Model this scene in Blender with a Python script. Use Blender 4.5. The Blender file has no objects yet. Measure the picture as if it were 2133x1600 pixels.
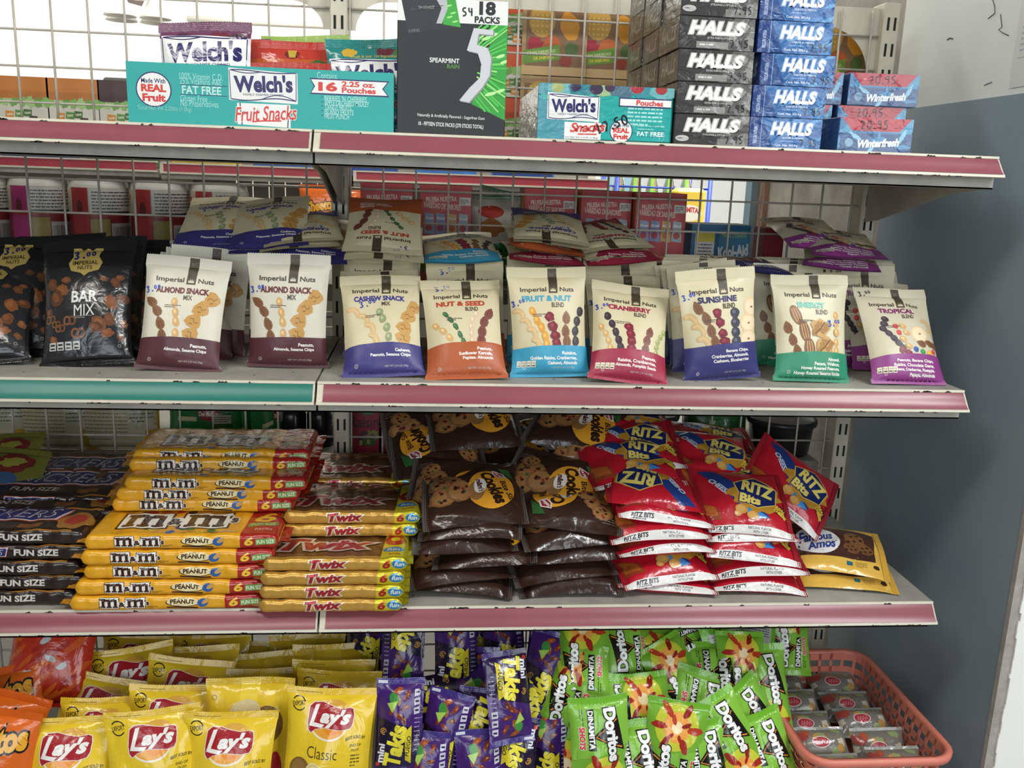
import bpy, math, random
import numpy as np
from mathutils import Matrix, Vector, Euler
from mathutils.geometry import tessellate_polygon

# ------------------------------------------------------------------ camera
SC = bpy.context.scene
COL = SC.collection
FPX, PW, PH = 1897.42, 2133.0, 1600.0
CAMP = np.array([0.1439, -1.2122, 1.3588])
YAW, PITCH, ROLL = 0.0988, -0.2229, 0.0357


def cam_axes():
    cy, sy, cp, sp = math.cos(YAW), math.sin(YAW), math.cos(PITCH), math.sin(PITCH)
    f = np.array([sy * cp, cy * cp, sp])
    r = np.array([cy, -sy, 0.0])
    u = np.cross(r, f)
    cr, sr = math.cos(ROLL), math.sin(ROLL)
    return cr * r + sr * u, -sr * r + cr * u, f


CR, CU, CF = cam_axes()
cam = bpy.data.cameras.new('camera')
cam.sensor_fit = 'HORIZONTAL'
cam.sensor_width = 36.0
cam.lens = 36.0 * FPX / PW
cam.clip_start = 0.02
camo = bpy.data.objects.new('camera', cam)
COL.objects.link(camo)
camo.matrix_world = Matrix(((CR[0], CU[0], -CF[0], CAMP[0]), (CR[1], CU[1], -CF[1], CAMP[1]),
                            (CR[2], CU[2], -CF[2], CAMP[2]), (0, 0, 0, 1)))
SC.camera = camo

# ------------------------------------------------------------------ world, lamps, exposure
SC.view_settings.view_transform = 'Standard'
SC.view_settings.look = 'None'
SC.view_settings.gamma = 1.0
SC.view_settings.use_curve_mapping = False
SC.view_settings.exposure = 0.25
wd = bpy.data.worlds.new('daylight')
SC.world = wd
wd.use_nodes = True
bg = wd.node_tree.nodes['Background']
bg.inputs[0].default_value = (0.93, 0.97, 1.0, 1)
bg.inputs[1].default_value = 0.07


def area(name, loc, target, sx, sy, power, color=(1, 1, 1)):
    l = bpy.data.lights.new(name, 'AREA')
    l.shape = 'RECTANGLE'
    l.size, l.size_y = sx, sy
    l.energy = power
    l.color = color
    o = bpy.data.objects.new(name, l)
    COL.objects.link(o)
    o.location = loc
    d = Vector(target) - Vector(loc)
    o.rotation_euler = d.to_track_quat('-Z', 'Y').to_euler()
    return o


# ceiling tubes over the customer aisle, the next aisle and the back of the shop; daylight from the open shop front; plus two added fills
area('aisle_tube_light', (1.55, -0.85, 2.62), (1.0, -0.1, 0.8), 1.25, 0.10, 22, (0.97, 0.99, 1.0))
area('left_fill_light', (-0.65, -0.95, 2.62), (-0.3, 0.0, 0.8), 1.25, 0.10, 12, (1.0, 0.95, 0.86))  # added weak warm fill for the left bay; no fixture hangs there
area('shopfront_daylight', (-0.4, -3.6, 1.7), (0.9, 0.0, 1.0), 2.2, 1.8, 40, (0.88, 0.95, 1.0))
area('wall_end_fill', (2.1, -2.3, 1.7), (1.0, 0.0, 1.0), 1.0, 1.8, 23, (0.93, 0.97, 1.0))  # added to brighten the white wall end, not a real door
area('next_aisle_tube_light', (0.6, 1.5, 2.85), (0.6, 1.5, 0.0), 1.6, 0.25, 30, (1.0, 0.97, 0.92))
area('back_room_light', (-0.4, 2.6, 2.9), (-0.6, 4.6, 1.8), 3.0, 0.5, 120, (1.0, 0.99, 0.95))
area('side_door_daylight', (1.45, 2.1, 2.5), (2.6, 2.3, 1.1), 0.9, 0.9, 60, (0.95, 0.98, 1.0))

# ------------------------------------------------------------------ pixel helpers (2133 x 1600 frame -> point in the shop)


def ray(px, py):
    return CF + CR * ((px - PW / 2) / FPX) - CU * ((py - PH / 2) / FPX)


def atY(px, py, Y):
    d = ray(px, py)
    return CAMP + d * ((Y - CAMP[1]) / d[1])


def atZ(px, py, Z):
    d = ray(px, py)
    return CAMP + d * ((Z - CAMP[2]) / d[2])


def atX(px, py, X):
    d = ray(px, py)
    return CAMP + d * ((X - CAMP[0]) / d[0])


# ------------------------------------------------------------------ materials
def lin(h):
    if not isinstance(h, str):
        return tuple(h)
    h = h.lstrip('#')
    o = []
    for i in (0, 2, 4):
        c = int(h[i:i + 2], 16) / 255.0
        o.append(c / 12.92 if c <= 0.04045 else ((c + 0.055) / 1.055) ** 2.4)
    return tuple(o)


MATS = {}


def nd(nt, t, x=0, y=0):
    n = nt.nodes.new(t)
    n.location = (x, y)
    return n


def print_mat(name, rough, bump=0.0, bscale=60.0, coat=0.0, metal=0.0, spec=0.5, stretch=None):
    """printed packaging: colour comes from the printed artwork on the mesh"""
    m = bpy.data.materials.new(name)
    m.use_nodes = True
    nt = m.node_tree
    b = nt.nodes['Principled BSDF']
    a = nd(nt, 'ShaderNodeAttribute', -600, 200)
    a.attribute_name = 'art'
    nt.links.new(a.outputs['Color'], b.inputs['Base Color'])
    b.inputs['Roughness'].default_value = rough
    b.inputs['Metallic'].default_value = metal
    b.inputs['Specular IOR Level'].default_value = spec
    b.inputs['Coat Weight'].default_value = coat
    b.inputs['Coat Roughness'].default_value = 0.14
    if bump > 0:
        tc = nd(nt, 'ShaderNodeTexCoord', -1200, -200)
        mp = nd(nt, 'ShaderNodeMapping', -1000, -200)
        if stretch:
            mp.inputs['Scale'].default_value = stretch
        oi = nd(nt, 'ShaderNodeObjectInfo', -1200, -400)
        ad = nd(nt, 'ShaderNodeVectorMath', -900, -300)
        n = nd(nt, 'ShaderNodeTexNoise', -700, -200)
        n.inputs['Scale'].default_value = bscale
        n.inputs['Detail'].default_value = 3.0
        n.inputs['Distortion'].default_value = 0.6
        bp = nd(nt, 'ShaderNodeBump', -400, -200)
        bp.inputs['Strength'].default_value = bump
        bp.inputs['Distance'].default_value = 0.004
        nt.links.new(tc.outputs['Object'], mp.inputs['Vector'])
        nt.links.new(mp.outputs[0], ad.inputs[0])
        nt.links.new(oi.outputs['Random'], ad.inputs[1])
        nt.links.new(ad.outputs[0], n.inputs['Vector'])
        nt.links.new(n.outputs['Fac'], bp.inputs['Height'])
        nt.links.new(bp.outputs[0], b.inputs['Normal'])
        if coat > 0:
            nt.links.new(bp.outputs[0], b.inputs['Coat Normal'])
    MATS[name] = m
    return m


def mat(name, color, rough=0.5, metal=0.0, var=0.0, vscale=8.0, color2=None, bump=0.0, bscale=80.0, alpha=None, trans=0.0):
    if name in MATS:
        return MATS[name]
    m = bpy.data.materials.new(name)
    m.use_nodes = True
    nt = m.node_tree
    b = nt.nodes['Principled BSDF']
    c = lin(color)
    b.inputs['Base Color'].default_value = (*c, 1)
    b.inputs['Roughness'].default_value = rough
    b.inputs['Metallic'].default_value = metal
    b.inputs['Transmission Weight'].default_value = trans
    if alpha is not None:
        b.inputs['Alpha'].default_value = alpha
    tc = nd(nt, 'ShaderNodeTexCoord', -1100, 0)
    if var > 0 or color2:
        n = nd(nt, 'ShaderNodeTexNoise', -900, 100)
        n.inputs['Scale'].default_value = vscale
        n.inputs['Detail'].default_value = 6
        n.inputs['Roughness'].default_value = 0.65
        nt.links.new(tc.outputs['Object'], n.inputs['Vector'])
        r = nd(nt, 'ShaderNodeValToRGB', -600, 100)
        c2 = lin(color2) if color2 else tuple(x * (1 - var) for x in c)
        r.color_ramp.elements[0].position = 0.32
        r.color_ramp.elements[1].position = 0.62
        r.color_ramp.elements[0].color = (*c2, 1)
        r.color_ramp.elements[1].color = (*c, 1)
        nt.links.new(n.outputs['Fac'], r.inputs[0])
        nt.links.new(r.outputs[0], b.inputs['Base Color'])
    if bump > 0:
        n2 = nd(nt, 'ShaderNodeTexNoise', -900, -300)
        n2.inputs['Scale'].default_value = bscale
        n2.inputs['Detail'].default_value = 5
        bp = nd(nt, 'ShaderNodeBump', -500, -300)
        bp.inputs['Strength'].default_value = bump
        bp.inputs['Distance'].default_value = 0.004
        nt.links.new(tc.outputs['Object'], n2.inputs['Vector'])
        nt.links.new(n2.outputs['Fac'], bp.inputs['Height'])
        nt.links.new(bp.outputs[0], b.inputs['Normal'])
    MATS[name] = m
    return m


FILM = print_mat('printed_film_gloss', 0.22, 0.55, 38, coat=0.2)
MATTE = print_mat('printed_film_satin', 0.42, 0.3, 32)
CARD = print_mat('printed_card', 0.45, 0.04, 30)
WRAP = print_mat('shrink_wrapped_card', 0.28, 0.7, 30, coat=0.35, stretch=(1.0, 1.0, 2.2))
FOIL = print_mat('gold_foil_film', 0.3, 0.3, 70, coat=0.2, metal=0.45)
CREAM = mat('cream_enamel', '#cfc8b4', 0.38, var=0.16, vscale=14)
CREAMD = mat('worn_cream_enamel', '#b9b3a2', 0.45, var=0.3, vscale=9)
DECK = mat('shelf_deck_enamel', '#a8a59b', 0.5, var=0.3, vscale=16)
PINK = mat('pink_price_strip', '#8d4b54', 0.3, color2='#84444d', vscale=5)
RED = mat('red_price_strip', '#a8404c', 0.35, color2='#9c3844', vscale=5)
GREEN = mat('green_price_strip', '#1c7568', 0.35, color2='#196c60', vscale=5)
CHIP = mat('chipped_paint', '#2c2522', 0.8, var=0.3, vscale=60)
SLOT = mat('slot_dark', '#16171a', 0.8, var=0.2, vscale=30)
WIRE = mat('wire_enamel', '#c0b9ac', 0.45, var=0.25, vscale=30)
BLUEWIRE = mat('blue_wire', '#1f3fae', 0.4, var=0.2, vscale=30)

# ------------------------------------------------------------------ mesh writing
def link_mesh(name, V, faces, mats, fm=None, cols=None, smooth=True):
    """V (n,3); faces: list of int arrays (k,3) or (k,4); cols: per-vertex colour (n,3)"""
    me = bpy.data.meshes.new(name)
    V = np.asarray(V, dtype=np.float32)
    fl = [np.asarray(f, dtype=np.int32) for f in faces if len(f)]
    nf = sum(len(f) for f in fl)
    loops = np.concatenate([f.ravel() for f in fl])
    tot = np.concatenate([np.full(len(f), f.shape[1], np.int32) for f in fl])
    st = np.concatenate([[0], np.cumsum(tot)[:-1]]).astype(np.int32)
    me.vertices.add(len(V))
    me.vertices.foreach_set('co', V.ravel())
    me.loops.add(len(loops))
    me.loops.foreach_set('vertex_index', loops)
    me.polygons.add(nf)
    me.polygons.foreach_set('loop_start', st)
    me.polygons.foreach_set('loop_total', tot)
    if fm is not None:
        me.polygons.foreach_set('material_index', np.asarray(fm, dtype=np.int32))
    me.polygons.foreach_set('use_smooth', np.full(nf, smooth, bool))
    for m in (mats if isinstance(mats, (list, tuple)) else [mats]):
        me.materials.append(m)
    if cols is not None:
        at = me.attributes.new('art', 'FLOAT_COLOR', 'POINT')
        c4 = np.ones((len(V), 4), np.float32)
        c4[:, :3] = cols
        at.data.foreach_set('color', c4.ravel())
    me.update(calc_edges=True)
    me.validate()
    return me


def obj(name, me, parent=None, loc=None, rot=None):
    o = bpy.data.objects.new(name, me)
    COL.objects.link(o)
    if parent is not None:
        o.parent = parent
    if loc is not None:
        o.location = loc
    if rot is not None:
        o.rotation_euler = rot
    return o


def tag(o, label=None, cat=None, group=None, kind=None):
    if label:
        o['label'] = label
    if cat:
        o['category'] = cat
    if group:
        o['group'] = group
    if kind:
        o['kind'] = kind
    return o


def thing(name, label, cat, loc=(0, 0, 0), rot=(0, 0, 0), group=None):
    e = bpy.data.objects.new(name, None)
    e.empty_display_size = 0.03
    COL.objects.link(e)
    e.location = loc
    e.rotation_euler = rot
    return tag(e, label, cat, group)


class MB:
    """collects boxes, bars and tubes into one mesh"""

    def __init__(s):
        s.V, s.F4, s.F3, s.n = [], [], [], 0

    def add(s, V, F4=None, F3=None):
        V = np.asarray(V, float)
        s.V.append(V)
        if F4 is not None and len(F4):
            s.F4.append(np.asarray(F4) + s.n)
        if F3 is not None and len(F3):
            s.F3.append(np.asarray(F3) + s.n)
        s.n += len(V)
        return s

    def box(s, x0, x1, y0, y1, z0, z1, bev=0.0):
        if bev <= 0:
            V = [(x, y, z) for x in (x0, x1) for y in (y0, y1) for z in (z0, z1)]
            return s.add(V, [(0, 1, 3, 2), (4, 6, 7, 5), (0, 4, 5, 1), (2, 3, 7, 6), (0, 2, 6, 4), (1, 5, 7, 3)])
        V, F4, F3 = chamfer_box(x0, x1, y0, y1, z0, z1, bev)
        return s.add(V, F4, F3)

    def tube(s, pts, r, n=8, closed=False):
        pts = np.asarray(pts, float)
        k = len(pts)
        V = []
        up = np.array([0.0, 0.0, 1.0])
        for i in range(k):
            a = pts[(i - 1) % k] if (closed or i > 0) else pts[i]
            b = pts[(i + 1) % k] if (closed or i < k - 1) else pts[i]
            t = b - a
            t /= (np.linalg.norm(t) + 1e-12)
            ref = up if abs(t[2]) < 0.9 else np.array([1.0, 0, 0])
            e1 = np.cross(t, ref)
            e1 /= np.linalg.norm(e1)
            e2 = np.cross(t, e1)
            for j in range(n):
                an = 2 * math.pi * j / n
                V.append(pts[i] + r * (math.cos(an) * e1 + math.sin(an) * e2))
        F = []
        for i in range(k if closed else k - 1):
            i2 = (i + 1) % k
            for j in range(n):
                F.append((i * n + j, i * n + (j + 1) % n, i2 * n + (j + 1) % n, i2 * n + j))
        F3 = []
        if not closed:
            V.append(pts[0]); V.append(pts[-1])
            c0, c1 = k * n, k * n + 1
            for j in range(n):
                F3.append((c0, (j + 1) % n, j))
                F3.append((c1, (k - 1) * n + j, (k - 1) * n + (j + 1) % n))
        return s.add(V, F, F3)

    def prism(s, poly, a, b, axis='x'):
        """poly list of 2D points extruded from a to b along axis"""
        n = len(poly)
        P = []
        for t in (a, b):
            for (p, q) in poly:
                P.append((t, p, q) if axis == 'x' else ((p, t, q) if axis == 'y' else (p, q, t)))
        F = [(i, (i + 1) % n, n + (i + 1) % n, n + i) for i in range(n)]
        tr = tessellate_polygon([[Vector((p, q, 0)) for p, q in poly]])
        F3 = [t for t in tr] + [(t[2] + n, t[1] + n, t[0] + n) for t in tr]
        return s.add(P, F, F3)

    def lathe(s, prof, n=32, c=(0, 0, 0)):
        V = []
        for (r, z) in prof:
            for j in range(n):
                a = 2 * math.pi * j / n
                V.append((c[0] + r * math.cos(a), c[1] + r * math.sin(a), c[2] + z))
        F = []
        for i in range(len(prof) - 1):
            for j in range(n):
                F.append((i * n + j, i * n + (j + 1) % n, (i + 1) * n + (j + 1) % n, (i + 1) * n + j))
        return s.add(V, F)

    def mesh(s, name, m, smooth=False, col=None):
        F = []
        if s.F4:
            F.append(np.concatenate(s.F4))
        if s.F3:
            F.append(np.concatenate(s.F3))
        V = np.concatenate(s.V)
        cols = None if col is None else np.tile(np.array(lin(col)), (len(V), 1))
        return link_mesh(name, V, F, m, None, cols, smooth)

    def build(s, name, m, parent=None, smooth=False, loc=None, rot=None, col=None):
        return obj(name, s.mesh(name, m, smooth, col), parent, loc, rot)


def build_multi(name, pairs, parent=None, smooth=False):
    """one mesh out of several collectors, each with its own material"""
    V, F4, F3, m4, m3, n = [], [], [], [], [], 0
    for k, (mb, m) in enumerate(pairs):
        V += mb.V
        for f in mb.F4:
            F4.append(f + n)
            m4 += [k] * len(f)
        for f in mb.F3:
            F3.append(f + n)
            m3 += [k] * len(f)
        n += mb.n
    F = ([np.concatenate(F4)] if F4 else []) + ([np.concatenate(F3)] if F3 else [])
    return obj(name, link_mesh(name, np.concatenate(V), F, [m for _, m in pairs], m4 + m3, None, smooth), parent)


def chamfer_box(x0, x1, y0, y1, z0, z1, b):
    lo, hi = np.array([x0, y0, z0]), np.array([x1, y1, z1])
    V, idx = [], {}
    for sx in (0, 1):
        for sy in (0, 1):
            for sz in (0, 1):
                s = (sx, sy, sz)
                for ax in range(3):
                    p = []
                    for k in range(3):
                        v = hi[k] if s[k] else lo[k]
                        if k != ax:
                            v = v - b if s[k] else v + b
                        p.append(v)
                    idx[(s, ax)] = len(V)
                    V.append(p)
    F4, F3 = [], []
    for ax in range(3):
        o = [k for k in range(3) if k != ax]
        for sd in (0, 1):
            q = []
            for (a, c) in ((0, 0), (1, 0), (1, 1), (0, 1)):
                s = [0, 0, 0]
                s[ax], s[o[0]], s[o[1]] = sd, a, c
                q.append(idx[(tuple(s), ax)])
            flip = (sd == 0) != (ax == 1)
            F4.append(q[::-1] if flip else q)
    for ax in range(3):
        o = [k for k in range(3) if k != ax]
        for a in (0, 1):
            for c in (0, 1):
                s0, s1 = [0, 0, 0], [0, 0, 0]
                s0[o[0]] = s1[o[0]] = a
                s0[o[1]] = s1[o[1]] = c
                s1[ax] = 1
                F4.append((idx[(tuple(s0), o[0])], idx[(tuple(s1), o[0])], idx[(tuple(s1), o[1])], idx[(tuple(s0), o[1])]))
    for s in [(a, b_, c) for a in (0, 1) for b_ in (0, 1) for c in (0, 1)]:
        F3.append((idx[(s, 0)], idx[(s, 1)], idx[(s, 2)]))
    return V, F4, F3


# ------------------------------------------------------------------ flat printed artwork (millimetres)
_TXT = {}


def glyphs(s, bold, shear, space=1.0, font=None):
    key = (s, round(bold, 4), round(shear, 3), round(space, 3))
    if key in _TXT:
        return _TXT[key]
    cu = bpy.data.curves.new('t', 'FONT')
    cu.body = s
    cu.size = 1.0
    cu.offset = min(bold * 1.25, .05 if bold < .07 else .12) if bold > 0 else bold
    cu.shear = shear
    cu.space_character = space
    cu.resolution_u = 3
    o = bpy.data.objects.new('t', cu)
    COL.objects.link(o)
    dg = bpy.context.evaluated_depsgraph_get()
    dg.update()
    me = o.evaluated_get(dg).to_mesh()
    me.calc_loop_triangles()
    V = np.zeros(len(me.vertices) * 3)
    me.vertices.foreach_get('co', V)
    V = V.reshape(-1, 3)[:, :2].copy()
    T = np.zeros(len(me.loop_triangles) * 3, np.int32)
    me.loop_triangles.foreach_get('vertices', T)
    T = T.reshape(-1, 3).copy()
    o.evaluated_get(dg).to_mesh_clear()
    bpy.data.objects.remove(o)
    bpy.data.curves.remove(cu)
    _TXT[key] = (V, T)
    return V, T


def subdiv(V, T, L):
    V = np.asarray(V, float)
    T = np.asarray(T, np.int64)
    for _ in range(9):
        E = np.concatenate([T[:, [0, 1]], T[:, [1, 2]], T[:, [2, 0]]])
        Es = np.sort(E, axis=1)
        key = Es[:, 0] * (len(V) + 1) + Es[:, 1]
        uq, first, inv = np.unique(key, return_index=True, return_inverse=True)
        ue = Es[first]
        ln = np.linalg.norm(V[ue[:, 0]] - V[ue[:, 1]], axis=1)
        long = ln > L
        if not long.any():
            break
        mid = np.full(len(ue), -1, np.int64)
        mid[long] = len(V) + np.arange(long.sum())
        V = np.concatenate([V, (V[ue[long, 0]] + V[ue[long, 1]]) / 2])
        n = len(T)
        m = np.stack([mid[inv[:n]], mid[inv[n:2 * n]], mid[inv[2 * n:]]], 1)
        cnt = (m >= 0).sum(1)
        out = [T[cnt == 0]]
        for k in range(3):
            a, b, c = k, (k + 1) % 3, (k + 2) % 3
            s = (cnt == 1) & (m[:, a] >= 0)
            t, q = T[s], m[s]
            out += [np.stack([t[:, a], q[:, a], t[:, c]], 1), np.stack([q[:, a], t[:, b], t[:, c]], 1)]
            s = (cnt == 2) & (m[:, c] < 0)
            t, q = T[s], m[s]
            out += [np.stack([q[:, a], t[:, b], q[:, b]], 1), np.stack([t[:, a], q[:, a], q[:, b]], 1),
                    np.stack([t[:, a], q[:, b], t[:, c]], 1)]
        s = cnt == 3
        t, q = T[s], m[s]
        out += [np.stack([t[:, 0], q[:, 0], q[:, 2]], 1), np.stack([q[:, 0], t[:, 1], q[:, 1]], 1),
                np.stack([q[:, 2], q[:, 1], t[:, 2]], 1), q]
        T = np.concatenate(out)
    return V, T


STROKE = {'0': [[(.5, 1), (.15, .8), (.1, .35), (.4, 0), (.75, .2), (.8, .7), (.5, 1)]], '1': [[(.3, .8), (.5, 1), (.45, 0)]],
          '2': [[(.1, .75), (.4, 1), (.7, .75), (.15, .05), (.8, .1)]],
          '3': [[(.1, .85), (.5, 1), (.75, .8), (.35, .55), (.75, .3), (.5, .02), (.05, .1)]],
          '4': [[(.2, 1), (.15, .5), (.8, .5)], [(.65, .95), (.6, 0)]], '5': [[(.75, 1), (.25, .95), (.2, .6), (.65, .5), (.7, .15), (.15, .02)]],
          '7': [[(.1, .95), (.8, .95), (.35, 0)]], '9': [[(.75, .8), (.4, 1), (.15, .7), (.45, .5), (.75, .8), (.6, 0)]],
          '.': [[(.1, .16), (.28, .06), (.34, -.04)]], '-': [[(.1, .5), (.6, .5)]], 'M': [[(0, 0), (.1, 1), (.4, .4), (.7, 1), (.8, 0)]],
          'o': [[(.4, .5), (.15, .3), (.3, 0), (.6, .15), (.4, .5)]]}


class Art:
    def __init__(s, W, H, base, back=None):
        s.W, s.H, s.base, s.back = W, H, base, back or base
        s.items = []
        s.seq = 0
        s.part = 'body'

    def raw(s, V, T, c):
        s.seq += 1
        c = lin(c)
        s.items.append((np.asarray(V, float), np.asarray(T, np.int64), c, s.seq, s.part))
        return s

    def poly(s, pts, c):
        tr = tessellate_polygon([[Vector((x, y, 0)) for x, y in pts]])
        return s.raw(pts, [tuple(t) for t in tr], c)

    def rect(s, x0, y0, x1, y1, c):
        return s.raw([(x0, y0), (x1, y0), (x1, y1), (x0, y1)], [(0, 1, 2), (0, 2, 3)], c)

    def ell(s, cx, cy, rx, ry, c, rot=0, n=20, a0=0, a1=360):
        a = np.radians(np.linspace(a0, a1, n, endpoint=(a1 - a0) < 359))
        x, y = rx * np.cos(a), ry * np.sin(a)
        r = math.radians(rot)
        P = np.stack([cx + x * math.cos(r) - y * math.sin(r), cy + x * math.sin(r) + y * math.cos(r)], 1)
        P = np.concatenate([[(cx, cy)], P]) if (a1 - a0) >= 359 else P
        if (a1 - a0) >= 359:
            T = [(0, 1 + i, 1 + (i + 1) % n) for i in range(n)]
        else:
            T = [(0, i, i + 1) for i in range(1, n - 1)]
        return s.raw(P, T, c)

    def blob(s, cx, cy, rx, ry, c, rot=0, seed=0, amp=.15, n=18):
        rng = np.random.RandomState(seed)
        a = np.linspace(0, 2 * np.pi, n, endpoint=False)
        k = 1 + amp * (rng.rand(n) - .5) * 2
        x, y = rx * k * np.cos(a), ry * k * np.sin(a)
        r = math.radians(rot)
        P = np.stack([cx + x * math.cos(r) - y * math.sin(r), cy + x * math.sin(r) + y * math.cos(r)], 1)
        return s.raw(np.concatenate([[(cx, cy)], P]), [(0, 1 + i, 1 + (i + 1) % n) for i in range(n)], c)

    def stroke(s, pts, w, c, closed=False):
        pts = np.asarray(pts, float)
        if closed:
            pts = np.concatenate([pts, pts[:1]])
        V, T = [], []
        n = len(pts)
        nr = []
        for i in range(n):
            a, b = pts[max(i - 1, 0)], pts[min(i + 1, n - 1)]
            if closed and (i == 0 or i == n - 1):
                a, b = pts[n - 2], pts[1]
            t = b - a
            t = t / (np.linalg.norm(t) + 1e-9)
            nr.append((-t[1], t[0]))
        nr = np.array(nr)
        L, R = pts + nr * w / 2, pts - nr * w / 2
        V = np.concatenate([L, R])
        for i in range(n - 1):
            T += [(i, n + i, n + i + 1), (i, n + i + 1, i + 1)]
        return s.raw(V, T, c)

    def arc(s, cx, cy, rx, ry, a0, a1, w, c, n=24, rot=0):
        a = np.radians(np.linspace(a0, a1, n))
        x, y = rx * np.cos(a), ry * np.sin(a)
        r = math.radians(rot)
        return s.stroke(np.stack([cx + x * math.cos(r) - y * math.sin(r), cy + x * math.sin(r) + y * math.cos(r)], 1), w, c)

    def text(s, t, cx, cy, w, h, c, bold=0.0, shear=0.0, rot=0, out=None, out2=None, space=1.0, arc=0.0, taper=0.0):
        """fit the word into a w x h box centred on cx, cy"""
        V0, T0 = glyphs(t, bold, shear, space)
        if not len(V0):
            return s
        lo, hi = V0.min(0), V0.max(0)
        r = math.radians(rot)

        def fit(V):
            q = (V - (lo + hi) / 2) / np.maximum(hi - lo, 1e-6)
            x = q[:, 0] * w
            y = q[:, 1] * h * (1 + taper * q[:, 0])
            y = y + arc * (1 - (2 * q[:, 0]) ** 2)
            return np.stack([cx + x * math.cos(r) - y * math.sin(r), cy + x * math.sin(r) + y * math.cos(r)], 1)
        for o in (out2, out):
            if o:
                V1, T1 = glyphs(t, bold + o[0], shear, space)
                s.raw(fit(V1), T1, o[1])
        return s.raw(fit(V0), T0, c)

    def lines(s, x, y, w, n, dy, h, c, seed=0, align='L'):
        """fine print too small to read: rows of short dashes"""
        rng = np.random.RandomState(seed + 7)
        for i in range(n):
            ww = w * (1.0 if i < n - 1 else .6)
            xx = x
            V, T = [], []
            while xx < x + ww:
                l = min(h * (1 + 3.5 * rng.rand()), x + ww - xx)
                k = len(V)
                V += [(xx, y - i * dy), (xx + l, y - i * dy), (xx + l, y - i * dy + h), (xx, y - i * dy + h)]
                T += [(k, k + 1, k + 2), (k, k + 2, k + 3)]
                xx += l + h * .6
            s.raw(V, T, c)
        return s

    def barcode(s, x, y, w, h, seed=1, c='#15151a', bg='#e8e8e4'):
        s.rect(x, y, x + w, y + h, bg)
        rng = np.random.RandomState(seed)
        xx = x + w * .06
        while xx < x + w * .93:
            l = w * (.008 + .02 * rng.rand())
            s.rect(xx, y + h * .18, xx + l, y + h * .92, c)
            xx += l + w * (.01 + .022 * rng.rand())
        return s

    def scrawl(s, t, x, y, h, c, w=1.2, rot=0, gap=.95, rise=0.0):
        w = w * 1.45
        r = math.radians(rot)
        xx = 0.0
        for k, ch in enumerate(t):
            if ch == ' ':
                xx += h * .5
                continue
            sc = h * (0.62 if (rise and k >= 2) else 1.0)
            for st in STROKE.get(ch, []):
                P = np.array(st) * np.array([sc * .75, sc]) + np.array([xx, rise * h if (rise and k >= 2) else 0])
                # soften the corners
                Q = [P[0]]
                for i in range(len(P) - 1):
                    Q += [P[i] * .75 + P[i + 1] * .25, P[i] * .25 + P[i + 1] * .75]
                Q.append(P[-1])
                Q = np.array(Q)
                Q = np.stack([x + Q[:, 0] * math.cos(r) - Q[:, 1] * math.sin(r), y + Q[:, 0] * math.sin(r) + Q[:, 1] * math.cos(r)], 1)
                s.stroke(Q, w * (.72 if (rise and k >= 2) else 1.0), c)
            xx += sc * (.35 if ch == '.' else .75) * gap * (1.25 if rise else 1.0) + h * .08
        return s

    def cooked(s, part, L):
        """clip to the sheet, split long edges; returns list of V,T,colour,layer"""
        res = []
        for (V, T, c, q, p) in s.items:
            if p != part:
                continue
            V = np.stack([np.clip(V[:, 0], 0.3, s.W - 0.3), np.clip(V[:, 1], 0.0, s.H)], 1)
            a = V[T]
            ar = (a[:, 1, 0] - a[:, 0, 0]) * (a[:, 2, 1] - a[:, 0, 1]) - (a[:, 2, 0] - a[:, 0, 0]) * (a[:, 1, 1] - a[:, 0, 1])
            T = T.copy()
            T[ar < 0] = T[ar < 0][:, ::-1]
            T = T[np.abs(ar) > 1e-7]
            if not len(T):
                continue
            V, T = subdiv(V, T, L)
            res.append((V, T, c, q))
        return res


_COOK, _KEEP = {}, []


def cooked(art, part, L):
    k = (id(art), part, L)
    if k not in _COOK:
        _COOK[k] = art.cooked(part, L)
        _KEEP.append(art)
    return _COOK[k]


def lay_art(art, part, surf, L, lift=0.10, base_lift=0.22):
    """press the artwork onto surf(x, y) -> (P, N) in mm"""
    Vs, Ts, Cs, n = [], [], [], 0
    it = cooked(art, part, L)
    bb, lv = [], []
    for (V, T, c, q) in it:
        b = (V[:, 0].min(), V[:, 1].min(), V[:, 0].max(), V[:, 1].max())
        l = 0
        for o, ol in zip(bb, lv):
            if ol >= l and b[0] < o[2] and b[2] > o[0] and b[1] < o[3] and b[3] > o[1]:
                l = ol + 1
        bb.append(b)
        lv.append(l)
        P, N = surf(V[:, 0], V[:, 1])
        Vs.append(P + N * (base_lift + lift * l))
        Ts.append(T + n)
        Cs.append(np.tile(np.array(c), (len(V), 1)))
        n += len(V)
    return Vs, Ts, Cs, n


def with_normals(fn, e=0.4):
    def surf(x, y):
        P = fn(x, y)
        dx = fn(x + e, y) - fn(x - e, y)
        dy = fn(x, y + e) - fn(x, y - e)
        N = np.cross(dx, dy)
        N /= (np.linalg.norm(N, axis=1, keepdims=True) + 1e-9)
        return P, N
    return surf

# ------------------------------------------------------------------ package bodies
def tri(t):
    return 2 * np.abs(t / (2 * np.pi) - np.floor(t / (2 * np.pi) + .5)) * 2 - 1


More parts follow.
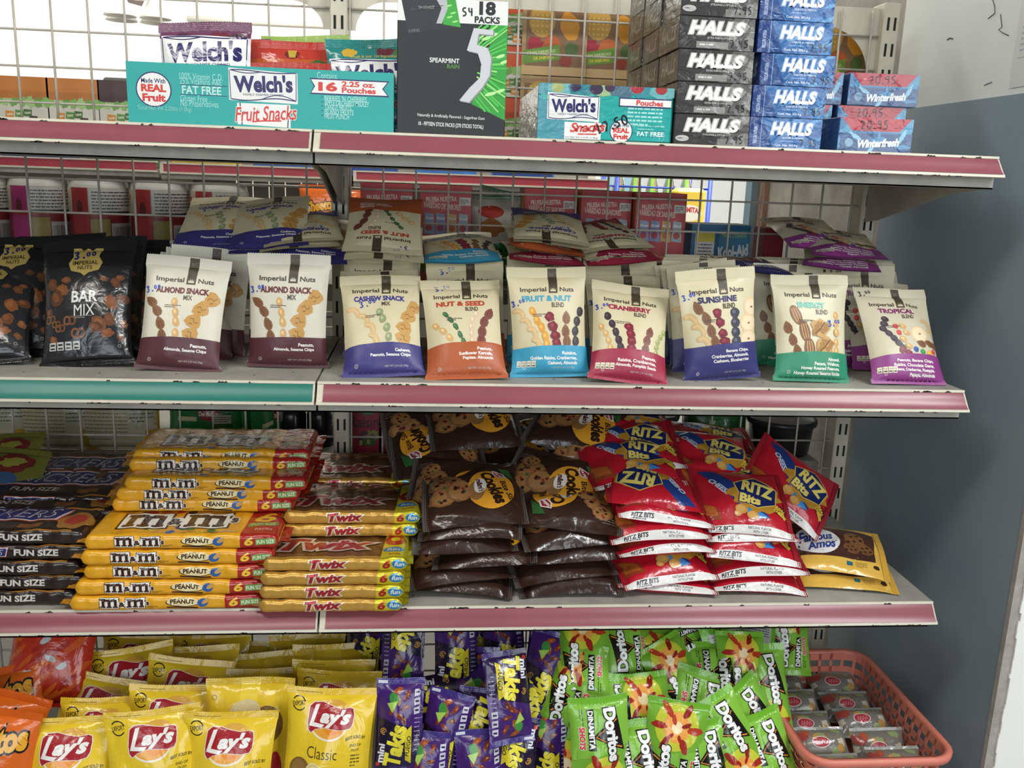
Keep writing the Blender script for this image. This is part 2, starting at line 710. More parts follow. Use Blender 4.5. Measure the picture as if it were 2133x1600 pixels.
def pouch_fn(W, H, T, st, sb, seed=0, crump=1.2, bend=0.0, heavy=.8, wav=1.5, pull=.10, dent=0.0, edge=2.4, fold=0.0):
    rng = np.random.RandomState(seed)
    K = [(rng.uniform(3, 9), rng.uniform(0, 6.28), rng.uniform(-1.5, 1.5), rng.uniform(.5, 1)) for _ in range(4)]
    K2 = [(rng.uniform(3, 9), rng.uniform(0, 6.28), rng.uniform(-1.5, 1.5), rng.uniform(.5, 1)) for _ in range(4)]
    G = [(rng.uniform(-5, 5), rng.uniform(-6, 6), rng.uniform(0, 6.28), rng.uniform(.3, 1)) for _ in range(5)]
    FC = [(rng.uniform(2, 7) * rng.choice([-1, 1]), rng.uniform(2, 9), rng.uniform(0, 6.28), rng.uniform(.4, 1), rng.uniform(-.8, .8), rng.uniform(.1, .9)) for _ in range(6)]
    ph, dx, dy = rng.uniform(0, 6.28), rng.uniform(-.4, .4), rng.uniform(.3, .7)
    tw = rng.uniform(-1, 1)

    def core(x, y, sgn):
        u = np.clip(x / W * 2 - 1, -1, 1)
        v = np.clip((y - sb) / (H - st - sb), 0, 1)
        f = np.power(np.maximum(np.sin(np.pi * np.power(v, heavy)), 0), .55)
        e = np.power(np.maximum(1 - np.abs(u) ** edge, 0), .75)
        d = T / 2 * f * e
        wr = 0
        for (k, p, sk, a) in K:
            wr = wr + a * tri(k * u * (1 + .5 * v) + p + sk * v * 3) * np.exp(-v / .16)
        for (k, p, sk, a) in K2:
            wr = wr + a * tri(k * u * (1.5 - .5 * v) + p + sk * v * 3) * np.exp(-(1 - v) / .16)
        win = np.minimum(1, v * 14) * np.minimum(1, (1 - v) * 14) * np.minimum(1, (1 - np.abs(u)) * 7)
        g = 0
        for (a, b, p, q) in G:
            g = g + q * np.sin(a * u + b * v + p)
        rip = crump * (.55 * wr + .6 * g) * win
        if fold:
            fo = 0
            for (a, b, p, q, cu, cv) in FC:
                fo = fo + q * tri(a * u + b * v + p) * np.exp(-((u - cu) / .6) ** 2 - ((v - cv) / .35) ** 2)
            rip = rip + fold * fo * win
        d = np.maximum(d + sgn * 0 + rip * (1 if sgn < 0 else .6), -T * .05)
        if dent:
            d = d - dent * np.exp(-(((u - dx) / .35) ** 2 + ((v - dy) / .22) ** 2))
        top = np.clip((v - .6) / .4, 0, 1) ** 2
        bot = np.clip((.25 - v) / .25, 0, 1) ** 2
        com = wav * (np.sin(2.1 * u + ph) * top + np.sin(2.6 * u + ph * 2) * .6 * bot + .5 * tw * u * top)
        com = com + bend * H * (y / H) ** 2
        xx = (x - W / 2) * (1 - pull * f * min(1.0, T / 35.0))
        yy = y + np.where(v >= 1, 0, 0)
        yy = yy - 0.35 * wav * np.cos(2.1 * u + ph) * top
        return np.stack([xx, com + sgn * d, yy], -1)
    return (lambda x, y: core(x, y, -1)), (lambda x, y: core(x, y, 1))


def grid_faces(nx, ny, off=0, flip=False):
    i, j = np.meshgrid(np.arange(nx - 1), np.arange(ny - 1), indexing='ij')
    a = (i * ny + j).ravel()
    F = np.stack([a, a + ny, a + ny + 1, a + 1], 1)
    if flip:
        F = F[:, ::-1]
    return F + off


def sheet(fn, x0, x1, y0, y1, nx, ny):
    X, Y = np.meshgrid(np.linspace(x0, x1, nx), np.linspace(y0, y1, ny), indexing='ij')
    return fn(X.ravel(), Y.ravel()), X, Y


def pouch_meshes(name, art, W, H, T, st, sb, material, seed=0, sealcol=None, backcol=None, L=4.0, teeth=True, backart=None,
                 step=4.2, **kw):
    """three meshes: filled body, top seal, bottom seal (metres, origin at the middle of the bottom edge)"""
    ff, fb = pouch_fn(W, H, T, st, sb, seed, **kw)
    sf = with_normals(ff)
    fb2 = lambda x, y: fb(W - x, y)
    sbk = with_normals(fb2)
    nx, ny = max(10, int(W / step)), max(12, int((H - st - sb) / step))
    out = {}
    Pf, X, Y = sheet(ff, 0, W, sb, H - st, nx, ny)
    Pb, _, _ = sheet(fb2, 0, W, sb, H - st, nx, ny)
    Vs = [Pf, Pb]
    cols = [np.tile(lin(art.base), (len(Pf), 1)), np.tile(lin(backcol or art.back), (len(Pb), 1))]
    F4 = [grid_faces(nx, ny), grid_faces(nx, ny, len(Pf))]
    n = len(Pf) + len(Pb)
    aV, aT, aC, k = lay_art(art, 'body', sf, L)
    F3 = [t + n for t in aT]
    Vs += aV
    cols += aC
    n += k
    if backart is not None:
        aV, aT, aC, k = lay_art(backart, 'body', sbk, L)
        F3 += [t + n for t in aT]
        Vs += aV
        cols += aC
        n += k
    fs = [np.concatenate(F4)] + ([np.concatenate(F3)] if F3 else [])
    out['pouch_body'] = link_mesh(name + '_body', np.concatenate(Vs) * .001, fs, material, None, np.concatenate(cols))
    for nm, y0, y1, part in (('top_seal', H - st, H, 'top'), ('bottom_seal', 0, sb, 'bot')):
        if y1 - y0 < .5:
            continue
        nx2 = max(16, int(W / 1.6)) if teeth else nx
        ny2 = max(3, int((y1 - y0) / 1.0))
        hair = .25

        def ridge(x, y, s):
            P = ff(x, y)
            P = P.copy()
            P[:, 1] += s * hair + .22 * np.sin((y - y0) / 2.6 * 2 * np.pi)
            return P
        X, Y = np.meshgrid(np.linspace(0, W, nx2), np.linspace(y0, y1, ny2), indexing='ij')
        if teeth:
            edge = ny2 - 1 if part == 'top' else 0
            Y = Y.copy()
            Y[1::2, edge] += 1.1 if part == 'top' else -1.1
            if part == 'bot':
                Y += 1.1
        Pf = ridge(X.ravel(), Y.ravel(), -1)
        Pb = ridge(X.ravel(), Y.ravel(), 1)
        c = sealcol[0 if part == 'top' else 1] if sealcol else art.base
        Vs = [Pf, Pb]
        cols = [np.tile(lin(c), (len(Pf), 1)), np.tile(lin(backcol or art.back), (len(Pb), 1))]
        F4 = [grid_faces(nx2, ny2), grid_faces(nx2, ny2, len(Pf), True)]
        n = 2 * len(Pf)
        sr = with_normals(lambda x, y: ridge(x, y, -1))
        aV, aT, aC, k = lay_art(art, part, sr, 2.2)
        fs = [np.concatenate(F4)] + ([np.concatenate([t + n for t in aT])] if aT else [])
        out[nm] = link_mesh(name + '_' + nm, np.concatenate(Vs + aV) * .001, fs, material, None, np.concatenate(cols + aC))
    return out


def pack_meshes(name, art, W, D, Hh, material, seed=0, fin=9.0, lumps=6, crimpcol=None, L=4.0, soft=.3, material_end=None):
    """flow-wrapped flat multipack. artwork sheet: x 0..W, y 0..Hh front face, Hh..Hh+D top face.
    meshes: wrapper_body, end_crimp (left), end_crimp (right)"""
    rng = np.random.RandomState(seed)
    r = Hh * soft
    pts = []
    # section (y back, z up) from the front bottom, up the front, over the top, down the back, along the bottom
    def corner(cy, cz, a0, a1):
        for a in np.radians(np.linspace(a0, a1, 6)):
            pts.append((cy + r * math.cos(a), cz + r * math.sin(a)))
    corner(r, r, 225, 180)
    corner(r, Hh - r, 180, 90)
    corner(D - r, Hh - r, 90, 0)
    corner(D - r, r, 0, -90)
    corner(r, r, 270, 225)
    pts = np.array(pts)
    sl = np.concatenate([[0], np.cumsum(np.linalg.norm(np.diff(pts, axis=0), axis=1))])
    per = sl[-1]
    ph = rng.uniform(0, 6.28, 8)

    def fn(x, s):
        s_ = np.mod(s, per)
        yy = np.interp(s_, sl, pts[:, 0])
        zz = np.interp(s_, sl, pts[:, 1])
        t = np.minimum(x, W - x)
        k = np.clip(t / 9.0, 0, 1)
        k = np.sqrt(np.maximum(1 - (1 - k) ** 2, 0)) * .97 + .03
        lum = .06 * Hh * np.abs(np.sin(np.pi * x / W * lumps + .2)) - .04 * Hh
        wob = .5 * np.sin(x * .09 + ph[0]) + .35 * np.sin(x * .21 + yy * .1 + ph[1]) + .3 * tri(x * .35 + yy * .12 + ph[2])
        zc = Hh * .46
        up = (zz - zc) / (Hh / 2)
        z2 = zc + (zz - zc) * k + np.clip(up, 0, 1) * (lum + .8 * wob) * k
        y2 = D / 2 + (yy - D / 2) * (.93 + .07 * k) + .6 * np.sin(x * .13 + ph[3]) + .4 * np.sin(x * .31 + ph[4]) * (yy < D * .3)
        return np.stack([x - W / 2, y2, np.maximum(z2, 0.1)], -1)
    nx, ns = int(W / 3.5), 52
    Sg = np.concatenate([np.linspace(0, Hh, 10)[:-1], np.linspace(Hh, Hh + D, 22)[:-1], np.linspace(Hh + D, per, 22)])
    X, S = np.meshgrid(np.linspace(0, W, nx), Sg, indexing='ij')
    P = fn(X.ravel(), S.ravel())
    # perimeter parameter starts at the front bottom corner; artwork y is measured from the shelf, so shift by the corner
    off = 0.0
    sf = with_normals(lambda x, y: fn(np.clip(x, 0, W), y + off))
    cols = [np.tile(lin(art.base), (len(P), 1))]
    aV, aT, aC, k = lay_art(art, 'body', sf, L)
    F4 = grid_faces(nx, len(Sg))
    fs = [F4] + ([np.concatenate([t + len(P) for t in aT])] if aT else [])
    out = [('wrapper_body', link_mesh(name + '_body', np.concatenate([P] + aV) * .001, fs, material, None, np.concatenate(cols + aC)))]
    for sd in (-1, 1):
        nxx, nyy = 8, int(D / 1.7)
        X, Y = np.meshgrid(np.linspace(0, fin, nxx), np.linspace(D * .04, D * .96, nyy), indexing='ij')
        X = X.copy()
        X[-1, 1::2] -= 1.0
        wav = rng.uniform(-2.4, 2.4)
        Z = Hh * .46 + (X / fin) * (wav + 1.6 * np.sin(Y * .11 + ph[5]) + 1.2 * np.sin(Y * .27 + ph[6])) + .25 * np.sin(X * 2.4)
        V = np.stack([sd * (W / 2 - .3 + X).ravel(), Y.ravel(), Z.ravel()], -1)
        V2 = V.copy()
        V2[:, 2] -= .5
        F = grid_faces(nxx, nyy, 0, sd < 0)
        F2 = grid_faces(nxx, nyy, len(V), sd > 0)
        c = crimpcol[0 if sd < 0 else 1] if crimpcol else art.base
        out.append(('end_crimp', link_mesh(name + '_crimp', np.concatenate([V, V2]) * .001, [F, F2], material_end or material, None,
                                           np.tile(lin(c), (2 * len(V), 1)))))
    return out


def carton_mesh(name, W, D, H, arts, material, bevel=1.0, cols=None, L=60):
    """one carton, mm; arts: face name -> Art; origin at the bottom middle of the front face"""
    cols = cols or {}
    base = lin(cols.get('base', next(iter(arts.values())).base if arts else '#888888'))
    V, F4, F3 = chamfer_box(-W / 2, W / 2, 0, D, 0, H, bevel)
    V = np.array(V)
    fc = {}
    for f in ('left', 'right', 'front', 'back', 'bottom', 'top'):
        fc[f] = lin(cols[f]) if f in cols else (lin(arts[f].base) if f in arts else base)
    order = {0: ('left', 'right'), 1: ('front', 'back'), 2: ('bottom', 'top')}
    C = []
    k = 0
    for sx in (0, 1):
        for sy in (0, 1):
            for sz in (0, 1):
                for ax in range(3):
                    C.append(fc[order[ax][(sx, sy, sz)[ax]]])
    Vs, Cs, T3, n = [V], [np.array(C)], [np.array(F3)], len(V)
    maps = {'front': lambda x, y: np.stack([x - W / 2, 0 * x, y], -1), 'left': lambda x, y: np.stack([0 * x - W / 2, D - x, y], -1),
            'right': lambda x, y: np.stack([0 * x + W / 2, x, y], -1), 'top': lambda x, y: np.stack([x - W / 2, y, 0 * x + H], -1),
            'back': lambda x, y: np.stack([W / 2 - x, 0 * x + D, y], -1)}
    for f, a in arts.items():
        aV, aT, aC, k = lay_art(a, 'body', with_normals(maps[f]), L, .06, .1)
        Vs += aV
        Cs += aC
        T3 += [t + n for t in aT]
        n += k
    return link_mesh(name, np.concatenate(Vs) * .001, [np.array(F4), np.concatenate(T3)], material, None, np.concatenate(Cs), False)


def pose(loc, yaw=0, tilt=0, roll=0, pivot=(0, 0, 0)):
    return (Matrix.Translation(Vector(loc)) @ Matrix.Rotation(math.radians(yaw), 4, 'Z') @ Matrix.Rotation(math.radians(tilt), 4, 'X')
            @ Matrix.Rotation(math.radians(roll), 4, 'Y') @ Matrix.Translation(-Vector(pivot)))


def put(name, parts, label, cat, M, group=None):
    """a thing: Empty at its base with one object per part"""
    e = bpy.data.objects.new(name, None)
    e.empty_display_size = .03
    COL.objects.link(e)
    e.matrix_world = M
    tag(e, label, cat, group)
    for nm, me in (parts.items() if isinstance(parts, dict) else parts):
        c = bpy.data.objects.new(nm, me)
        COL.objects.link(c)
        c.parent = e
    return e


def put1(name, me, label, cat, M, group=None):
    o = bpy.data.objects.new(name, me)
    COL.objects.link(o)
    o.matrix_world = M
    return tag(o, label, cat, group)

# ------------------------------------------------------------------ artwork of the packages
def mirrored(pts, cx):
    return [(2 * cx - x, y) for x, y in pts]


def nutpic(a, t, x, y, r=0, k=1.0, seed=0):
    if t == 'almond':
        P = [(0, 7), (2.6, 4.2), (4.3, .5), (3.9, -3.6), (1.8, -6), (-1.8, -6), (-3.9, -3.6), (-4.3, .5), (-2.6, 4.2)]
        c, d = '#83583a', '#6a432b'
    elif t == 'redalmond':
        P = [(0, 7), (2.6, 4.2), (4.3, .5), (3.9, -3.6), (1.8, -6), (-1.8, -6), (-3.9, -3.6), (-4.3, .5), (-2.6, 4.2)]
        c, d = '#7c4238', '#5f2f29'
    elif t == 'chip':
        P = [(-1, 8.5), (4, 7), (8, 1), (8.5, -3), (4, -6.5), (-3, -7), (-8, -5), (-7, 1)]
        c, d = '#c5954e', '#8a6130'
    elif t == 'cashew':
        P = [(-7, 3.5), (-4, 6.5), (1, 6.5), (5.5, 3), (7, -2.5), (5.8, -6), (3, -6.3), (2, -3), (0, .5), (-3, 1), (-6, .8)]
        c, d = '#d3b27c', '#b08b55'
    elif t == 'walnut':
        a.blob(x, y, 9.5 * k, 9 * k, '#c39a5b', r, seed + 3, .22, 16)
        for i in range(5):
            a.blob(x + (i - 2) * 3.2 * k, y + ((i * 37) % 5 - 2) * 2 * k, 2.6 * k, 3.6 * k, '#a4763c', r + i * 40, seed + i, .3, 9)
        return a.stroke([(x - 6 * k, y - 5 * k), (x, y), (x + 5 * k, y + 6 * k)], 1.1 * k, '#6d4520')
    elif t == 'pecan':
        a.ell(x, y, 5.6 * k, 10 * k, '#7f5534', r)
        for o in (-2.6, 0, 2.6):
            q = math.radians(r)
            P = [(o * .8, 7), (o * 1.1, 0), (o * .8, -7)]
            a.stroke([(x + k * (p * math.cos(q) - w * math.sin(q)), y + k * (p * math.sin(q) + w * math.cos(q))) for p, w in P], .9 * k, '#c99d66')
        return a
    elif t == 'banana':
        a.blob(x, y, 9.5 * k, 8.5 * k, '#e6c99c', r, seed, .06, 20)
        a.blob(x, y, 7.8 * k, 6.8 * k, '#edd9b4', r, seed, .06, 18)
        return a.ell(x, y, 1.5 * k, 1.0 * k, '#9c6d3d', r, 8)
    elif t == 'berry':
        a.blob(x, y, 4.4 * k, 4.4 * k, '#2d2f3c', r, seed, .06, 16)
        return a.ell(x - k, y + k, 1.8 * k, 1.5 * k, '#5b5f70', 0, 8)
    else:
        col = {'peanut': ('#d0a76d', 3.4, 4.8), 'bean': ('#8f9a72', 3.6, 4.9), 'pepita': ('#3f6a45', 2.5, 4.2), 'seed': ('#e0bfa4', 2.3, 4.1),
               'raisin': ('#3b3038', 3.4, 4.6), 'gold': ('#d89a3c', 3.6, 5.0), 'cran': ('#7b1f31', 4.4, 4.2), 'green': ('#9aa566', 2.7, 3.6),
               'candy_red': ('#cf4a44', 3.4, 3.4), 'candy_blue': ('#31549c', 3.4, 3.4), 'candy_green': ('#459152', 3.4, 3.4),
               'candy_yellow': ('#e0a838', 3.4, 3.4)}[t]
        a.blob(x, y, col[1] * k, col[2] * k, col[0], r, seed, .08 if t != 'cran' else .2, 14)
        c2 = tuple(min(1, v * 1.5 + .02) for v in lin(col[0]))
        return a.ell(x - .8 * k, y + 1.0 * k, col[1] * .4 * k, col[2] * .4 * k, c2, r, 8)
    q = math.radians(r)
    tr = lambda P: [(x + k * (p * math.cos(q) - w * math.sin(q)), y + k * (p * math.sin(q) + w * math.cos(q))) for p, w in P]
    a.poly(tr(P), c)
    if t == 'chip':
        a.stroke(tr([(-4, 0), (-1, 2), (2, -1), (5, 1)]), .9 * k, d)
        a.stroke(tr([(-2, -4), (1, -3)]), .9 * k, d)
    elif t == 'cashew':
        a.stroke(tr([(-5, 3), (0, 4), (4, 0), (4.6, -4)]), .8 * k, '#e4cb9d')
    else:
        a.stroke(tr([(-1.4, -4), (-1, 3)]), .7 * k, d)
        a.stroke(tr([(1.6, -4), (1.2, 3)]), .7 * k, d)
    return a


def crown(a, x, y, w, h, c):
    a.poly([(x - w / 2, y), (x + w / 2, y), (x + w / 2, y + h * .7), (x + w * .3, y + h * .35), (x + w * .17, y + h), (x, y + h * .35),
            (x - w * .17, y + h), (x - w * .3, y + h * .35), (x - w / 2, y + h * .7)], c)


NW, NH = 116.0, 160.0


def nut_art(base, band, bandfrac, title, sub, tcol, scol, lines, pics, price=None, pcol='#2a3f9c', imp=.2, tl=.285, facts=False, curve=2.5):
    a = Art(NW, NH, base)
    y = lambda f: NH * (1 - f)
    BR = '#463c2e'
    yb = y(bandfrac)
    a.part = 'bot'
    a.rect(0, 0, NW, 8, band)
    a.part = 'body'
    P = [(0, 0), (NW, 0)] + [(NW * (1 - t), yb + curve * (1 - 2 * t) * .6 + curve * math.sin(t * math.pi)) for t in np.linspace(0, 1, 14)]
    for (t, fx, fy, r, k) in pics:
        nutpic(a, t, fx * NW, y(fy), r, k * 1.42, int(fx * 100 + fy * 70))
    a.poly(P, band)
    x0, x1 = .51 * NW, .63 * NW
    a.poly([(x0, y(imp + .035)), (x1 - .6, y(imp + .035)), (x1, NH - 17), (x0 + .6, NH - 17)], BR)
    a.rect(x0 + 1.5, y(imp + .028), x1 - 2, y(imp - .022), '#574a38')
    crown(a, (x0 + x1) / 2 - .3, y(imp + .02), 8.2, 5.6, base)
    a.text('Imperial', .31 * NW, y(imp + .004), .34 * NW, 9.0, BR, .02)
    a.text('Nuts', .75 * NW, y(imp - .002), .19 * NW, 6.8, BR, .02)
    tw = min(.66, .062 * len(title) + .02) * NW
    a.text(title, .48 * NW, y(tl), tw, 9.0, tcol, .04)
    a.text(sub, .56 * NW if sub == 'MIX' else .62 * NW, y(tl + .062), 3.2 * len(sub) + 3.5, 7.2, scol, .02)
    for i, ln in enumerate(lines):
        w = min(len(ln) * 2.85, 72)
        a.text(ln, .85 * NW - w / 2, yb - 8.5 - i * 6.7, w, 5.6, '#f0ece4', .024)
    a.text('NET WT 2.75 OZ (78g)', .66 * NW, 12.5, 34, 3.0, '#b9b2b0', .004)
    a.arc(.16 * NW, 13, 2.2, 2.2, 0, 360, .5, '#cfc9c4', 14)
    a.text('U', .16 * NW, 13, 1.6, 2.4, '#cfc9c4')
    if facts:
        for i in range(4):
            xx = .06 * NW + i * 7.2
            a.rect(xx, 14, xx + 6.2, 22.5, '#e6dfc4')
            a.text(('130', '1g', '45mg', '10g')[i], xx + 3.1, 19.4, 4.4, 2.4, '#3a332c')
            a.rect(xx + .8, 15.2, xx + 5.4, 16.6, '#3a332c')
    a.lines(.28 * NW, y(.45), 24, 2, 2.6, 1.1, '#4c443a', len(title))
    a.part = 'top'
    a.rect(x0 + .6, NH - 17.5, x1 - .2, NH - .6, BR)
    a.ell((x0 + x1) / 2 - 1, NH - 9, 2.6, 2.0, '#5c5040', 0, 12)
    a.arc((x0 + x1) / 2 - 1, NH - 9, 2.8, 2.2, 180, 360, .5, '#85775f', 12)
    a.part = 'body'
    if price:
        t, fx, fy, hh, part = price
        a.part = part
        a.scrawl(t, fx * NW, y(fy), hh, pcol, 1.3, 10, rise=.35)
        a.part = 'body'
    return a


def col(t, pts, r=0, k=1.0, dr=0):
    return [(t, x, y, r + i * dr, k) for i, (x, y) in enumerate(pts)]


CRM = '#d3c8a4'
ALM = nut_art('#d9d4c1', '#562c33', .735, 'ALMOND SNACK', 'MIX', '#6b2a31', '#463c2e', ['Peanuts,', 'Almonds, Sesame Chips'],
              col('almond', [(.11, .425), (.19, .5), (.25, .61), (.29, .715)], 55, 1.05, -14) +
              col('peanut', [(.40, .42), (.43, .51), (.45, .59), (.457, .69)], 10, 1.05) +
              col('chip', [(.85, .37), (.735, .46), (.66, .57), (.64, .69)], 10, 1.0, -20), ('3.00', .025, .345, 8.5, 'body'), '#2b48b4', .215, .31)
CSH = nut_art(CRM, '#3c3777', .735, 'CASHEW SNACK', 'MIX', '#3b3a86', '#463c2e', ['Cashews,', 'Peanuts, Sesame Chips'],
              col('cashew', [(.13, .40), (.26, .48), (.34, .58), (.38, .69)], 0, 1.05, -10) +
              col('bean', [(.475, .42), (.51, .49), (.56, .58), (.58, .67)], -10, 1.05) +
              col('chip', [(.92, .35), (.85, .44), (.79, .56), (.77, .67)], 10, 1.0, -20), ('3.00', .22, .36, 10, 'body'), '#2b3fa0', .18, .265)
NSD = nut_art(CRM, '#ad562c', .70, 'NUT & SEED', 'BLEND', '#b4452f', '#463c2e', ['Peanuts,', 'Sunflower Kernels,', 'Pepitas, Almonds'],
              col('pepita', [(.27, .40), (.33, .46), (.39, .53), (.44, .61), (.48, .68)], 35, 1.05, -6) +
              col('peanut', [(.13, .51), (.22, .57), (.30, .64)], 40, 1.0) +
              col('seed', [(.68, .40), (.63, .46), (.60, .53), (.60, .60), (.60, .67)], -15, 1.0, 4) +
              col('redalmond', [(.85, .39), (.78, .475), (.74, .575), (.72, .665)], -25, 1.1, 8), ('3.00', .18, .125, 9, 'body'), '#2b3fa0', .195, .28)
FRN = nut_art(CRM, '#3b9abb', .745, 'FRUIT & NUT', 'BLEND', '#3f9cb8', '#463c2e', ['Raisins,', 'Golden Raisins, Cranberries,', 'Cashews, Almonds'],
              col('cashew', [(.10, .44), (.18, .53), (.26, .62), (.31, .72)], 0, 1.0, -8) +
              col('gold', [(.28, .42), (.33, .5), (.386, .57), (.43, .65), (.45, .72)], 20, 1.05, -5) +
              col('cran', [(.50, .475), (.54, .56), (.57, .64), (.586, .71)], 0, 1.2) +
              col('almond', [(.73, .48), (.714, .6), (.726, .69)], 0, 1.05) +
              col('raisin', [(.926, .42), (.88, .51), (.85, .6), (.85, .69)], -10, 1.15), ('3.00', .02, .37, 8, 'body'), '#2b3fa0', .215, .3, True)
CRN = nut_art(CRM, '#9c2742', .735, 'CRANBERRY', 'BLEND', '#9c2742', '#463c2e', ['Peanuts,', 'Raisins, Cranberries,', 'Almonds, Pumpkin Seeds'],
              col('peanut', [(.10, .51), (.16, .58), (.20, .65), (.23, .72)], 20, .9) +
              col('raisin', [(.18, .40), (.24, .48), (.29, .56), (.33, .64), (.36, .71)], 10, 1.1) +
              col('cran', [(.47, .50), (.49, .57), (.51, .64), (.51, .71)], 0, 1.15) +
              col('redalmond', [(.76, .52), (.72, .61), (.70, .70)], -10, 1.0) +
              col('green', [(.97, .48), (.92, .54), (.88, .60), (.86, .66), (.85, .72)], -20, 1.0), ('3.00', .03, .325, 8, 'body'), '#2b3fa0', .21, .29, True)
SUN = nut_art('#d6cca8', '#393973', .68, 'SUNSHINE', 'BLEND', '#2c2c5e', '#463c2e', ['Banana Chips,', 'Cranberries, Almonds,', 'Cashews, Blueberries'],
              col('banana', [(.95, .36), (.89, .5), (.87, .64)], 0, 1.1) + col('almond', [(.21, .335), (.3, .43), (.35, .54), (.39, .64)], 20, 1.1, -5) +
              col('cashew', [(.11, .44), (.19, .53), (.245, .64)], 0, 1.1) + col('cran', [(.45, .39), (.475, .475), (.5, .57), (.52, .645)], 0, 1.2) +
              col('berry', [(.695, .4), (.69, .485), (.685, .57), (.685, .65)], 0, 1.2), ('3.00', .04, .265, 8, 'body'), '#2b48b4', .195, .27)
ENG = nut_art('#d6cfb0', '#2f8a68', .75, 'ENERGY', 'BLEND', '#7cc4b4', '#463c2e', ['Almond,', 'Pecans, Walnut,', 'Honey Roasted Peanuts,', 'Honey Roasted Sesame Sticks'],
              col('almond', [(.13, .52), (.19, .63), (.25, .73)], 15, 1.05) + col('pecan', [(.25, .4), (.36, .55), (.42, .71)], 20, 1.1, -8) +
              col('walnut', [(.585, .52), (.65, .68)], 0, 1.1) + col('peanut', [(.83, .39), (.825, .47), (.82, .55), (.82, .64), (.82, .72)], 0, .95),
              ('3.00', .70, .50, 9, 'body'), '#2b48b4', .2, .30)
TROP = [('raisin', .28 - .03 * i * (i < 3) + .05 * max(i - 3, 0), .37 + .052 * i, 70 - 8 * i, 1.0) for i in range(7)]
TROP += col('candy_red', [(.40, .45), (.42, .52)], 0, .95) + col('peanut', [(.5, .45), (.46, .59), (.52, .66), (.53, .52)], 60, .95) + [('banana', .72, .53, 0, 1.1)]
TROP += [('candy_blue', .62, .69, 0, .95), ('candy_green', .72, .71, 0, .95), ('candy_yellow', .82, .72, 0, .95), ('candy_red', .90, .70, 0, .95)]
TROP += col('cashew', [(.88, .40), (.94, .5)], 10, .9) + col('almond', [(.85, .62), (.93, .63), (.72, .63)], 70, .9) + col('cran', [(.42, .70), (.5, .73)], 0, .9)
TRP = nut_art('#cec5aa', '#8b3a80', .75, 'TROPICAL', 'BLEND', '#7d2f62', '#463c2e', ['Peanuts, Banana Chips,', 'Raisins, Chocolate Gems,', 'Cashews, Cranberries, Pineapple,', 'Papaya, Almonds'],
              TROP, ('3.00', .06, .10, 8, 'top'), '#33302e', .2, .275, True)


def bar_art():
    W, H = 128., 186.
    a = Art(W, H, '#1b1c1e')
    a.rect(4, 12, W - 4, 142, '#26272a')
    for i, (x, y, r, k) in enumerate([(16, 118, 30, 1.6), (32, 108, 60, 1.8), (24, 96, 10, 2.2), (38, 122, 80, 1.2), (108, 116, 40, 1.3), (104, 86, 20, 1.9),
                                      (118, 92, 70, 1.5), (88, 56, 50, 2.0), (102, 62, 10, 1.6), (98, 42, 100, 1.5), (82, 50, 70, 1.8), (120, 56, 20, 1.1),
                                      (92, 122, 80, 1.0), (114, 124, 80, .9), (12, 76, 20, 1.2), (20, 36, 30, 1.2), (116, 36, 50, 1.0)]):
        c = ('#65402a', '#7a4a2c', '#583728', '#70482f')[i % 4]
        a.blob(x, y, 4.6 * k, 6 * k, c, r, i, .16, 16)
        a.blob(x - .8 * k, y + .9 * k, 2.4 * k, 3.4 * k, '#875636' if i % 2 else '#744a30', r, i + 9, .2, 10)
    for (x, y, k) in ((14, 66, 1), (44, 62, 1.1), (30, 52, .9), (56, 44, 1.2), (24, 58, .8)):
        a.arc(x - 3 * k, y, 4 * k, 5 * k, 0, 360, 2.6 * k, '#7a5236', 16)
        a.arc(x + 4 * k, y, 4 * k, 5 * k, 0, 360, 2.6 * k, '#6d472e', 16)
    G = '#b9a05a'
    a.poly([(44, 174), (54, 174), (58, 170), (64, 174), (70, 170), (74, 174), (84, 174), (82, 158), (88, 148), (84, 136), (70, 132), (64, 127), (58, 132), (44, 136),
            (40, 148), (46, 158)], G)
    a.text('IMPERIAL', 64, 148, 36, 6.5, '#3a3017', .016)
    a.text('NUTS', 64, 140, 21, 6, '#3a3017', .016)
    a.scrawl('3.00', 47, 154, 12, '#25255f', 2.2, 6, rise=.2)
    a.text('SWEET & SAVORY', 64, 112, 28, 10, '#55504a', .0, rot=3)
    a.text('BAR', 66, 96, 38, 17, '#d6d5d0', .02)
    a.text('MIX', 66, 76, 30, 16, '#d6d5d0', .0)
    a.lines(52, 67, 26, 2, 2.2, 1, '#8a8780', 4)
    for i in range(4):
        x = 14 + i * 11.5
        a.poly([(x, 22), (x + 9.5, 22), (x + 9.5, 33), (x, 33)], '#b9b8b4')
        a.rect(x + 1.5, 28, x + 8, 30.5, '#2a2a2c')
        a.rect(x + 1.5, 23.5, x + 8, 25.5, '#2a2a2c')
    a.lines(64, 24, 40, 1, 2, 1.4, '#55524e', 5)
    a.arc(113, 24, 2, 2, 0, 360, .5, '#aaaaaa', 12)
    return a


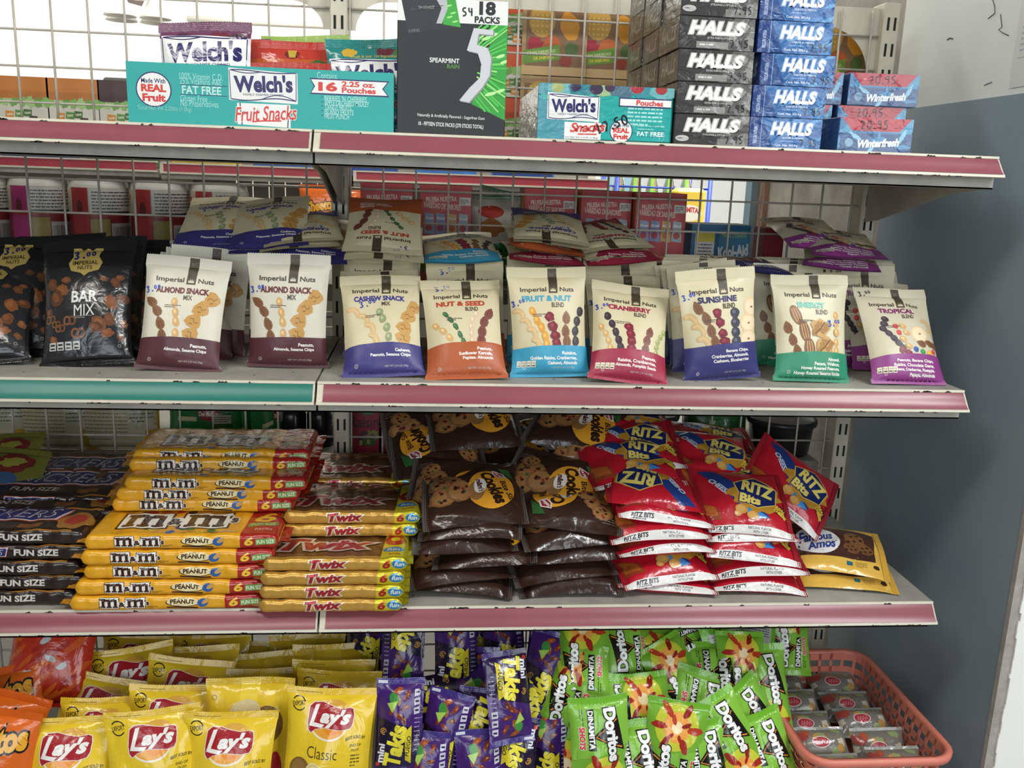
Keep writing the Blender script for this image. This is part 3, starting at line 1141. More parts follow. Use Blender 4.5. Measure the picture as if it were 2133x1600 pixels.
def red_banner(a, cx, cy, k, word="Lay's"):
    a.ell(cx - 2 * k, cy - 10 * k, 29 * k, 22 * k, '#ece3cf', 0, 28)
    a.ell(cx - 2 * k, cy - 9 * k, 27 * k, 20 * k, '#e9a23a', 0, 28)
    a.ell(cx + 6 * k, cy - 14 * k, 14 * k, 9 * k, '#e98f2e', 10, 18)
    a.ell(cx + 4 * k, cy + 12 * k, 20 * k, 11 * k, '#d8a440', 0, 20)
    out = [(-33, 3), (-32, 13), (-26, 18.5), (-14, 19), (0, 15), (14, 12), (27, 13), (32, 11), (34, 4), (34, -8), (31, -14), (20, -16), (6, -15), (-8, -14), (-22, -18), (-29, -23),
           (-33, -18), (-34, -8)]
    a.poly([(cx + x * k * 1.04, cy + y * k * 1.06) for x, y in out], '#e7dccb')
    a.poly([(cx + x * k, cy + y * k) for x, y in out], '#a3232b')
    W_ = '#ece9e4'
    # tall slanted L with a foot, then the lower-case letters
    a.poly([(cx + x * k, cy + y * k) for x, y in [(-24, 15), (-18, 16), (-25, -9), (-8, -10.5), (-12, -15.5), (-32, -14)]], W_)
    a.text("ay's", cx + 7.5 * k, cy - 1.5 * k, 46 * k, 25 * k, W_, .045, .28)


def chips_art():
    W, H = 128., 172.
    Yl = '#e5c32e'
    a = Art(W, H, Yl, '#d9b628')
    a.part = 'top'
    a.lines(14, H - 6, 60, 1, 2, 1.2, '#8c7a1c', 3)
    a.part = 'body'
    red_banner(a, 66, 136, .98)
    # stamp
    a.arc(18, 151, 9.5, 9.5, 20, 150, 1.5, '#25221b', 14)
    a.arc(18, 151, 9.5, 9.5, 205, 330, 1.5, '#25221b', 14)
    a.text('EXPORT', 18, 151, 19, 6.5, '#25221b', .005, rot=10)
    a.text('BEST SOLD BY', 106, 108, 28, 4.2, '#3d3717', .006, arc=2.5)
    a.text('END OF', 107, 99.5, 16, 3.6, '#3d3717', .006)
    a.text('DLUO', 107, 93.5, 11, 3.6, '#3d3717', .006)
    a.lines(101, 85, 13, 4, 4.6, 2.0, '#6a6024', 3)
    a.text('Classic', 58, 88, 46, 15, '#3b3415', -.006)
    a.ell(26, 60, 17, 19, '#7b5c2e', 20, 20)
    a.ell(24, 64, 11, 12, '#8d6b38', 20, 14)
    for i, (x, y, rx, ry, r, c) in enumerate([(50, 58, 13, 18, 25, '#e3d39a'), (68, 50, 13, 17, -30, '#d9c27a'), (86, 40, 16, 11, -20, '#e6c965'), (56, 38, 18, 10, 10, '#e0c060'), (100, 30, 12, 9, 20, '#dab64e')]):
        a.blob(x, y, rx, ry, c, r, i, .06, 20)
        a.arc(x, y, rx * .8, ry * .8, 30, 190, .9, '#c8a648', 14, r)
    a.arc(14, 20, 3, 3, 0, 360, .7, '#6a6024', 12)
    return a


def chips_back():
    W, H = 128., 172.
    a = Art(W, H, '#dfbd2b')
    a.rect(50, 0, 78, H, '#e8ca3c')
    a.ell(96, 112, 22, 26, '#7b5c2e', 20, 22)
    a.ell(52, 100, 20, 26, '#cbb27a', -20, 22)
    a.ell(60, 128, 24, 16, '#d6c493', 10, 22)
    a.arc(12, 146, 3.4, 3.4, 0, 360, .8, '#4a431c', 14)
    a.ell(110, 44, 10, 30, '#a3232b', 0, 18)
    a.lines(14, 80, 30, 12, 4, 1.6, '#5d551f', 5)
    a.barcode(16, 14, 30, 20, 4)
    return a


def puffs_art():
    W, H = 130., 176.
    O = '#d9661d'
    a = Art(W, H, O, '#cf5c18')
    for i in range(26):
        rng = np.random.RandomState(i)
        x, y = 10 + 110 * rng.rand(), 8 + 62 * rng.rand()
        a.blob(x, y, 14, 3.6, ('#e8872a', '#c94a1a', '#f09a3a')[i % 3], 160 * rng.rand(), i, .2, 14)
    a.poly([(0, 0), (W, 0), (W, 30), (90, 46), (50, 34), (0, 52)], '#c2301c')
    for i in range(9):
        a.blob(12 + i * 13, 22 + (i * 29) % 20, 13, 4, '#e07a28', 20 + 37 * i, i, .2, 14)
    K = '#17130f'
    a.text('Cheetos', 66, 138, 106, 34, '#e8a92e', .05, .1, 8, (.05, K), (.085, '#ece7df'))
    a.lines(30, 108, 60, 2, 5, 2.6, '#efe3c8', 8)
    a.arc(16, 108, 8, 8, 0, 330, 1.6, K, 16)
    return a


def hot_puffs_art():
    W, H = 130., 176.
    a = Art(W, H, '#c0351f', '#b12c1a')
    for i in range(30):
        rng = np.random.RandomState(i + 50)
        x, y = 12 + 106 * rng.rand(), 14 + 130 * rng.rand()
        a.blob(x, y, 17, 4.2, ('#cf5a22', '#d86a26', '#a92a1a')[i % 3], 20 + 30 * rng.rand(), i, .2, 14)
    for (x, y, r) in ((40, 120, 60), (58, 96, 20), (70, 70, -20), (36, 48, 10), (66, 108, 70), (90, 60, 20)):
        a.blob(x, y, 9, 4.4, '#bfc4c4', r, int(x), .25, 14)
    a.ell(14, 118, 8, 12, '#3f5a48', 10)
    return a


def takis_art():
    W, H = 68., 128.
    P = '#401f6a'
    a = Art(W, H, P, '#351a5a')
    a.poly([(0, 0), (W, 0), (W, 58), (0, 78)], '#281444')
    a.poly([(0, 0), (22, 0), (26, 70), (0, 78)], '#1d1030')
    for i, (x, y, r) in enumerate([(24, 88, 60), (32, 100, 100), (42, 90, 20), (34, 80, 150), (30, 112, 30), (40, 74, 120), (44, 106, 60)]):
        a.blob(x, y, 7.6, 3.4, ('#7d3320', '#9a4a24', '#642618')[i % 3], r, i, .22, 14)
        a.ell(x + 2, y + 1, 2.4, 1.2, '#b87030', r, 8)
    a.ell(26, 102, 6.5, 9, '#3f8a3c', 20, 16)
    a.poly([(16, 96), (32, 100), (24, 84)], '#a6c85a')
    Yl = '#e6d838'
    a.text('Takis', 29, 38, 60, 25, Yl, .06, .1, 80, (.03, '#1b1430'))
    a.text('mini', 9, 28, 26, 9, '#dcdce4', .03, 0, 84)
    a.poly([(44, 18), (52, 14), (52, 66), (43, 58)], '#d8c62e')
    a.text('FUEGO', 47.5, 38, 28, 6, '#3a2f10', .02, .1, 84)
    a.arc(12, 58, 4, 4, 0, 300, 1.4, '#c98f3a', 14)
    a.arc(12, 58, 1.7, 1.7, 60, 360, 1.0, '#e0b050', 10)
    a.rect(3, 10, 8, 15, '#b8352f')
    for i in range(3):
        a.poly([(55, 80 + i * 12), (63, 81 + i * 12), (63, 90 + i * 12), (55, 89 + i * 12)], '#c9c9d4')
        a.rect(56.5, 84 + i * 12, 61.5, 86.5 + i * 12, '#2a2348')
    a.lines(56, 74, 8, 8, 6, 1.4, '#a29ac0', 3)
    a.part = 'top'
    a.rect(3, H - 6, 16, H - 2, '#c9c9d4')
    return a


def turned(a0):
    """the same sheet turned a quarter, for bags whose print runs along the seals"""
    b = Art(a0.H, a0.W, a0.base, a0.back)
    for (V, T, c, q, p) in a0.items:
        b.seq += 1
        b.items.append((np.stack([V[:, 1], a0.W - V[:, 0]], 1), T, c, q, p))
    return b


def dorit_art():
    W, H = 122., 74.
    G = '#74ab34'
    a = Art(W, H, G, '#9aa29a')
    a.poly([(6, 0), (70, 0), (56, H), (6, H)], '#82ba40')
    a.ell(92, 38, 27, 27, '#c3c83a', 0, 24)
    a.ell(92, 38, 17, 17, '#e9a24a', 0, 20)
    a.ell(92, 38, 7, 7, '#f2dcae', 0, 14)
    for i, (x, y, r, l) in enumerate([(92, 60, 90, 9), (110, 50, 35, 10), (74, 52, 150, 9), (72, 28, 205, 10), (90, 16, 265, 10), (110, 26, 330, 9), (82, 46, 130, 5), (100, 42, 10, 6),
                                      (95, 27, 290, 6), (80, 34, 200, 5)]):
        a.blob(x, y, l, l * .42, ('#a3281c', '#b23a22', '#8c1f18')[i % 3], r, i, .16, 16)
    K = '#16120f'
    a.poly([(20, 58), (62, 66), (44, 26)], K)
    a.stroke([(25, 57), (44, 30), (58, 63)], 1.6, '#e08a3a')
    a.text('Doritos', 42, 50, 60, 15, '#efefec', .045, .05, 3, (.05, K))
    a.rect(12, 20, 58, 29, K)
    a.text('DINAMITA', 35, 24.5, 43, 7, '#efefec', .03, .05)
    a.text('SHOTS', 44, 13, 26, 7, '#d43a34', .04, .1, 0, (.05, '#efe6e6'))
    a.lines(12, 14, 18, 2, 3, 1.4, '#3c5a1c', 3)
    return a


def dorit_back():
    a = Art(72., 118., '#6fb42a')
    a.rect(10, 14, 62, 84, '#b9beb8')
    a.barcode(18, 22, 22, 30, 5)
    a.lines(14, 78, 44, 6, 3.4, 1.4, '#3a3d3a', 4)
    a.scrawl('M Co', 24, 86, 9, '#2b2b30', 1.0)
    return a


def slab_m(a, x, y, w, h, c):
    """one slab-serif lower-case m, x,y = lower left"""
    s = w / 10.0
    t = h * .17
    for x0 in (0.5, 4.0, 7.5):
        a.rect(x + (x0 + .2) * s, y, x + (x0 + 1.9) * s, y + h * (.9 if x0 > 1 else 1), c)
        a.rect(x + (x0 - .5) * s, y, x + (x0 + 2.4) * s, y + t, c)
    a.rect(x, y + h - t, x + 2.2 * s, y + h, c)
    for x0 in (1.5, 5.0):
        a.poly([(x + x0 * s, y + h * .62), (x + (x0 + .9) * s, y + h * .97), (x + (x0 + 3.1) * s, y + h * .97), (x + (x0 + 4.3) * s, y + h * .78),
                (x + (x0 + 4.3) * s, y + h * .55), (x + (x0 + 2.7) * s, y + h * .74), (x + (x0 + .9) * s, y + h * .7)], c)


def mm_logo(a, cx, cy, w, h, c='#3a1c17', o='#ece8dc', k='#2a1512'):
    e = h * .07
    for (d, cc) in ((e * 2.2, k), (e * 1.3, o), (0, c)):
        for x0 in (cx - w * .5, cx + w * .06):
            if d:
                a.rect(x0 - d, cy - h / 2 - d, x0 + w * .38 + d, cy + h / 2 + d, cc)
            else:
                slab_m(a, x0, cy - h / 2, w * .38, h, cc)
    a.ell(cx - w * .03, cy - h * .1, w * .085, h * .36, o, 0, 14)
    a.text('&', cx - w * .03, cy - h * .1, w * .14, h * .56, c, .04)
    a.text("'s", cx + w * .5, cy + h * .05, w * .1, h * .62, c, .03, out=(.05, o))


MMW, MMD, MMH = 262., 128., 21.


def mm_art():
    W, H = MMW, MMH + MMD
    Yl, R, B = '#e0a322', '#a3231f', '#3a1c17'
    a = Art(W, H, Yl)
    x0 = W * .80
    a.rect(x0, 0, W, MMH, R)
    a.poly([(x0, MMH), (W, MMH), (W, H), (x0 + 6, H)], R)
    # front face
    mm_logo(a, W * .28, MMH * .5, 62, 12.5, B)
    a.ell(W * .585, MMH * .52, 24, 6.6, '#3a1c17', 0, 22)
    a.ell(W * .585, MMH * .55, 22.5, 6.4, '#ead9a4', 0, 22)
    a.text('PEANUT', W * .58, MMH * .54, 33, 7, B, .03, arc=1)
    a.ell(W * .685, MMH * .48, 7.2, 6.4, '#2c5a9e', 0, 16)
    a.ell(W * .70, MMH * .56, 6, 3, '#c79c58', 30, 12)
    a.poly([(W * .5, 3), (W * .66, 1.6), (W * .66, 4), (W * .5, 5)], B)
    a.lines(W * .4, MMH * .25, 14, 2, 2, .8, '#5a3a1c', 3)
    a.text('6', W * .845, MMH * .5, 12, 13, '#e6bf3a', .03, .2)
    a.poly([(W * .88, 4.5), (W * .985, 7), (W * .985, 15.5), (W * .88, 13.5)], '#6f9a4a')
    a.text('FUN SIZE', W * .932, 10, 24, 5.6, '#e6eccf', .02, rot=5)
    # top face
    yb = MMH
    a.poly([(34, yb + 4), (70, yb + 9), (120, yb + 5), (170, yb + 9), (205, yb + 6), (200, yb + 108), (30, yb + 112)], '#d99a1e')
    for i in range(22):
        rng = np.random.RandomState(i)
        a.ell(60 + 120 * rng.rand(), yb + 8 + 20 * rng.rand() + (i % 2) * 62, 6.5, 5.5, ('#3f6f38', '#b0301f', '#2c5a9e', '#5a3018', '#d8b52c', '#c9641e')[i % 6], 0, 14)
    mm_logo(a, 116, yb + 50, 150, 46, B)
    a.text('6', W * .9, yb + 62, 30, 34, '#d8b02c', .02, .2)
    a.poly([(W * .82, yb + 28), (W * .98, yb + 32), (W * .98, yb + 44), (W * .82, yb + 42)], '#6f8a3a')
    a.text('FUN SIZE', W * .9, yb + 37, 34, 8, '#b8c890', .02, rot=3)
    a.text('PACKS', W * .91, yb + 18, 24, 7, '#d8b0a0', .02)
    a.text('NET WT 3.74 OZ (106g)', W * .58, yb + 7, 52, 4, '#4a3416', .006)
    for i in range(3):
        a.ell(W * .70 + i * 7, yb + 8 + (i % 2) * 3, 5, 3, '#c9a568', 20, 10)
    return a


TWW, TWD, TWH = 200., 122., 19.


def twix_word(a, cx, cy, w, h):
    for (d, c) in ((1, '#e2d9cf'), (0, '#a8262e')):
        b = .11 if d else .045
        a.text('Twix', cx, cy, w, h, c, b if d else .045, .28, 0, taper=-.25)


def twix_art():
    W, H = TWW, TWH + TWD
    G, Bn, Yl = '#c99b45', '#6b4524', '#d3c72a'
    a = Art(W, H, G)
    a.rect(2, TWH + 1, W - 2, H, Bn)
    a.rect(6, TWH, W - 6, TWH + 5, '#c99a48')
    for i in range(12):
        a.blob(20 + i * 13, TWH + 80 + (i * 17) % 26, 16, 5, ('#8a5a2c', '#a87238', '#5a3418')[i % 3], 20, i, .3, 14)
    a.rect(W * .81, 0, W, TWH, Yl)
    a.poly([(W * .81, TWH), (W, TWH), (W, H), (W * .86, H)], Yl)
    a.text('Twix', W * .45, TWH * .5, 52, 13.5, '#a8262e', .045, .25, 3, (.05, '#e9dfc8'), taper=-.2)
    a.text('6', W * .855, TWH * .5, 11, 13, '#b02a22', .05, .2)
    a.ell(W * .945, TWH * .5, 10.5, 6.6, '#2f86bd', 0, 18)
    a.text('fun', W * .945, TWH * .5, 14, 6.5, '#e4eef2', .03, .2)
    a.text('Twix', W * .42, TWH + 44, 136, 38, '#a0252d', .05, .28, 0, (.05, '#d8cdbf'), taper=-.22)
    a.ell(W * .91, TWH + 60, 15, 19, '#b02a22', 0, 18)
    a.ell(W * .91, TWH + 62, 7, 7, Yl, 0, 12)
    a.ell(W * .9, TWH + 26, 15, 9, '#2f86bd', 0, 18)
    a.text('fun', W * .9, TWH + 26, 18, 9, '#cfe0ea', .02, .2)
    a.text('BARS', W * .91, TWH + 10, 16, 4, '#b02a22', .03)
    a.rect(10, TWH + 40, 18, TWH + 52, '#cfcfc8')
    a.lines(20, TWH + 10, 60, 1, 2, 1.4, '#c9b48a', 4)
    return a


SNW, SND, SNH = 250., 120., 21.


def snick_art():
    W, H = SNW, SNH + SND
    Bk, Bl, Rd = '#2a1f1b', '#2a2a66', '#b04a4a'
    a = Art(W, H, Bk)
    def logo(cx, cy, w, h):
        P = lambda e: [(cx - w / 2 - e, cy - h / 2 - e), (cx + w / 2 - h * .3 + e, cy - h / 2 - e * .8), (cx + w / 2 + e, cy + h / 2 + e), (cx - w / 2 + h * .3 - e, cy + h / 2 + e)]
        a.poly(P(h * .16), Rd)
        a.poly(P(h * .08), '#d6d2cc')
        a.poly(P(0), Bl)
        a.text('SNICKERS', cx, cy, w * .86, h * .7, '#d9d6d4', -.005, .3)
        a.text('SNICKERS', cx, cy, w * .84, h * .62, '#34346e', -.03, .3)
    logo(W * .36, SNH * .5, 74, 11)
    a.text('FUN SIZE', W * .66, SNH * .48, 60, 9.5, '#cfcbc4', .03, .05)
    a.poly([(W * .62, SNH - 1), (W * .93, SNH - 2), (W * .93, SNH + 1), (W * .7, SNH + 2)], '#9c6a2c')
    logo(W * .45, SNH + 62, 190, 44)
    a.text('FUN SIZE', W * .36, SNH + 20, 70, 13, '#bcb8b0', .02, .1)
    a.blob(W * .9, SNH + 34, 24, 30, '#9c6a2c', 0, 3, .1)
    a.blob(W * .9, SNH + 38, 15, 18, '#a03324', 0, 5, .1)
    a.rect(W * .62, SNH + 10, W * .74, SNH + 24, '#7a4a26')
    return a


def cookie_art(back=False):
    W, H = 150., 132.
    a = Art(W, H, '#2f1d15', '#2a1a13')
    # sheet is read sideways on the bag: seals left and right in the photo are the sheet's top and bottom
    a.rect(0, 0, W, 132, '#33201a')
    for (x, y, r) in ((34, 76, 24), (28, 48, 18), (54, 58, 20), (30, 96, 15)):
        a.blob(x, y, r, r * .9, '#7d5734', 0, int(x), .07, 26)
        a.blob(x + 1, y + 1, r * .86, r * .78, '#94693f', 0, int(x), .07, 24)
        for i in range(7):
            rng = np.random.RandomState(i + int(x))
            t, q = rng.rand() * 6.28, r * .6 * rng.rand() ** .5
            a.blob(x + q * math.cos(t), y + q * math.sin(t), r * .15, r * .12, ('#3a1d14', '#5c2a22', '#3c5a34', '#8a2f22', '#2e1a12')[i % 5], i * 40, i, .2, 10)
    Y = '#d6952c'
    a.ell(100, 62, 33, 40, Y, -14, 30)
    a.ell(78, 56, 12, 16, '#8a6238', 0, 18)
    a.text('Cookies', 104, 64, 66, 21, '#2a1a10', .05, 0, -72)
    a.text('Bite Size', 124, 58, 44, 9, '#3a2412', .02, 0, -72)
    a.ell(84, 66, 9, 14, '#d9d2c8', -14, 16)
    a.text("m&m's", 84, 66, 22, 9, '#4a1c18', .04, 0, -80)
    a.poly([(104, 104), (120, 100), (124, 88), (112, 86), (104, 94)], '#d8d0c8')
    a.poly([(106, 102), (118, 99), (121, 90), (112, 88), (106, 95)], '#8c2430')
    a.text('Keebler', 113, 95, 15, 5, '#e6dcd8', .02, 0, -50)
    a.poly([(112, 112), (130, 112), (134, 84), (122, 96)], '#2f5a2e')
    a.lines(8, 112, 22, 3, 4, 1.2, '#7d7168', 4)
    return a


def ritz_art():
    W, H = 152., 128.
    R = '#b3182a'
    a = Art(W, H, R, '#a01626')
    a.rect(0, 0, W, 11, '#dcdad6')
    a.text('RITZ BITS', 38, 6.5, 36, 6, '#23222a', .03, .1)
    a.lines(20, 1.4, 40, 1, 2, 1.4, '#4a4a50', 2)
    a.text('NATURAL FLAVOR', 96, 7.6, 36, 3.4, '#23222a', .01)
    a.text('WITH OTHER', 98, 3.2, 24, 3.0, '#23222a', .01)
    a.poly([(4, 60), (34, 40), (40, 20), (8, 22)], '#8a3a22')
    a.poly([(6, 56), (30, 42), (34, 26), (10, 30)], '#a85a26')
    a.poly([(14, 118), (40, 122), (112, 26), (84, 22)], '#1d3a7c')
    a.poly([(62, 62), (112, 24), (84, 20)], '#3a86c6')
    a.text('CHEESE', 42, 82, 40, 9, '#c6d6e6', .03, .1, -52)
    # melted cheese with the shield
    a.blob(96, 66, 40, 32, '#b8862e', 0, 4, .18, 26)
    a.poly([(64, 88), (100, 104), (134, 84), (128, 54), (96, 42), (72, 56)], '#16245c')
    a.stroke([(64, 88), (100, 104), (134, 84), (128, 54), (96, 42), (72, 56)], 1.8, '#d9c25a', True)
    a.text('RITZ', 102, 80, 54, 24, '#e2cf6a', .06, .12, -12)
    a.text('Bits', 86, 58, 34, 17, '#e2cf6a', .06, .05, -8, (.05, '#16245c'))
    for (x, y, r) in ((70, 38, 10), (86, 27, 9), (64, 30, 6)):
        a.ell(x, y, r, r * .9, '#c48f46', 0, 18)
        a.ell(x - 1, y + 1, r * .72, r * .62, '#d3a35c', 0, 14)
    a.poly([(122, 38), (134, 56), (147, 48), (136, 28)], '#5c1018')
    a.text('REAL', 134, 46, 17, 8, '#e2c94a', .05, 0, -42)
    a.text('CHEESE', 131, 37, 22, 7.5, '#e2c94a', .05, 0, -42)
    return a


def amos_art():
    W, H = 152., 120.
    Y = '#d9ad4c'
    a = Art(W, H, Y, '#d0cabb')
    a.poly([(8, 26), (132, 30), (140, 106), (10, 108)], '#43271f')
    a.ell(46, 64, 34, 33, '#d8d6d4', 0, 30)
    a.text('Famous', 44, 74, 52, 22, '#2d3f86', .03, .35, 8)
    a.text('Amos', 50, 52, 44, 20, '#2d3f86', .03, .35, 8)
    for (x, y, r) in ((104, 76, 17), (120, 58, 14), (96, 52, 13)):
        a.blob(x, y, r, r * .9, '#6f4a2c', 0, int(x), .08, 22)
        for i in range(5):
            a.blob(x + (i - 2) * r * .3, y + ((i * 3) % 5 - 2) * r * .25, r * .16, r * .14, '#2a1812', 0, i, .2, 9)
    a.poly([(86, 14), (95, 14), (96, 23), (87, 24)], '#2a6a78')
    a.lines(100, 22, 18, 4, 3, 1, '#6a5a30', 3)
    a.blob(132, 20, 5, 4, '#3a2014', 0, 2)
    return a


def swoosh_logo(a, cx, cy, w, h, word="Welch's", under='FAMILY FARMER OWNED'):
    P = '#2a2560'
    Wt = '#e6e6e2'
    x0, x1, y0, y1 = cx - w / 2, cx + w / 2, cy - h / 2, cy + h / 2
    a.poly([(x0 - 2, y0 - 2), (x1 + 2, y0 - 4), (x1 + 2, y1 - 1), (x0 - 2, y1 + 3)], Wt)
    top = [(x0 + w * t, y1 + h * .03 * math.sin(t * 6.28 + .5) - h * .03 * t) for t in np.linspace(0, 1, 16)]
    bot = [(x0 + w * t, y0 + h * .05 * math.sin(t * 6.28 + 3.4)) for t in np.linspace(0, 1, 16)]
    a.stroke(top, h * .04, P)
    a.stroke([(x, y - h * .1 * math.sin(t * math.pi)) for t, (x, y) in zip(np.linspace(0, 1, 8), top[:8])], h * .03, P)
    a.stroke(bot, h * .04, P)
    a.stroke([(x, y + h * .12 * math.sin(t * math.pi)) for t, (x, y) in zip(np.linspace(0, 1, 9), bot[7:])], h * .03, P)
    a.stroke([(x0, y0), (x0 - w * .01, y1)], h * .025, P)
    a.stroke([(x1, y0), (x1 + w * .005, y1 - h * .04)], h * .025, P)
    a.text(word, cx, cy + h * .06, w * .9, h * .62, P, .035, 0, 2)
    if under:
        a.text(under, cx, cy - h * .33, w * .62, h * .08, '#4a4670', .0, 0, 1)


def welch_front(W, H, wrapped=False):
    T = '#23a39c'
    a = Art(W, H, T, '#1f928c')
    Wt, Rd, P = '#e9e9e4', '#d23a34', '#2a2560'

    def seal(cx, cy, r):
        a.ell(cx, cy, r, r * .98, P, 0, 24)
        a.ell(cx, cy, r * .93, r * .91, Wt, 0, 24)
        a.text('Made With', cx, cy + r * .48, r * 1.35, r * .26, P, .015)
        a.text('REAL', cx, cy + r * .08, r * 1.4, r * .42, Rd, .045)
        a.text('Fruit', cx, cy - r * .45, r * 1.3, r * .44, Rd, .04)
    if not wrapped:
        k = W / 100.0
        seal(W * .098, H * .56, W * .066)
        for i, (t, y, w) in enumerate((("100% Vitamin C D.", .80, 16), ("25% Vitamins A&E", .72, 15.5), ("Gluten Free", .44, 10), ("No Preservatives", .36, 14))):
            a.text(t, W * (.195) + w * k / 2, H * y, w * k, 3.0 * k * .8, '#9ed8d2', .0)
        a.rect(W * .195, H * .655, W * .37, H * .665, P)
        a.text('FAT FREE', W * .275, H * .578, 14.5 * k, 3.0 * k, '#c9e4e0', .012)
        a.rect(W * .195, H * .495, W * .37, H * .505, P)
        a.text('Total Net Wt 2.25lbs (1.0kg)', W * .135, H * .25, 20 * k, 2 * k, '#8fd0ca', -.004)
        # carton with the name
        a.poly([(W * .405, H * .05), (W * .605, H * .02), (W * .605, H * .4), (W * .405, H * .4)], Wt)
        a.poly([(W * .42, H * .04), (W * .424, H * .04), (W * .418, H * .4), (W * .414, H * .4)], P)
        a.poly([(W * .592, H * .02), (W * .596, H * .02), (W * .60, H * .3), (W * .596, H * .3)], P)
        swoosh_logo(a, W * .505, H * .70, W * .245, H * .46)
        a.text('Fruit Snacks', W * .512, H * .245, W * .235, H * .24, Rd, .01, .28, 4, (.06, Wt))
        a.stroke([(W * .46, H * .10), (W * .5, H * .12), (W * .57, H * .13)], 1.6, Rd)
        a.text('Contains', W * .745, H * .91, 7.5 * k, 2.4 * k, '#9ed8d2', 0)
        y0, y1 = H * .62, H * .84
        for (e, c) in ((1.6, P), (0, Wt)):
            a.poly([(W * .685 - e, y0 - e), (W * .975 + e * 1.6, y0 - e), (W * .955 + e, (y0 + y1) / 2), (W * .975 + e * 1.6, y1 + e), (W * .685 - e, y1 + e), (W * .70 - e, (y0 + y1) / 2)], c)
        a.text('16', W * .748, H * .73, 7.2 * k, H * .155, Rd, .05)
        a.text('2.25 oz.', W * .864, H * .785, 12.6 * k, H * .09, Rd, .03)
        a.text('Pouches', W * .866, H * .685, 13 * k, H * .095, Rd, .03)
        for i, t in enumerate(("BERRIES 'N CHERRIES", 'APPLE ORCHARD MEDLEY', 'TANGY FRUITS', 'ISLAND FRUITS', 'FRUIT PUNCH')):
            w = len(t) * .85 * k
            a.ell(W * .725, H * (.545 - i * .075) + .8, .7, .7, P, 0, 8)
            a.text(t, W * .735 + w / 2, H * (.54 - i * .075), w, 2.0 * k, '#a8dcd6', .012)
        return a
    # wrapped carton: photo-print blue with fruit along the top
    a.poly([(0, 0), (W * .25, 0), (W * .2, H * .4), (0, H * .8)], '#4a93a2')
    for i in range(7):
        a.blob(W * (.02 + .15 * i), H * .93, 20, 9, ('#3f8f9c', '#6fb0b2', '#2f7f8c', '#9ab88a', '#4d6f80')[i % 5], 0, i, .2, 16)
    for (x, y, r, c) in ((.27, .95, 7, '#3a3350'), (.42, .93, 9, '#3a2f48'), (.52, .97, 7, '#43324c'), (.72, .98, 9, '#a8323a'), (.9, .97, 8, '#a83a3a'), (.14, .93, 8, '#a8b070')):
        a.ell(W * x, H * y, r, r * .8, c, 0, 16)
    swoosh_logo(a, W * .26, H * .60, W * .36, H * .40)
    a.rect(W * .2, H * .03, W * .47, H * .33, Wt)
    a.text('Snacks', W * .37, H * .25, W * .26, H * .17, Rd, .02, .28, 3, (.05, Wt))
    a.stroke([(W * .3, H * .12), (W * .44, H * .13)], 1.5, Rd)
    a.text('Total Net Wt 2.25lbs (1.0kg)', W * .32, H * .06, W * .26, 3, P, 0)
    for (e, c) in ((1.4, P), (0, Wt)):
        a.poly([(W * .6 - e, H * .66 - e), (W * .98, H * .66 - e), (W * .98, H * .78 + e), (W * .6 - e, H * .78 + e)], c)
    a.text('Pouches', W * .82, H * .72, W * .2, H * .1, Rd, .03)
    a.lines(W * .66, H * .6, W * .26, 5, 5, 2.2, '#a8dcd6', 3)
    seal(W * .62, H * .20, W * .085)
    a.text('FAT FREE', W * .84, H * .17, W * .2, 6, '#dfeeea', .02)
    a.rect(W * .74, H * .12, W * .95, H * .125, P)
    a.rect(W * .74, H * .22, W * .95, H * .225, P)
    a.lines(W * .74, H * .3, W * .2, 2, 4, 1.6, '#8fd0ca', 5)
    a.scrawl('17.50', W * .44, H * .12, 13, '#1c1c1e', 1.6, 20)
    return a


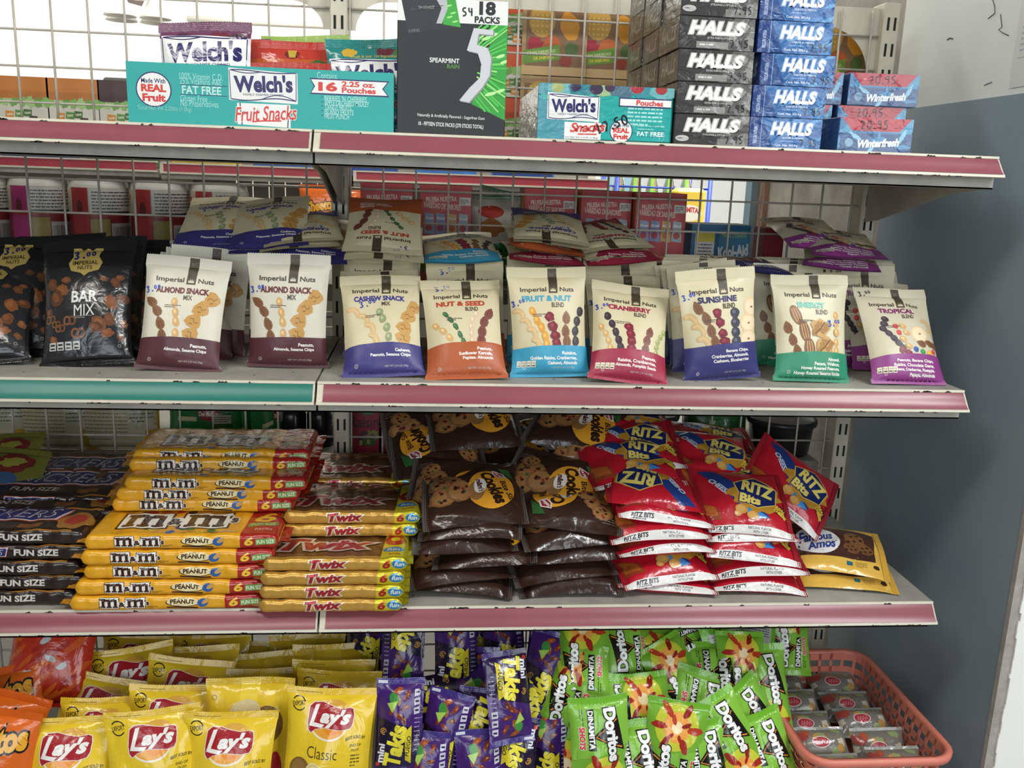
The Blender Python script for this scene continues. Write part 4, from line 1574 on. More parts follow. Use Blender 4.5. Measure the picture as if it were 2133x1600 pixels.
def gum_art(W, H):
    K = '#1d1e20'
    a = Art(W, H, K)
    Wt = '#e6e6e2'
    # upper white panel, green burst on the right, big silver 5
    a.rect(0, H * .83, W, H, Wt)
    a.poly([(W * .84, H * .83), (W, H * .83), (W, H * .13), (W * .68, H * .245), (W * .80, H * .42), (W * .84, H * .6)], '#2e9a36')
    for i in range(26):
        rng = np.random.RandomState(i)
        t = math.radians(-62 + 128 * i / 25)
        r0, r1 = 26 + 20 * rng.rand(), 50 + 40 * rng.rand()
        cx, cy = W * .55, H * .52
        P = [(cx + r0 * math.cos(t), cy + r0 * math.sin(t)), (cx + r1 * math.cos(t), cy + r1 * math.sin(t))]
        P = [(min(x, W - 1), max(min(y, H * .825), H * .19)) for x, y in P]
        a.stroke(P, 1.0 + 2 * rng.rand(), ('#48c04a', '#6ad058', '#3fae46', '#9be07a')[i % 4])
    for i in range(9):
        rng = np.random.RandomState(i + 40)
        a.ell(W * (.8 + .18 * rng.rand()), H * (.3 + .48 * rng.rand()), 6, 2, '#b8f09a', 20, 12)
    # the 5: flag bar, stem, bowl stroke
    S = ['#8d8f92', '#c9cbcd']
    five = [(.69, .80), (.87, .79), (.865, .755), (.735, .76), (.72, .68), (.82, .66), (.855, .585), (.845, .46), (.78, .37), (.66, .255), (.57, .265), (.66, .36), (.755, .44), (.765, .54),
            (.73, .62), (.63, .635)]
    a.poly([(W * x + 1.6, H * y - 1.4) for x, y in five], S[0])
    a.poly([(W * x, H * y) for x, y in five], S[1])
    a.text('SPEARMINT', W * .43, H * .555, W * .27, H * .035, Wt, .015)
    a.text('RAIN', W * .51, H * .515, W * .11, H * .032, '#5a8a3e', .015)
    a.text('Naturally & Artificially Flavored - Sugarfree Gum', W * .5, H * .14, W * .62, H * .03, '#d6d6d2', .01, 0, -1)
    a.text('18 - FIFTEEN STICK PACKS (270 STICKS TOTAL)', W * .5, H * .075, W * .6, H * .038, Wt, .012, 0, -1)
    # tilted small pack
    a.poly([(W * .03, H * 1.0), (W * .10, H * .735), (W * .57, H * .80), (W * .52, H * 1.0)], '#27282b')
    a.poly([(W * .41, H * .815), (W * .57, H * .80), (W * .52, H * 1.0), (W * .42, H * 1.0)], '#3aa23a')
    a.poly([(W * .34, H * 1.0), (W * .44, H * 1.0), (W * .45, H * .93), (W * .4, H * .82), (W * .35, H * .82), (W * .395, H * .93)], '#b4b6b8')
    a.text('SPEARMINT', W * .26, H * .93, W * .14, H * .022, '#b8b8b4', .01, 0, 4)
    for i in range(6):
        a.stroke([(W * .12, H * .90), (W * (.16 + .05 * i), H * (1.0 - .01 * i))], .8, '#3a3b3e')
    for (x, y) in ((.46, .95), (.5, .9), (.47, .87), (.52, .84)):
        a.ell(W * x, H * y, 4, 1.2, '#9be07a', 15, 10)
    a.text('15 STICKS', W * .15, H * .76, W * .1, H * .02, '#8a8a88', 0, 0, 8)
    a.text('18', W * .81, H * .945, W * .15, H * .1, K, .05)
    a.text('PACKS', W * .81, H * .862, W * .23, H * .05, K, .035)
    a.scrawl('54', W * .58, H * .88, H * .06, '#2a2a2c', 1.4, 4)
    return a


def halls_art(W, H, dark=True, variant=0, price='7.95'):
    base = '#353433' if dark else '#1d4480'
    a = Art(W, H, base)
    if dark:
        a.poly([(W * .55, 0), (W, 0), (W, H), (W * .8, H)], '#5a5955')
        for i in range(12):
            rng = np.random.RandomState(i + variant)
            a.blob(W * (.72 + .26 * rng.rand()), H * rng.rand(), 8, 5, ('#7c7b76', '#565552', '#8b8a85')[i % 3], 30 * i, i, .4, 12)
    else:
        a.poly([(W * .16, H), (W * .35, 0), (W, 0), (W, H)], '#2c649f')
        for i in range(10):
            rng = np.random.RandomState(i + variant)
            a.blob(W * (.5 + .48 * rng.rand()), H * rng.rand(), 14, 2.4, ('#3a7cb8', '#1b5094', '#5594c4')[i % 3], 20, i, .4, 14)
        a.rect(0, 0, W * .16, H, '#1c3c78')
        a.rect(W * .158, 0, W * .165, H, '#8fb4dc')
        a.text('FRESCURA INTENSA', W * .085, H * .42, H * .55, 5, '#b8cce6', .01, 0, 90)
    sh = '#23211f' if dark else '#163a78'
    cx = W * (.5 if dark else .58)
    a.text('HALLS', cx + 1.0, H * .66 - .9, W * .74 if dark else W * .58, H * .42, sh, .075, .22)
    a.text('HALLS', cx, H * .66, W * .74 if dark else W * .58, H * .42, '#eceae6', .06, .22, 0, (.03, '#b9b6b0' if dark else '#7fa4d6'))
    t = ('EXTRA FUERTE-LYPTUS' if variant % 2 else 'STRONG-LYPTUS') if dark else 'SABOR A MENTA'
    a.text(t, cx + W * .03, H * .36, W * .3, H * .06, '#cfcdc8' if dark else '#cfe0f2', .012)
    if dark:
        if variant % 2:
            a.rect(W * .24, H * .04, W * .66, H * .24, '#8d8c88')
            a.lines(W * .28, H * .12, W * .3, 1, 3, 2.0, '#d6d4cf', 3)
        else:
            a.ell(W * .11, H * .22, W * .09, H * .1, '#b9b7b2', 0, 18)
            a.lines(W * .05, H * .21, W * .11, 1, 2, 1.2, '#4a4846', 2)
            a.rect(W * .58, 0, W, H * .24, '#7b7a76')
    else:
        a.lines(W * .42, H * .24, W * .34, 1, 2, 1.0, '#8fb4dc', 2)
        a.text('Cont. Net. 302,4 g', W * .52, H * .11, W * .32, H * .09, '#e4ecf4', .012)
        a.lines(W * .2, H * .12, W * .14, 1, 2, 1.0, '#8fb4dc', 4)
    if price:
        a.scrawl(price, W * (.68 if dark else .70), H * .08, H * .24, '#17171a', 1.1, 2)
    return a


def halls_side(W, H, dark=True):
    a = Art(W, H, '#4a4844' if dark else '#1b3f80')
    a.poly([(0, 0), (W * .5, 0), (W * .3, H), (0, H)], '#5b5852' if dark else '#21509c')
    a.text('HALLS', W * .52, H * .52, W * .72, H * .46, '#8d8a82' if dark else '#b8cce6', .05, .22)
    return a


def winter_art(W, H):
    a = Art(W, H, '#3a6f9c')
    a.poly([(0, H * .58), (W * .14, H * .82), (W * .2, H), (W, H), (W, H * .62), (W * .9, H * .56), (W * .72, H * .6), (W * .28, H * .6)], '#4d8fb4')
    a.poly([(W * .03, H), (W * .18, H * .62), (W * .82, H * .62), (W * .97, H)], '#a8303a')
    a.rect(0, H * .02, W, H * .55, '#2f4f7a')
    for i in range(10):
        rng = np.random.RandomState(i)
        a.blob(W * rng.rand(), H * .55 * rng.rand(), 10, 3, ('#4a86b0', '#3a5f8c', '#7fb4cc')[i % 3], 30 * i, i, .4, 12)
    a.text('Winterfresh', W * .55, H * .28, W * .56, H * .24, '#dfe6ea', .04, .25, 4)
    a.ell(W * .15, H * .27, 6, 6, '#6f93b0', 0, 14)
    a.scrawl('20.95', W * .28, H * .66, H * .26, '#2a1418', 1.2, 2)
    return a


def pouch_fruit(base, top, name):
    W, H = 118., 128.
    a = Art(W, H, base)
    y0 = 108 if name == 'p' else 98
    a.rect(0, y0, W, H, top)
    a.blob(30, 108, 11, 7, '#c9a43a' if name == 't' else '#4a2a44', 0, 3, .2)
    a.blob(78, 109, 13, 7, '#6b2a3a', 0, 5, .2)
    a.blob(100, 107, 11, 6, '#4f7a3a' if name != 'p' else '#3a2038', 0, 8, .2)
    if name == 't':
        a.ell(58, 118, 3, 3, '#e0e0dc', 0, 12)
        a.text('Fruit is our 1st Ingredient!', 66, 101, 66, 6, '#c9b35a', .01, .1)
    swoosh_logo(a, 59, 86 if name == 'p' else 74, 108, 44)
    a.text('Fruit Snacks', 60, 34, 80, 16, '#d23a34', .01, .28, 3, (.05, '#e6e6e2'))
    for i in range(8):
        a.blob(20 + i * 12, 12 + (i * 7) % 8, 9, 6, ('#a8323a', '#c98a2e', '#5a2f5a', '#7a9a3a')[i % 4], 0, i, .15)
    a.part = 'top'
    a.rect(0, H - 12, W, H, top)
    a.part = 'body'
    return a


def orange_pouch():
    W, H = 118., 128.
    a = Art(W, H, '#b5501f')
    a.rect(0, 100, W, H, '#b03226')
    a.ell(62, 107, 10, 7, '#6b1f1a')
    a.poly([(58, 102), (66, 102), (68, 114), (56, 114)], '#b99a3a')
    a.blob(96, 90, 16, 8, '#3f5a2a', 0, 3, .2)
    a.text('Fruit is our 1st Ingredient!', 64, 90, 66, 6, '#c9b35a', .01, .1)
    swoosh_logo(a, 56, 58, 100, 44)
    a.part = 'top'
    a.rect(0, H - 12, W, H, '#b03226')
    a.part = 'body'
    return a


def juice_box(base, W=84., H=84., crate=False):
    a = Art(W, H, '#c9c6b8')
    if not crate:
        a.rect(0, H * .58, W, H, base)
        for i in range(7):
            a.blob(W * (.05 + .15 * i), H * .52, 9, 6, ('#7fae5a', '#9cc07a', '#6b9a4a')[i % 3], 20 * i, i, .3)
        for i, (x, y) in enumerate([(.3, .16), (.5, .12), (.68, .2), (.42, .3), (.58, .32), (.24, .28), (.72, .1)]):
            a.poly([(W * x - 7, H * y - 5), (W * x + 6, H * y - 6), (W * x + 7, H * y + 5), (W * x - 6, H * y + 6)], ('#3f6a34', '#c9842e', '#4a2f2a', '#5a8a3a')[i % 4])
            a.text('TANG', W * x, H * y, 10, 3.6, '#e2ddc8', .03, .1, 8)
        return a
    a.rect(0, 0, W, H, '#b59468')
    a.rect(W * .06, H * .1, W * .94, H * .9, '#8a6a4c')
    a.rect(0, 0, W, H * .12, '#c9a878')
    a.ell(W * .3, H * .72, W * .2, H * .22, '#c9a04a', 0, 20)
    for i in range(5):
        for j in range(5):
            a.ell(W * (.16 + .07 * i), H * (.58 + .07 * j), 2.2, 2.0, '#e0bc68', 0, 8)
    a.blob(W * .72, H * .66, W * .15, H * .19, '#d9962e', 20, 3, .08)
    a.blob(W * .45, H * .4, W * .14, H * .13, '#c2632c', 0, 4, .1)
    a.blob(W * .2, H * .4, W * .13, H * .1, '#a8283c', 0, 5, .25)
    a.blob(W * .76, H * .36, W * .1, H * .1, '#4f6a34', 0, 6, .1)
    a.blob(W * .68, H * .2, W * .1, H * .08, '#96402f', 0, 7, .15)
    a.poly([(W * .02, H * .14), (W * .58, H * .22), (W * .58, H * .42), (W * .02, H * .32)], '#6f9a3a')
    a.text('GRAN VARIEDAD', W * .3, H * .31, W * .44, 5, '#cfe0a0', .02, 0, 7)
    a.text('DE SABORES', W * .34, H * .235, W * .32, 5, '#e6cf4a', .02, .1, 7)
    return a


def red_flavour_art():
    W, H = 92., 168.
    R = '#b84246'
    a = Art(W, H, R)
    a.rect(2, 2, W - 2, 66, '#cc7650')
    a.text('PRUEBA NUESTRA', 38, 152, 54, 9, '#e0c9bf', .02, 0, 3)
    a.text('VARIEDAD DE SABORES', 40, 140, 66, 10, '#e0c9bf', .02, 0, -3)
    a.rect(70, 142, 90, 156, '#c9c6c0')
    a.lines(72, 151, 14, 3, 3, 1.4, '#4a4446', 3)
    for i in range(4):
        x = 8 + i * 20
        a.poly([(x, 92), (x + 19, 90), (x + 17, 126), (x + 2, 128)], ('#8aa0c0', '#7f8fb8', '#c9a860', '#9ab0b8')[i])
        a.ell(x + 9, 102, 6, 6, ('#b02f3a', '#a8283c', '#c9642e', '#b83a3a')[i], 0, 12)
        a.text('Kool', x + 10, 119, 14, 5, '#e6e2d8', .03, .1)
    a.poly([(20, 42), (74, 42), (78, 47), (74, 55), (20, 55), (16, 48)], '#4a3a3a')
    a.lines(22, 30, 50, 4, 5, 1.8, '#d9a070', 5)
    a.ell(8, 36, 9, 12, '#7a8a3a', 0, 14)
    return a


def koolaid_art():
    W, H = 110., 120.
    a = Art(W, H, '#1c5f86')
    a.rect(52, 0, W, H * .95, '#3f7fa0')
    a.rect(8, 20, 44, 100, '#d2d2cc')
    a.rect(8, 92, 44, 110, '#c9bb3a')
    a.lines(11, 86, 28, 11, 6, 1.8, '#33343a', 4)
    a.text('MAKES 2 QUARTS', 80, 104, 46, 8, '#a8c87a', .02)
    a.text('Kool-Aid', 80, 76, 58, 22, '#e0e2e2', .06, .1, 8)
    return a


def raisin_art():
    W, H = 70., 92.
    a = Art(W, H, '#9c1f38')
    a.rect(0, 0, W, 6, '#861a30')
    a.text('Raisins', 35, 64, 62, 22, '#3a1016', .01)
    a.ell(35, 84, 16, 8, '#3a4a30', 0, 18)
    a.ell(35, 84, 14.5, 6.6, '#5a7a48', 0, 18)
    a.blob(30, 32, 14, 13, '#4a2a3a', 0, 3, .2)
    a.blob(44, 36, 12, 12, '#8a8a3a', 0, 4, .3)
    a.blob(40, 26, 14, 9, '#3f5a2f', 0, 5, .3)
    for i in range(8):
        a.ell(24 + (i * 7) % 28, 22 + (i * 11) % 20, 3.2, 3.2, '#7a4a6a' if i % 2 else '#9a9a48', 0, 10)
    return a


def pasta_art():
    W, H = 150., 170.
    a = Art(W, H, '#b5ae90')
    a.rect(0, 138, W, H, '#c6c09c')
    a.rect(70, 128, 128, H, '#cf9f2a')
    a.rect(126, 0, 150, 140, '#a8882e')
    a.poly([(18, 96), (34, 104), (46, 118), (60, 118), (72, 104), (88, 98), (72, 92), (34, 92)], '#4a2a28')
    a.ell(53, 104, 9, 6, '#a89c80', 0, 14)
    a.lines(12, 84, 84, 10, 7, 2.0, '#77725c', 3)
    a.rect(98, 40, 146, 120, '#aaa68e')
    a.text('Nutrition Facts', 122, 114, 42, 7, '#2b2a2c', .02)
    a.lines(100, 104, 42, 8, 7, 1.8, '#3d3b3c', 6)
    a.rect(100, 84, 144, 87, '#232224')
    return a


def green_pouch_art():
    W, H = 165., 150.
    a = Art(W, H, '#1d6a34')
    a.rect(0, 0, W, 40, '#175a2a')
    a.blob(82, 70, 22, 13, '#8a2430', 0, 3, .08)
    a.text('Del Monte', 82, 70, 38, 9, '#dcc8b8', .03)
    a.rect(20, 56, 58, 64, '#b9b48a')
    a.rect(92, 52, 140, 68, '#c9c6b4')
    a.lines(94, 63, 42, 3, 4, 1.4, '#2c3a2c', 4)
    return a


def candy_art():
    W, H = 78., 50.
    a = Art(W, H, '#77736a', '#6b675f')
    for i in range(14):
        rng = np.random.RandomState(i)
        a.blob(W * rng.rand(), H * rng.rand(), 8, 6, ('#a8543a', '#b88a4a', '#96403a', '#8a9a6a', '#c2b9a8')[i % 5], 40 * i, i, .3)
    a.ell(38, 27, 15, 9, '#d4d0cc', 0, 20)
    a.ell(38, 27, 13.6, 7.8, '#a8343f', 0, 20)
    for i in range(4):
        a.stroke([(30 + 4.5 * i, 23), (32 + 4.5 * i, 31), (33.5 + 4.5 * i, 24)], 1.1, '#c98a8c')
    a.rect(20, 4, 58, 10, '#8a8a3a')
    return a


def knorr_art():
    a = Art(120., 160., '#2e7a3a')
    a.poly([(0, 60), (120, 80), (120, 160), (0, 160)], '#c9c6bc')
    a.blob(60, 100, 30, 16, '#a86a34', 0, 3, .2)
    a.text('Kettle', 60, 60, 54, 16, '#2c2c2c', .02, .1)
    a.text('Cooked', 60, 42, 58, 14, '#2c2c2c', .02, .1)
    a.ell(60, 130, 26, 12, '#b8453a')
    return a

# ------------------------------------------------------------------ the setting
ZB = (1.3812, 1.0546, 0.7248)          # lower edge of each price rail
HH, PR, DEP, SW = 0.0277, 0.0188, 0.3594, 0.92
DZ = [z + HH for z in ZB]              # top of each deck
ZBASE = 0.405                          # top of the bottom deck
XL, XR = -0.92, 0.92
WX = 1.0                               # inner face of the right wall


def structure(name, mb, m, smooth=False):
    return tag(mb.build(name, m, None, smooth), kind='structure')


fl = MB().box(-4.0, 3.4, -4.0, 5.2, -0.05, 0.0)
structure('floor', fl, mat('floor_tile', '#8d8a84', .35, var=.2, vscale=3))
structure('ceiling', MB().box(-4.0, 3.4, -1.9, 5.2, 3.05, 3.12), mat('ceiling_white', '#d9d8d2', .8, var=.05))
WHITE = mat('white_plaster', '#e6e5de', .75, var=.06, vscale=3, bump=.1, bscale=30)
structure('wall_back', MB().box(-4.0, 3.4, 4.8, 4.9, 0, 3.05), mat('far_wall_white', '#ecebe6', .8, var=.04))
structure('wall_left', MB().box(-4.0, -3.9, -1.9, 4.9, 0, 3.05), WHITE)
# right wall beside the shelves: pale above, blue grey below, end face turned to the customer
UP = mat('pale_wall_paint', '#dfe3e0', .6, color2='#d3d8d5', vscale=2.5, bump=.08, bscale=18)
LOW = mat('blue_grey_wall_paint', '#8898a3', .42, color2='#7d8d98', vscale=2.2, bump=.12, bscale=22)
BARE = mat('bare_render', '#a8a49c', .85, color2='#837d75', vscale=9, bump=.3, bscale=25)
w = MB().box(WX, WX + .15, -0.062, .47, 1.503, 3.05).build('wall_right', UP)
tag(w, kind='structure')
w2 = MB().box(WX - .001, WX + .15, -0.060, .47, 0, 1.503).build('wall_right_lower', LOW, w)
w3 = MB().box(WX, WX + .15, .47, 1.10, 0, 3.05).build('wall_right_bare', BARE, w)
# plastered end of the wall: a grey rough arris and the white face
e1 = MB().box(WX - .003, WX + .0125, -0.067, -0.058, 0, 3.05).build('wall_right_arris', mat('grey_arris', '#a9a49c', .85, var=.25, vscale=40, bump=.4, bscale=60), w)
rng0 = random.Random(4)
ee = MB()
zz = 0.0
while zz < 3.04:
    h_ = .006 + .02 * rng0.random()
    ee.box(WX + .0095 + .003 * rng0.random(), WX + .40, -0.070, -0.0595, zz, min(zz + h_, 3.05))
    zz += h_
tag(ee.build('wall_front_return', mat('white_face', '#f0efe9', .7, var=.05, vscale=6)), kind='structure')
# door opening beyond the bare wall
DJ = mat('door_jamb_paint', '#7d9aa6', .5, var=.15)
j = MB().box(WX - .03, WX + .15, 1.10, 1.145, 0, 2.2).box(WX - .03, WX + .15, 1.10, 3.20, 2.15, 2.22).box(WX - .03, WX + .15, 3.15, 3.20, 0, 2.15)
tag(j.build('door_1', DJ), kind='structure')
structure('trim_1', MB().box(WX - .012, WX + .15, 1.06, 1.10, 0, 2.25), mat('door_trim_tan', '#a5806a', .6, var=.2))
structure('wall_right_far', MB().box(WX, WX + .15, 3.20, 4.8, 0, 3.05).box(WX, WX + .15, 1.10, 3.20, 2.22, 3.05), WHITE)
structure('wall_side_outside', MB().box(2.6, 2.7, 1.0, 4.0, 0, 3.0), WHITE)


# marks on the wall
def wire_mark(name, pts, r, m, label, cat):
    o = MB().tube(pts, r, 5).build(name, m, None, True)
    return tag(o, label, cat)


MK = mat('dark_scratch', '#5a5c5c', .8)


def wallmark(pix, r=.0007):
    return [tuple(atX(x, y, WX - .0005)) for x, y in pix]


wire_mark('wall_scratch', wallmark([(2068, 0), (2072, 14), (2072, 28), (2064, 34), (2058, 39)]), .0007, MK, 'thin hooked crack high on the pale wall, nearest the frame top', 'scratch')
wire_mark('wall_scratch', wallmark([(2084, 30), (2087, 56), (2080, 62), (2088, 68), (2101, 74)]), .0007, MK, 'bent thin crack on the pale wall beside the printed notice', 'scratch')
wire_mark('wall_scratch', wallmark([(1973, 83), (1979, 79), (1985, 81)]), .0010, MK, 'short dark nick in the middle of the pale wall', 'scratch')
wire_mark('wall_scratch', wallmark([(2050, 178), (2058, 174), (2066, 171)]), .0006, MK, 'faint short scratch low on the pale wall above the blue paint line', 'scratch')
# printed notice on the wall
pn = [atX(x, y, WX - .0008) for x, y in ((2118, 10), (2133, 6), (2133, 178), (2102, 184))]
y0, y1, z0, z1 = pn[3][1], pn[3][1] - .21, pn[3][2], pn[3][2] + .30
nt_ = Art(210, 297, '#d2d4d2')
nt_.lines(12, 250, 180, 26, 8, 3, '#a9adb0', 4)
nt_.rect(10, 40, 200, 42, '#b4b8ba')
nt_.text('A', 40, 55, 12, 16, '#8d939c', .0)
nt_.ell(70, 55, 7, 9, '#a2a8b0')
wn = with_normals(lambda x, y: np.stack([0 * x, -x, y], -1))
aV, aT, aC, k_ = lay_art(nt_, 'body', wn, 400, .05, .05)
base_ = np.array([(0, 0, 0), (0, -210, 0), (0, -210, 297), (0, 0, 297)], float)
me_ = link_mesh('wall_notice', np.concatenate([base_] + aV) * .001, [np.array([[0, 1, 2, 3]]), np.concatenate([t + 4 for t in aT])], CARD, None,
                np.concatenate([np.tile(lin('#d2d4d2'), (4, 1))] + aC), False)
no = obj('wall_notice', me_, None, (WX - .0012, y0, z0))
tag(no, 'pale printed paper notice taped to the wall at the upper right edge', 'notice')

# ------------------------------------------------------------------ gondola: posts, wire grids, shelves
YM = DEP                                # wire plane
POSTW = .028


def post(x, ztop, label):
    t = thing('slotted_post', label, 'post', (x, YM, 0))
    b = MB().box(-POSTW / 2, POSTW / 2, -.004, .045, 0.05, ztop, .002)
    s = MB()
    z = .33
    while z < ztop - .03:
        for dx in (-.0058, .0058):
            s.box(dx - .0019, dx + .0019, -.0047, -.0038, z, z + .0205)
        z += .0417
    build_multi('post_channel', [(b, CREAM), (s, SLOT)], t)
    return t


post(0.0, 1.667, 'cream slotted steel post between the two shelf bays')
post(SW, 1.667, 'cream slotted steel post beside the right wall')
post(-SW, 1.667, 'cream slotted steel post at the far end of the left bay')


def wire_grid(name, label, x0, x1, z0, z1, y, pitch=.055, r=.0019, m=WIRE, xoff=.0):
    t = thing(name, label, 'wire grid', (x0, y, z0))
    W, H = x1 - x0, z1 - z0
    v = MB()
    x = xoff
    while x < W:
        v.tube([(x, 0, 0), (x, 0, H)], r, 6)
        x += pitch
    v.build('vertical_wires', m, t, True)
    h = MB()
    z = H % pitch / 2
    while z < H:
        h.tube([(0, .003, z), (W, .003, z)], r, 6)
        z += pitch
    h.build('cross_wires', m, t, True)
    return t


def grid_at(name, label, x0, x1, z0, z1, xw, zw):
    t = thing(name, label, 'wire grid', (x0, YM + .006, z0))
    v, h = MB(), MB()
    for x in xw:
        v.tube([(x - x0, 0, 0), (x - x0, 0, z1 - z0)], .0019, 6)
    for z in zw:
        h.tube([(0, .0035, z - z0), (x1 - x0, .0035, z - z0)], .0019, 6)
    v.build('vertical_wires', WIRE, t, True)
    h.build('cross_wires', WIRE, t, True)
    return t


XW_R = [.017 + .0546 * i for i in range(17) if .017 + .0546 * i < .905]
XW_L = [-.010 - .0557 * i - .045 for i in range(16) if -.010 - .0557 * i - .045 > -.9]
Z1 = [1.613 - .0545 * i for i in range(4)] + [1.668, 1.722, 1.777, 1.832]
for (za, zb, tg, zs) in ((1.40, 1.655, 'top', [1.559, 1.504, 1.449, 1.614]), (1.07, 1.385, 'nut pouch', [1.331, 1.277, 1.222, 1.167, 1.113]),
                         (.745, 1.055, 'chocolate', [.952, .898, .844, .788, 1.008]), (.41, .725, 'bottom', [.655, .60, .545, .49, .435, .71])):
    grid_at('wire_grid_panel', 'wire grid behind the %s shelf of the right bay' % tg, .014, SW - .014, za, zb, XW_R, zs)
    grid_at('wire_grid_panel', 'wire grid behind the %s shelf of the left bay' % tg, -SW + .014, -.014, za, zb, XW_L, zs)


# cream header sheets with rounded openings at the top of each bay
def header(label, x0, x1, zcorner, ztop, rl, rr, lc, rc):
    t = thing('header_panel', label, 'panel', (x0, YM + .014, 0))
    W = x1 - x0
    P = [(0, ztop - .0), (0, lc)]
    n = 12
    P += [(.012, lc)]
    for i in range(n + 1):
        a = math.pi - (math.pi / 2) * i / n
        P.append((.012 + rl + rl * math.cos(a), lc + (zcorner - lc) * math.sin(a)))
    for i in range(n + 1):
        a = math.pi / 2 * (1 - i / n)
        P.append((W - .012 - rr + rr * math.cos(a), rc + (zcorner - rc) * math.sin(a)))
    P += [(W - .012, rc), (W, rc), (W, ztop)]
    MB().prism(P, 0, .0015, 'y').build('header_sheet', CREAM, t)
    return t


header('cream header sheet with a rounded opening above the right bay', .014, SW - .014, 1.628, 1.660, .05, .085, 1.582, 1.55)
header('cream header sheet with a rounded opening above the left bay', -SW + .014, -.014, 1.624, 1.660, .055, .055, 1.582, 1.582)


def chips_along(x0, x1, zlo, n, seed, y):
    r = random.Random(seed)
    m = MB()
    for _ in range(n):
        x = r.uniform(x0 + .02, x1 - .03)
        l = r.uniform(.002, .016)
        P = []
        for i in range(7):
            P.append((x + l * i / 6, zlo + r.uniform(.0002, .0022) * (1 if 0 < i < 6 else 0)))
        P += [(x + l * i / 6, zlo - .0003) for i in range(6, -1, -1)]
        m.prism(P, y - .0006, y, 'y')
    return m


def shelf(x0, x1, zb, strip, label, dep=DEP, seed=0, ylift=0):
    t = thing('shelf', label, 'shelf', (x0, 0, zb))
    W = x1 - x0
    g = .0015
    hh = HH
    # deck with folded front and low pan
    d = MB()
    d.box(g, W - g, 0.004, dep - .004, hh - .002, hh)
    d.box(g, W - g, 0.004, dep - .004, -.0155, -.0135)
    d.box(g, W - g, .004, .006, -.0155, hh - .002)
    d.box(g, W - g, dep - .006, dep - .004, -.0155, hh - .002)
    d.box(g, g + .002, .006, dep - .006, -.0155, hh - .002)
    d.box(W - g - .002, W - g, .006, dep - .006, -.0155, hh - .002)
    holes = MB()
    r = random.Random(seed)
    for i in range(18):
        x = .03 + i * .05 + r.uniform(-.003, .003)
        holes.lathe([(.0001, 0), (.0016, 0), (.0016, .0002), (.0001, .0002)], 8, (x, .035 + (i % 2) * .02, hh))
    build_multi('deck', [(d, DECK), (holes, CHIP)], t)
    # sloping price rail: cream lips and coloured strip
    rail = MB()
    rail.prism([(0, hh + .0006), (-.0012, hh + .0004), (-.0022, hh - .0026), (.003, hh - .004), (.003, hh)], g, W - g, 'x')
    rail.prism([(-PR + .0025, .0042), (-PR - .0005, .0045), (-PR - .0022, .0005), (-PR + .001, -.0006), (.002, .0), (.004, .003)], g, W - g, 'x')
    rail.prism([(-.0012, hh - .003), (-PR + .001, .004), (.003, .002), (.0035, hh - .003)], g, W - g, 'x')
    # curved strip between the lips
    n = 8
    pts = []
    for i in range(n + 1):
        q = i / n
        y = -.0018 + (-PR + .0003) * q - .0012 * math.sin(q * math.pi) + .0035 * math.sin(q * math.pi) * q
        z = hh - .0032 + (.0046 - hh + .0032) * q
        pts.append((y, z))
    V, F = [], []
    x_a, x_b = .010, W - .004
    for (y, z) in pts:
        V += [(x_a, y, z), (x_b, y, z)]
    for i in range(n):
        F.append((2 * i, 2 * i + 2, 2 * i + 3, 2 * i + 1))
    V2 = [(x, y + .0012, z) for x, y, z in V]
    F2 = [tuple(i + len(V) for i in f[::-1]) for f in F]
    MB().add(V + V2, F + F2).build('price_strip', strip, t, True)
    build_multi('rail_lip', [(rail, CREAM), (chips_along(0, W, -.0006, 26, seed + 5, -PR - .0016), CHIP), (chips_along(0, W, hh - .0024, 16, seed + 9, -.0019), CHIP)], t)
    for xs in (.006, W - .006):
        b = MB()
        P = [(.012, -.0155), (dep - .002, -.0155), (dep - .002, -.078), (dep - .05, -.072), (.10, -.024)]
        b.prism(P, xs - .001, xs + .001, 'x')
        b.build('bracket', CREAMD, t)
    return t


shelf(0, SW, ZB[0], PINK, 'right top shelf with chipped pink price rail holding gum and lozenges', seed=1)
shelf(-SW, 0, ZB[0], PINK, 'left top shelf with faded pink price rail under the teal carton', seed=2)
shelf(0, SW, ZB[1], PINK, 'right middle shelf with chipped pink price rail under the nut pouches', seed=3)
shelf(-SW, 0, ZB[1], GREEN, 'left middle shelf with green price rail under the almond pouches', seed=4)
shelf(0, SW, ZB[2], PINK, 'right lower shelf with pink price rail under cookies and crackers', seed=5)
shelf(-SW, 0, ZB[2], PINK, 'left lower shelf with pink price rail under the candy multipacks', seed=6)
# bottom decks reach a little further into the aisle
for x0, x1, lb in ((0, SW, 'right'), (-SW, 0, 'left')):
    t = thing('base_shelf', '%s bottom shelf deck under the bags of snacks' % lb, 'shelf', (x0, 0, 0))
    MB().box(.002, SW - .002, -.10, DEP - .004, ZBASE - .03, ZBASE, .002).build('deck', DECK, t)
    MB().box(.002, SW - .002, -.09, -.085, .02, ZBASE - .03).build('kick_plate', CREAMD, t)
# shelves on the other side of the wire
for lvl, z in enumerate((1.408, 1.165, .845)):
    for x0, x1, lb in ((.014, SW - .014, 'right'), (-SW + .014, -.014, 'left')):
        t = thing('rear_shelf', '%s rear shelf on the far side of the wire, %s level' % (lb, ('top', 'middle', 'lower')[lvl]), 'shelf', (x0, YM + .05, z))
        MB().box(0, x1 - x0, 0, .34, -.03, 0, .002).build('deck', DECK, t)
        MB().box(0, x1 - x0, .34, .346, -.035, 0).build('price_strip', RED, t)

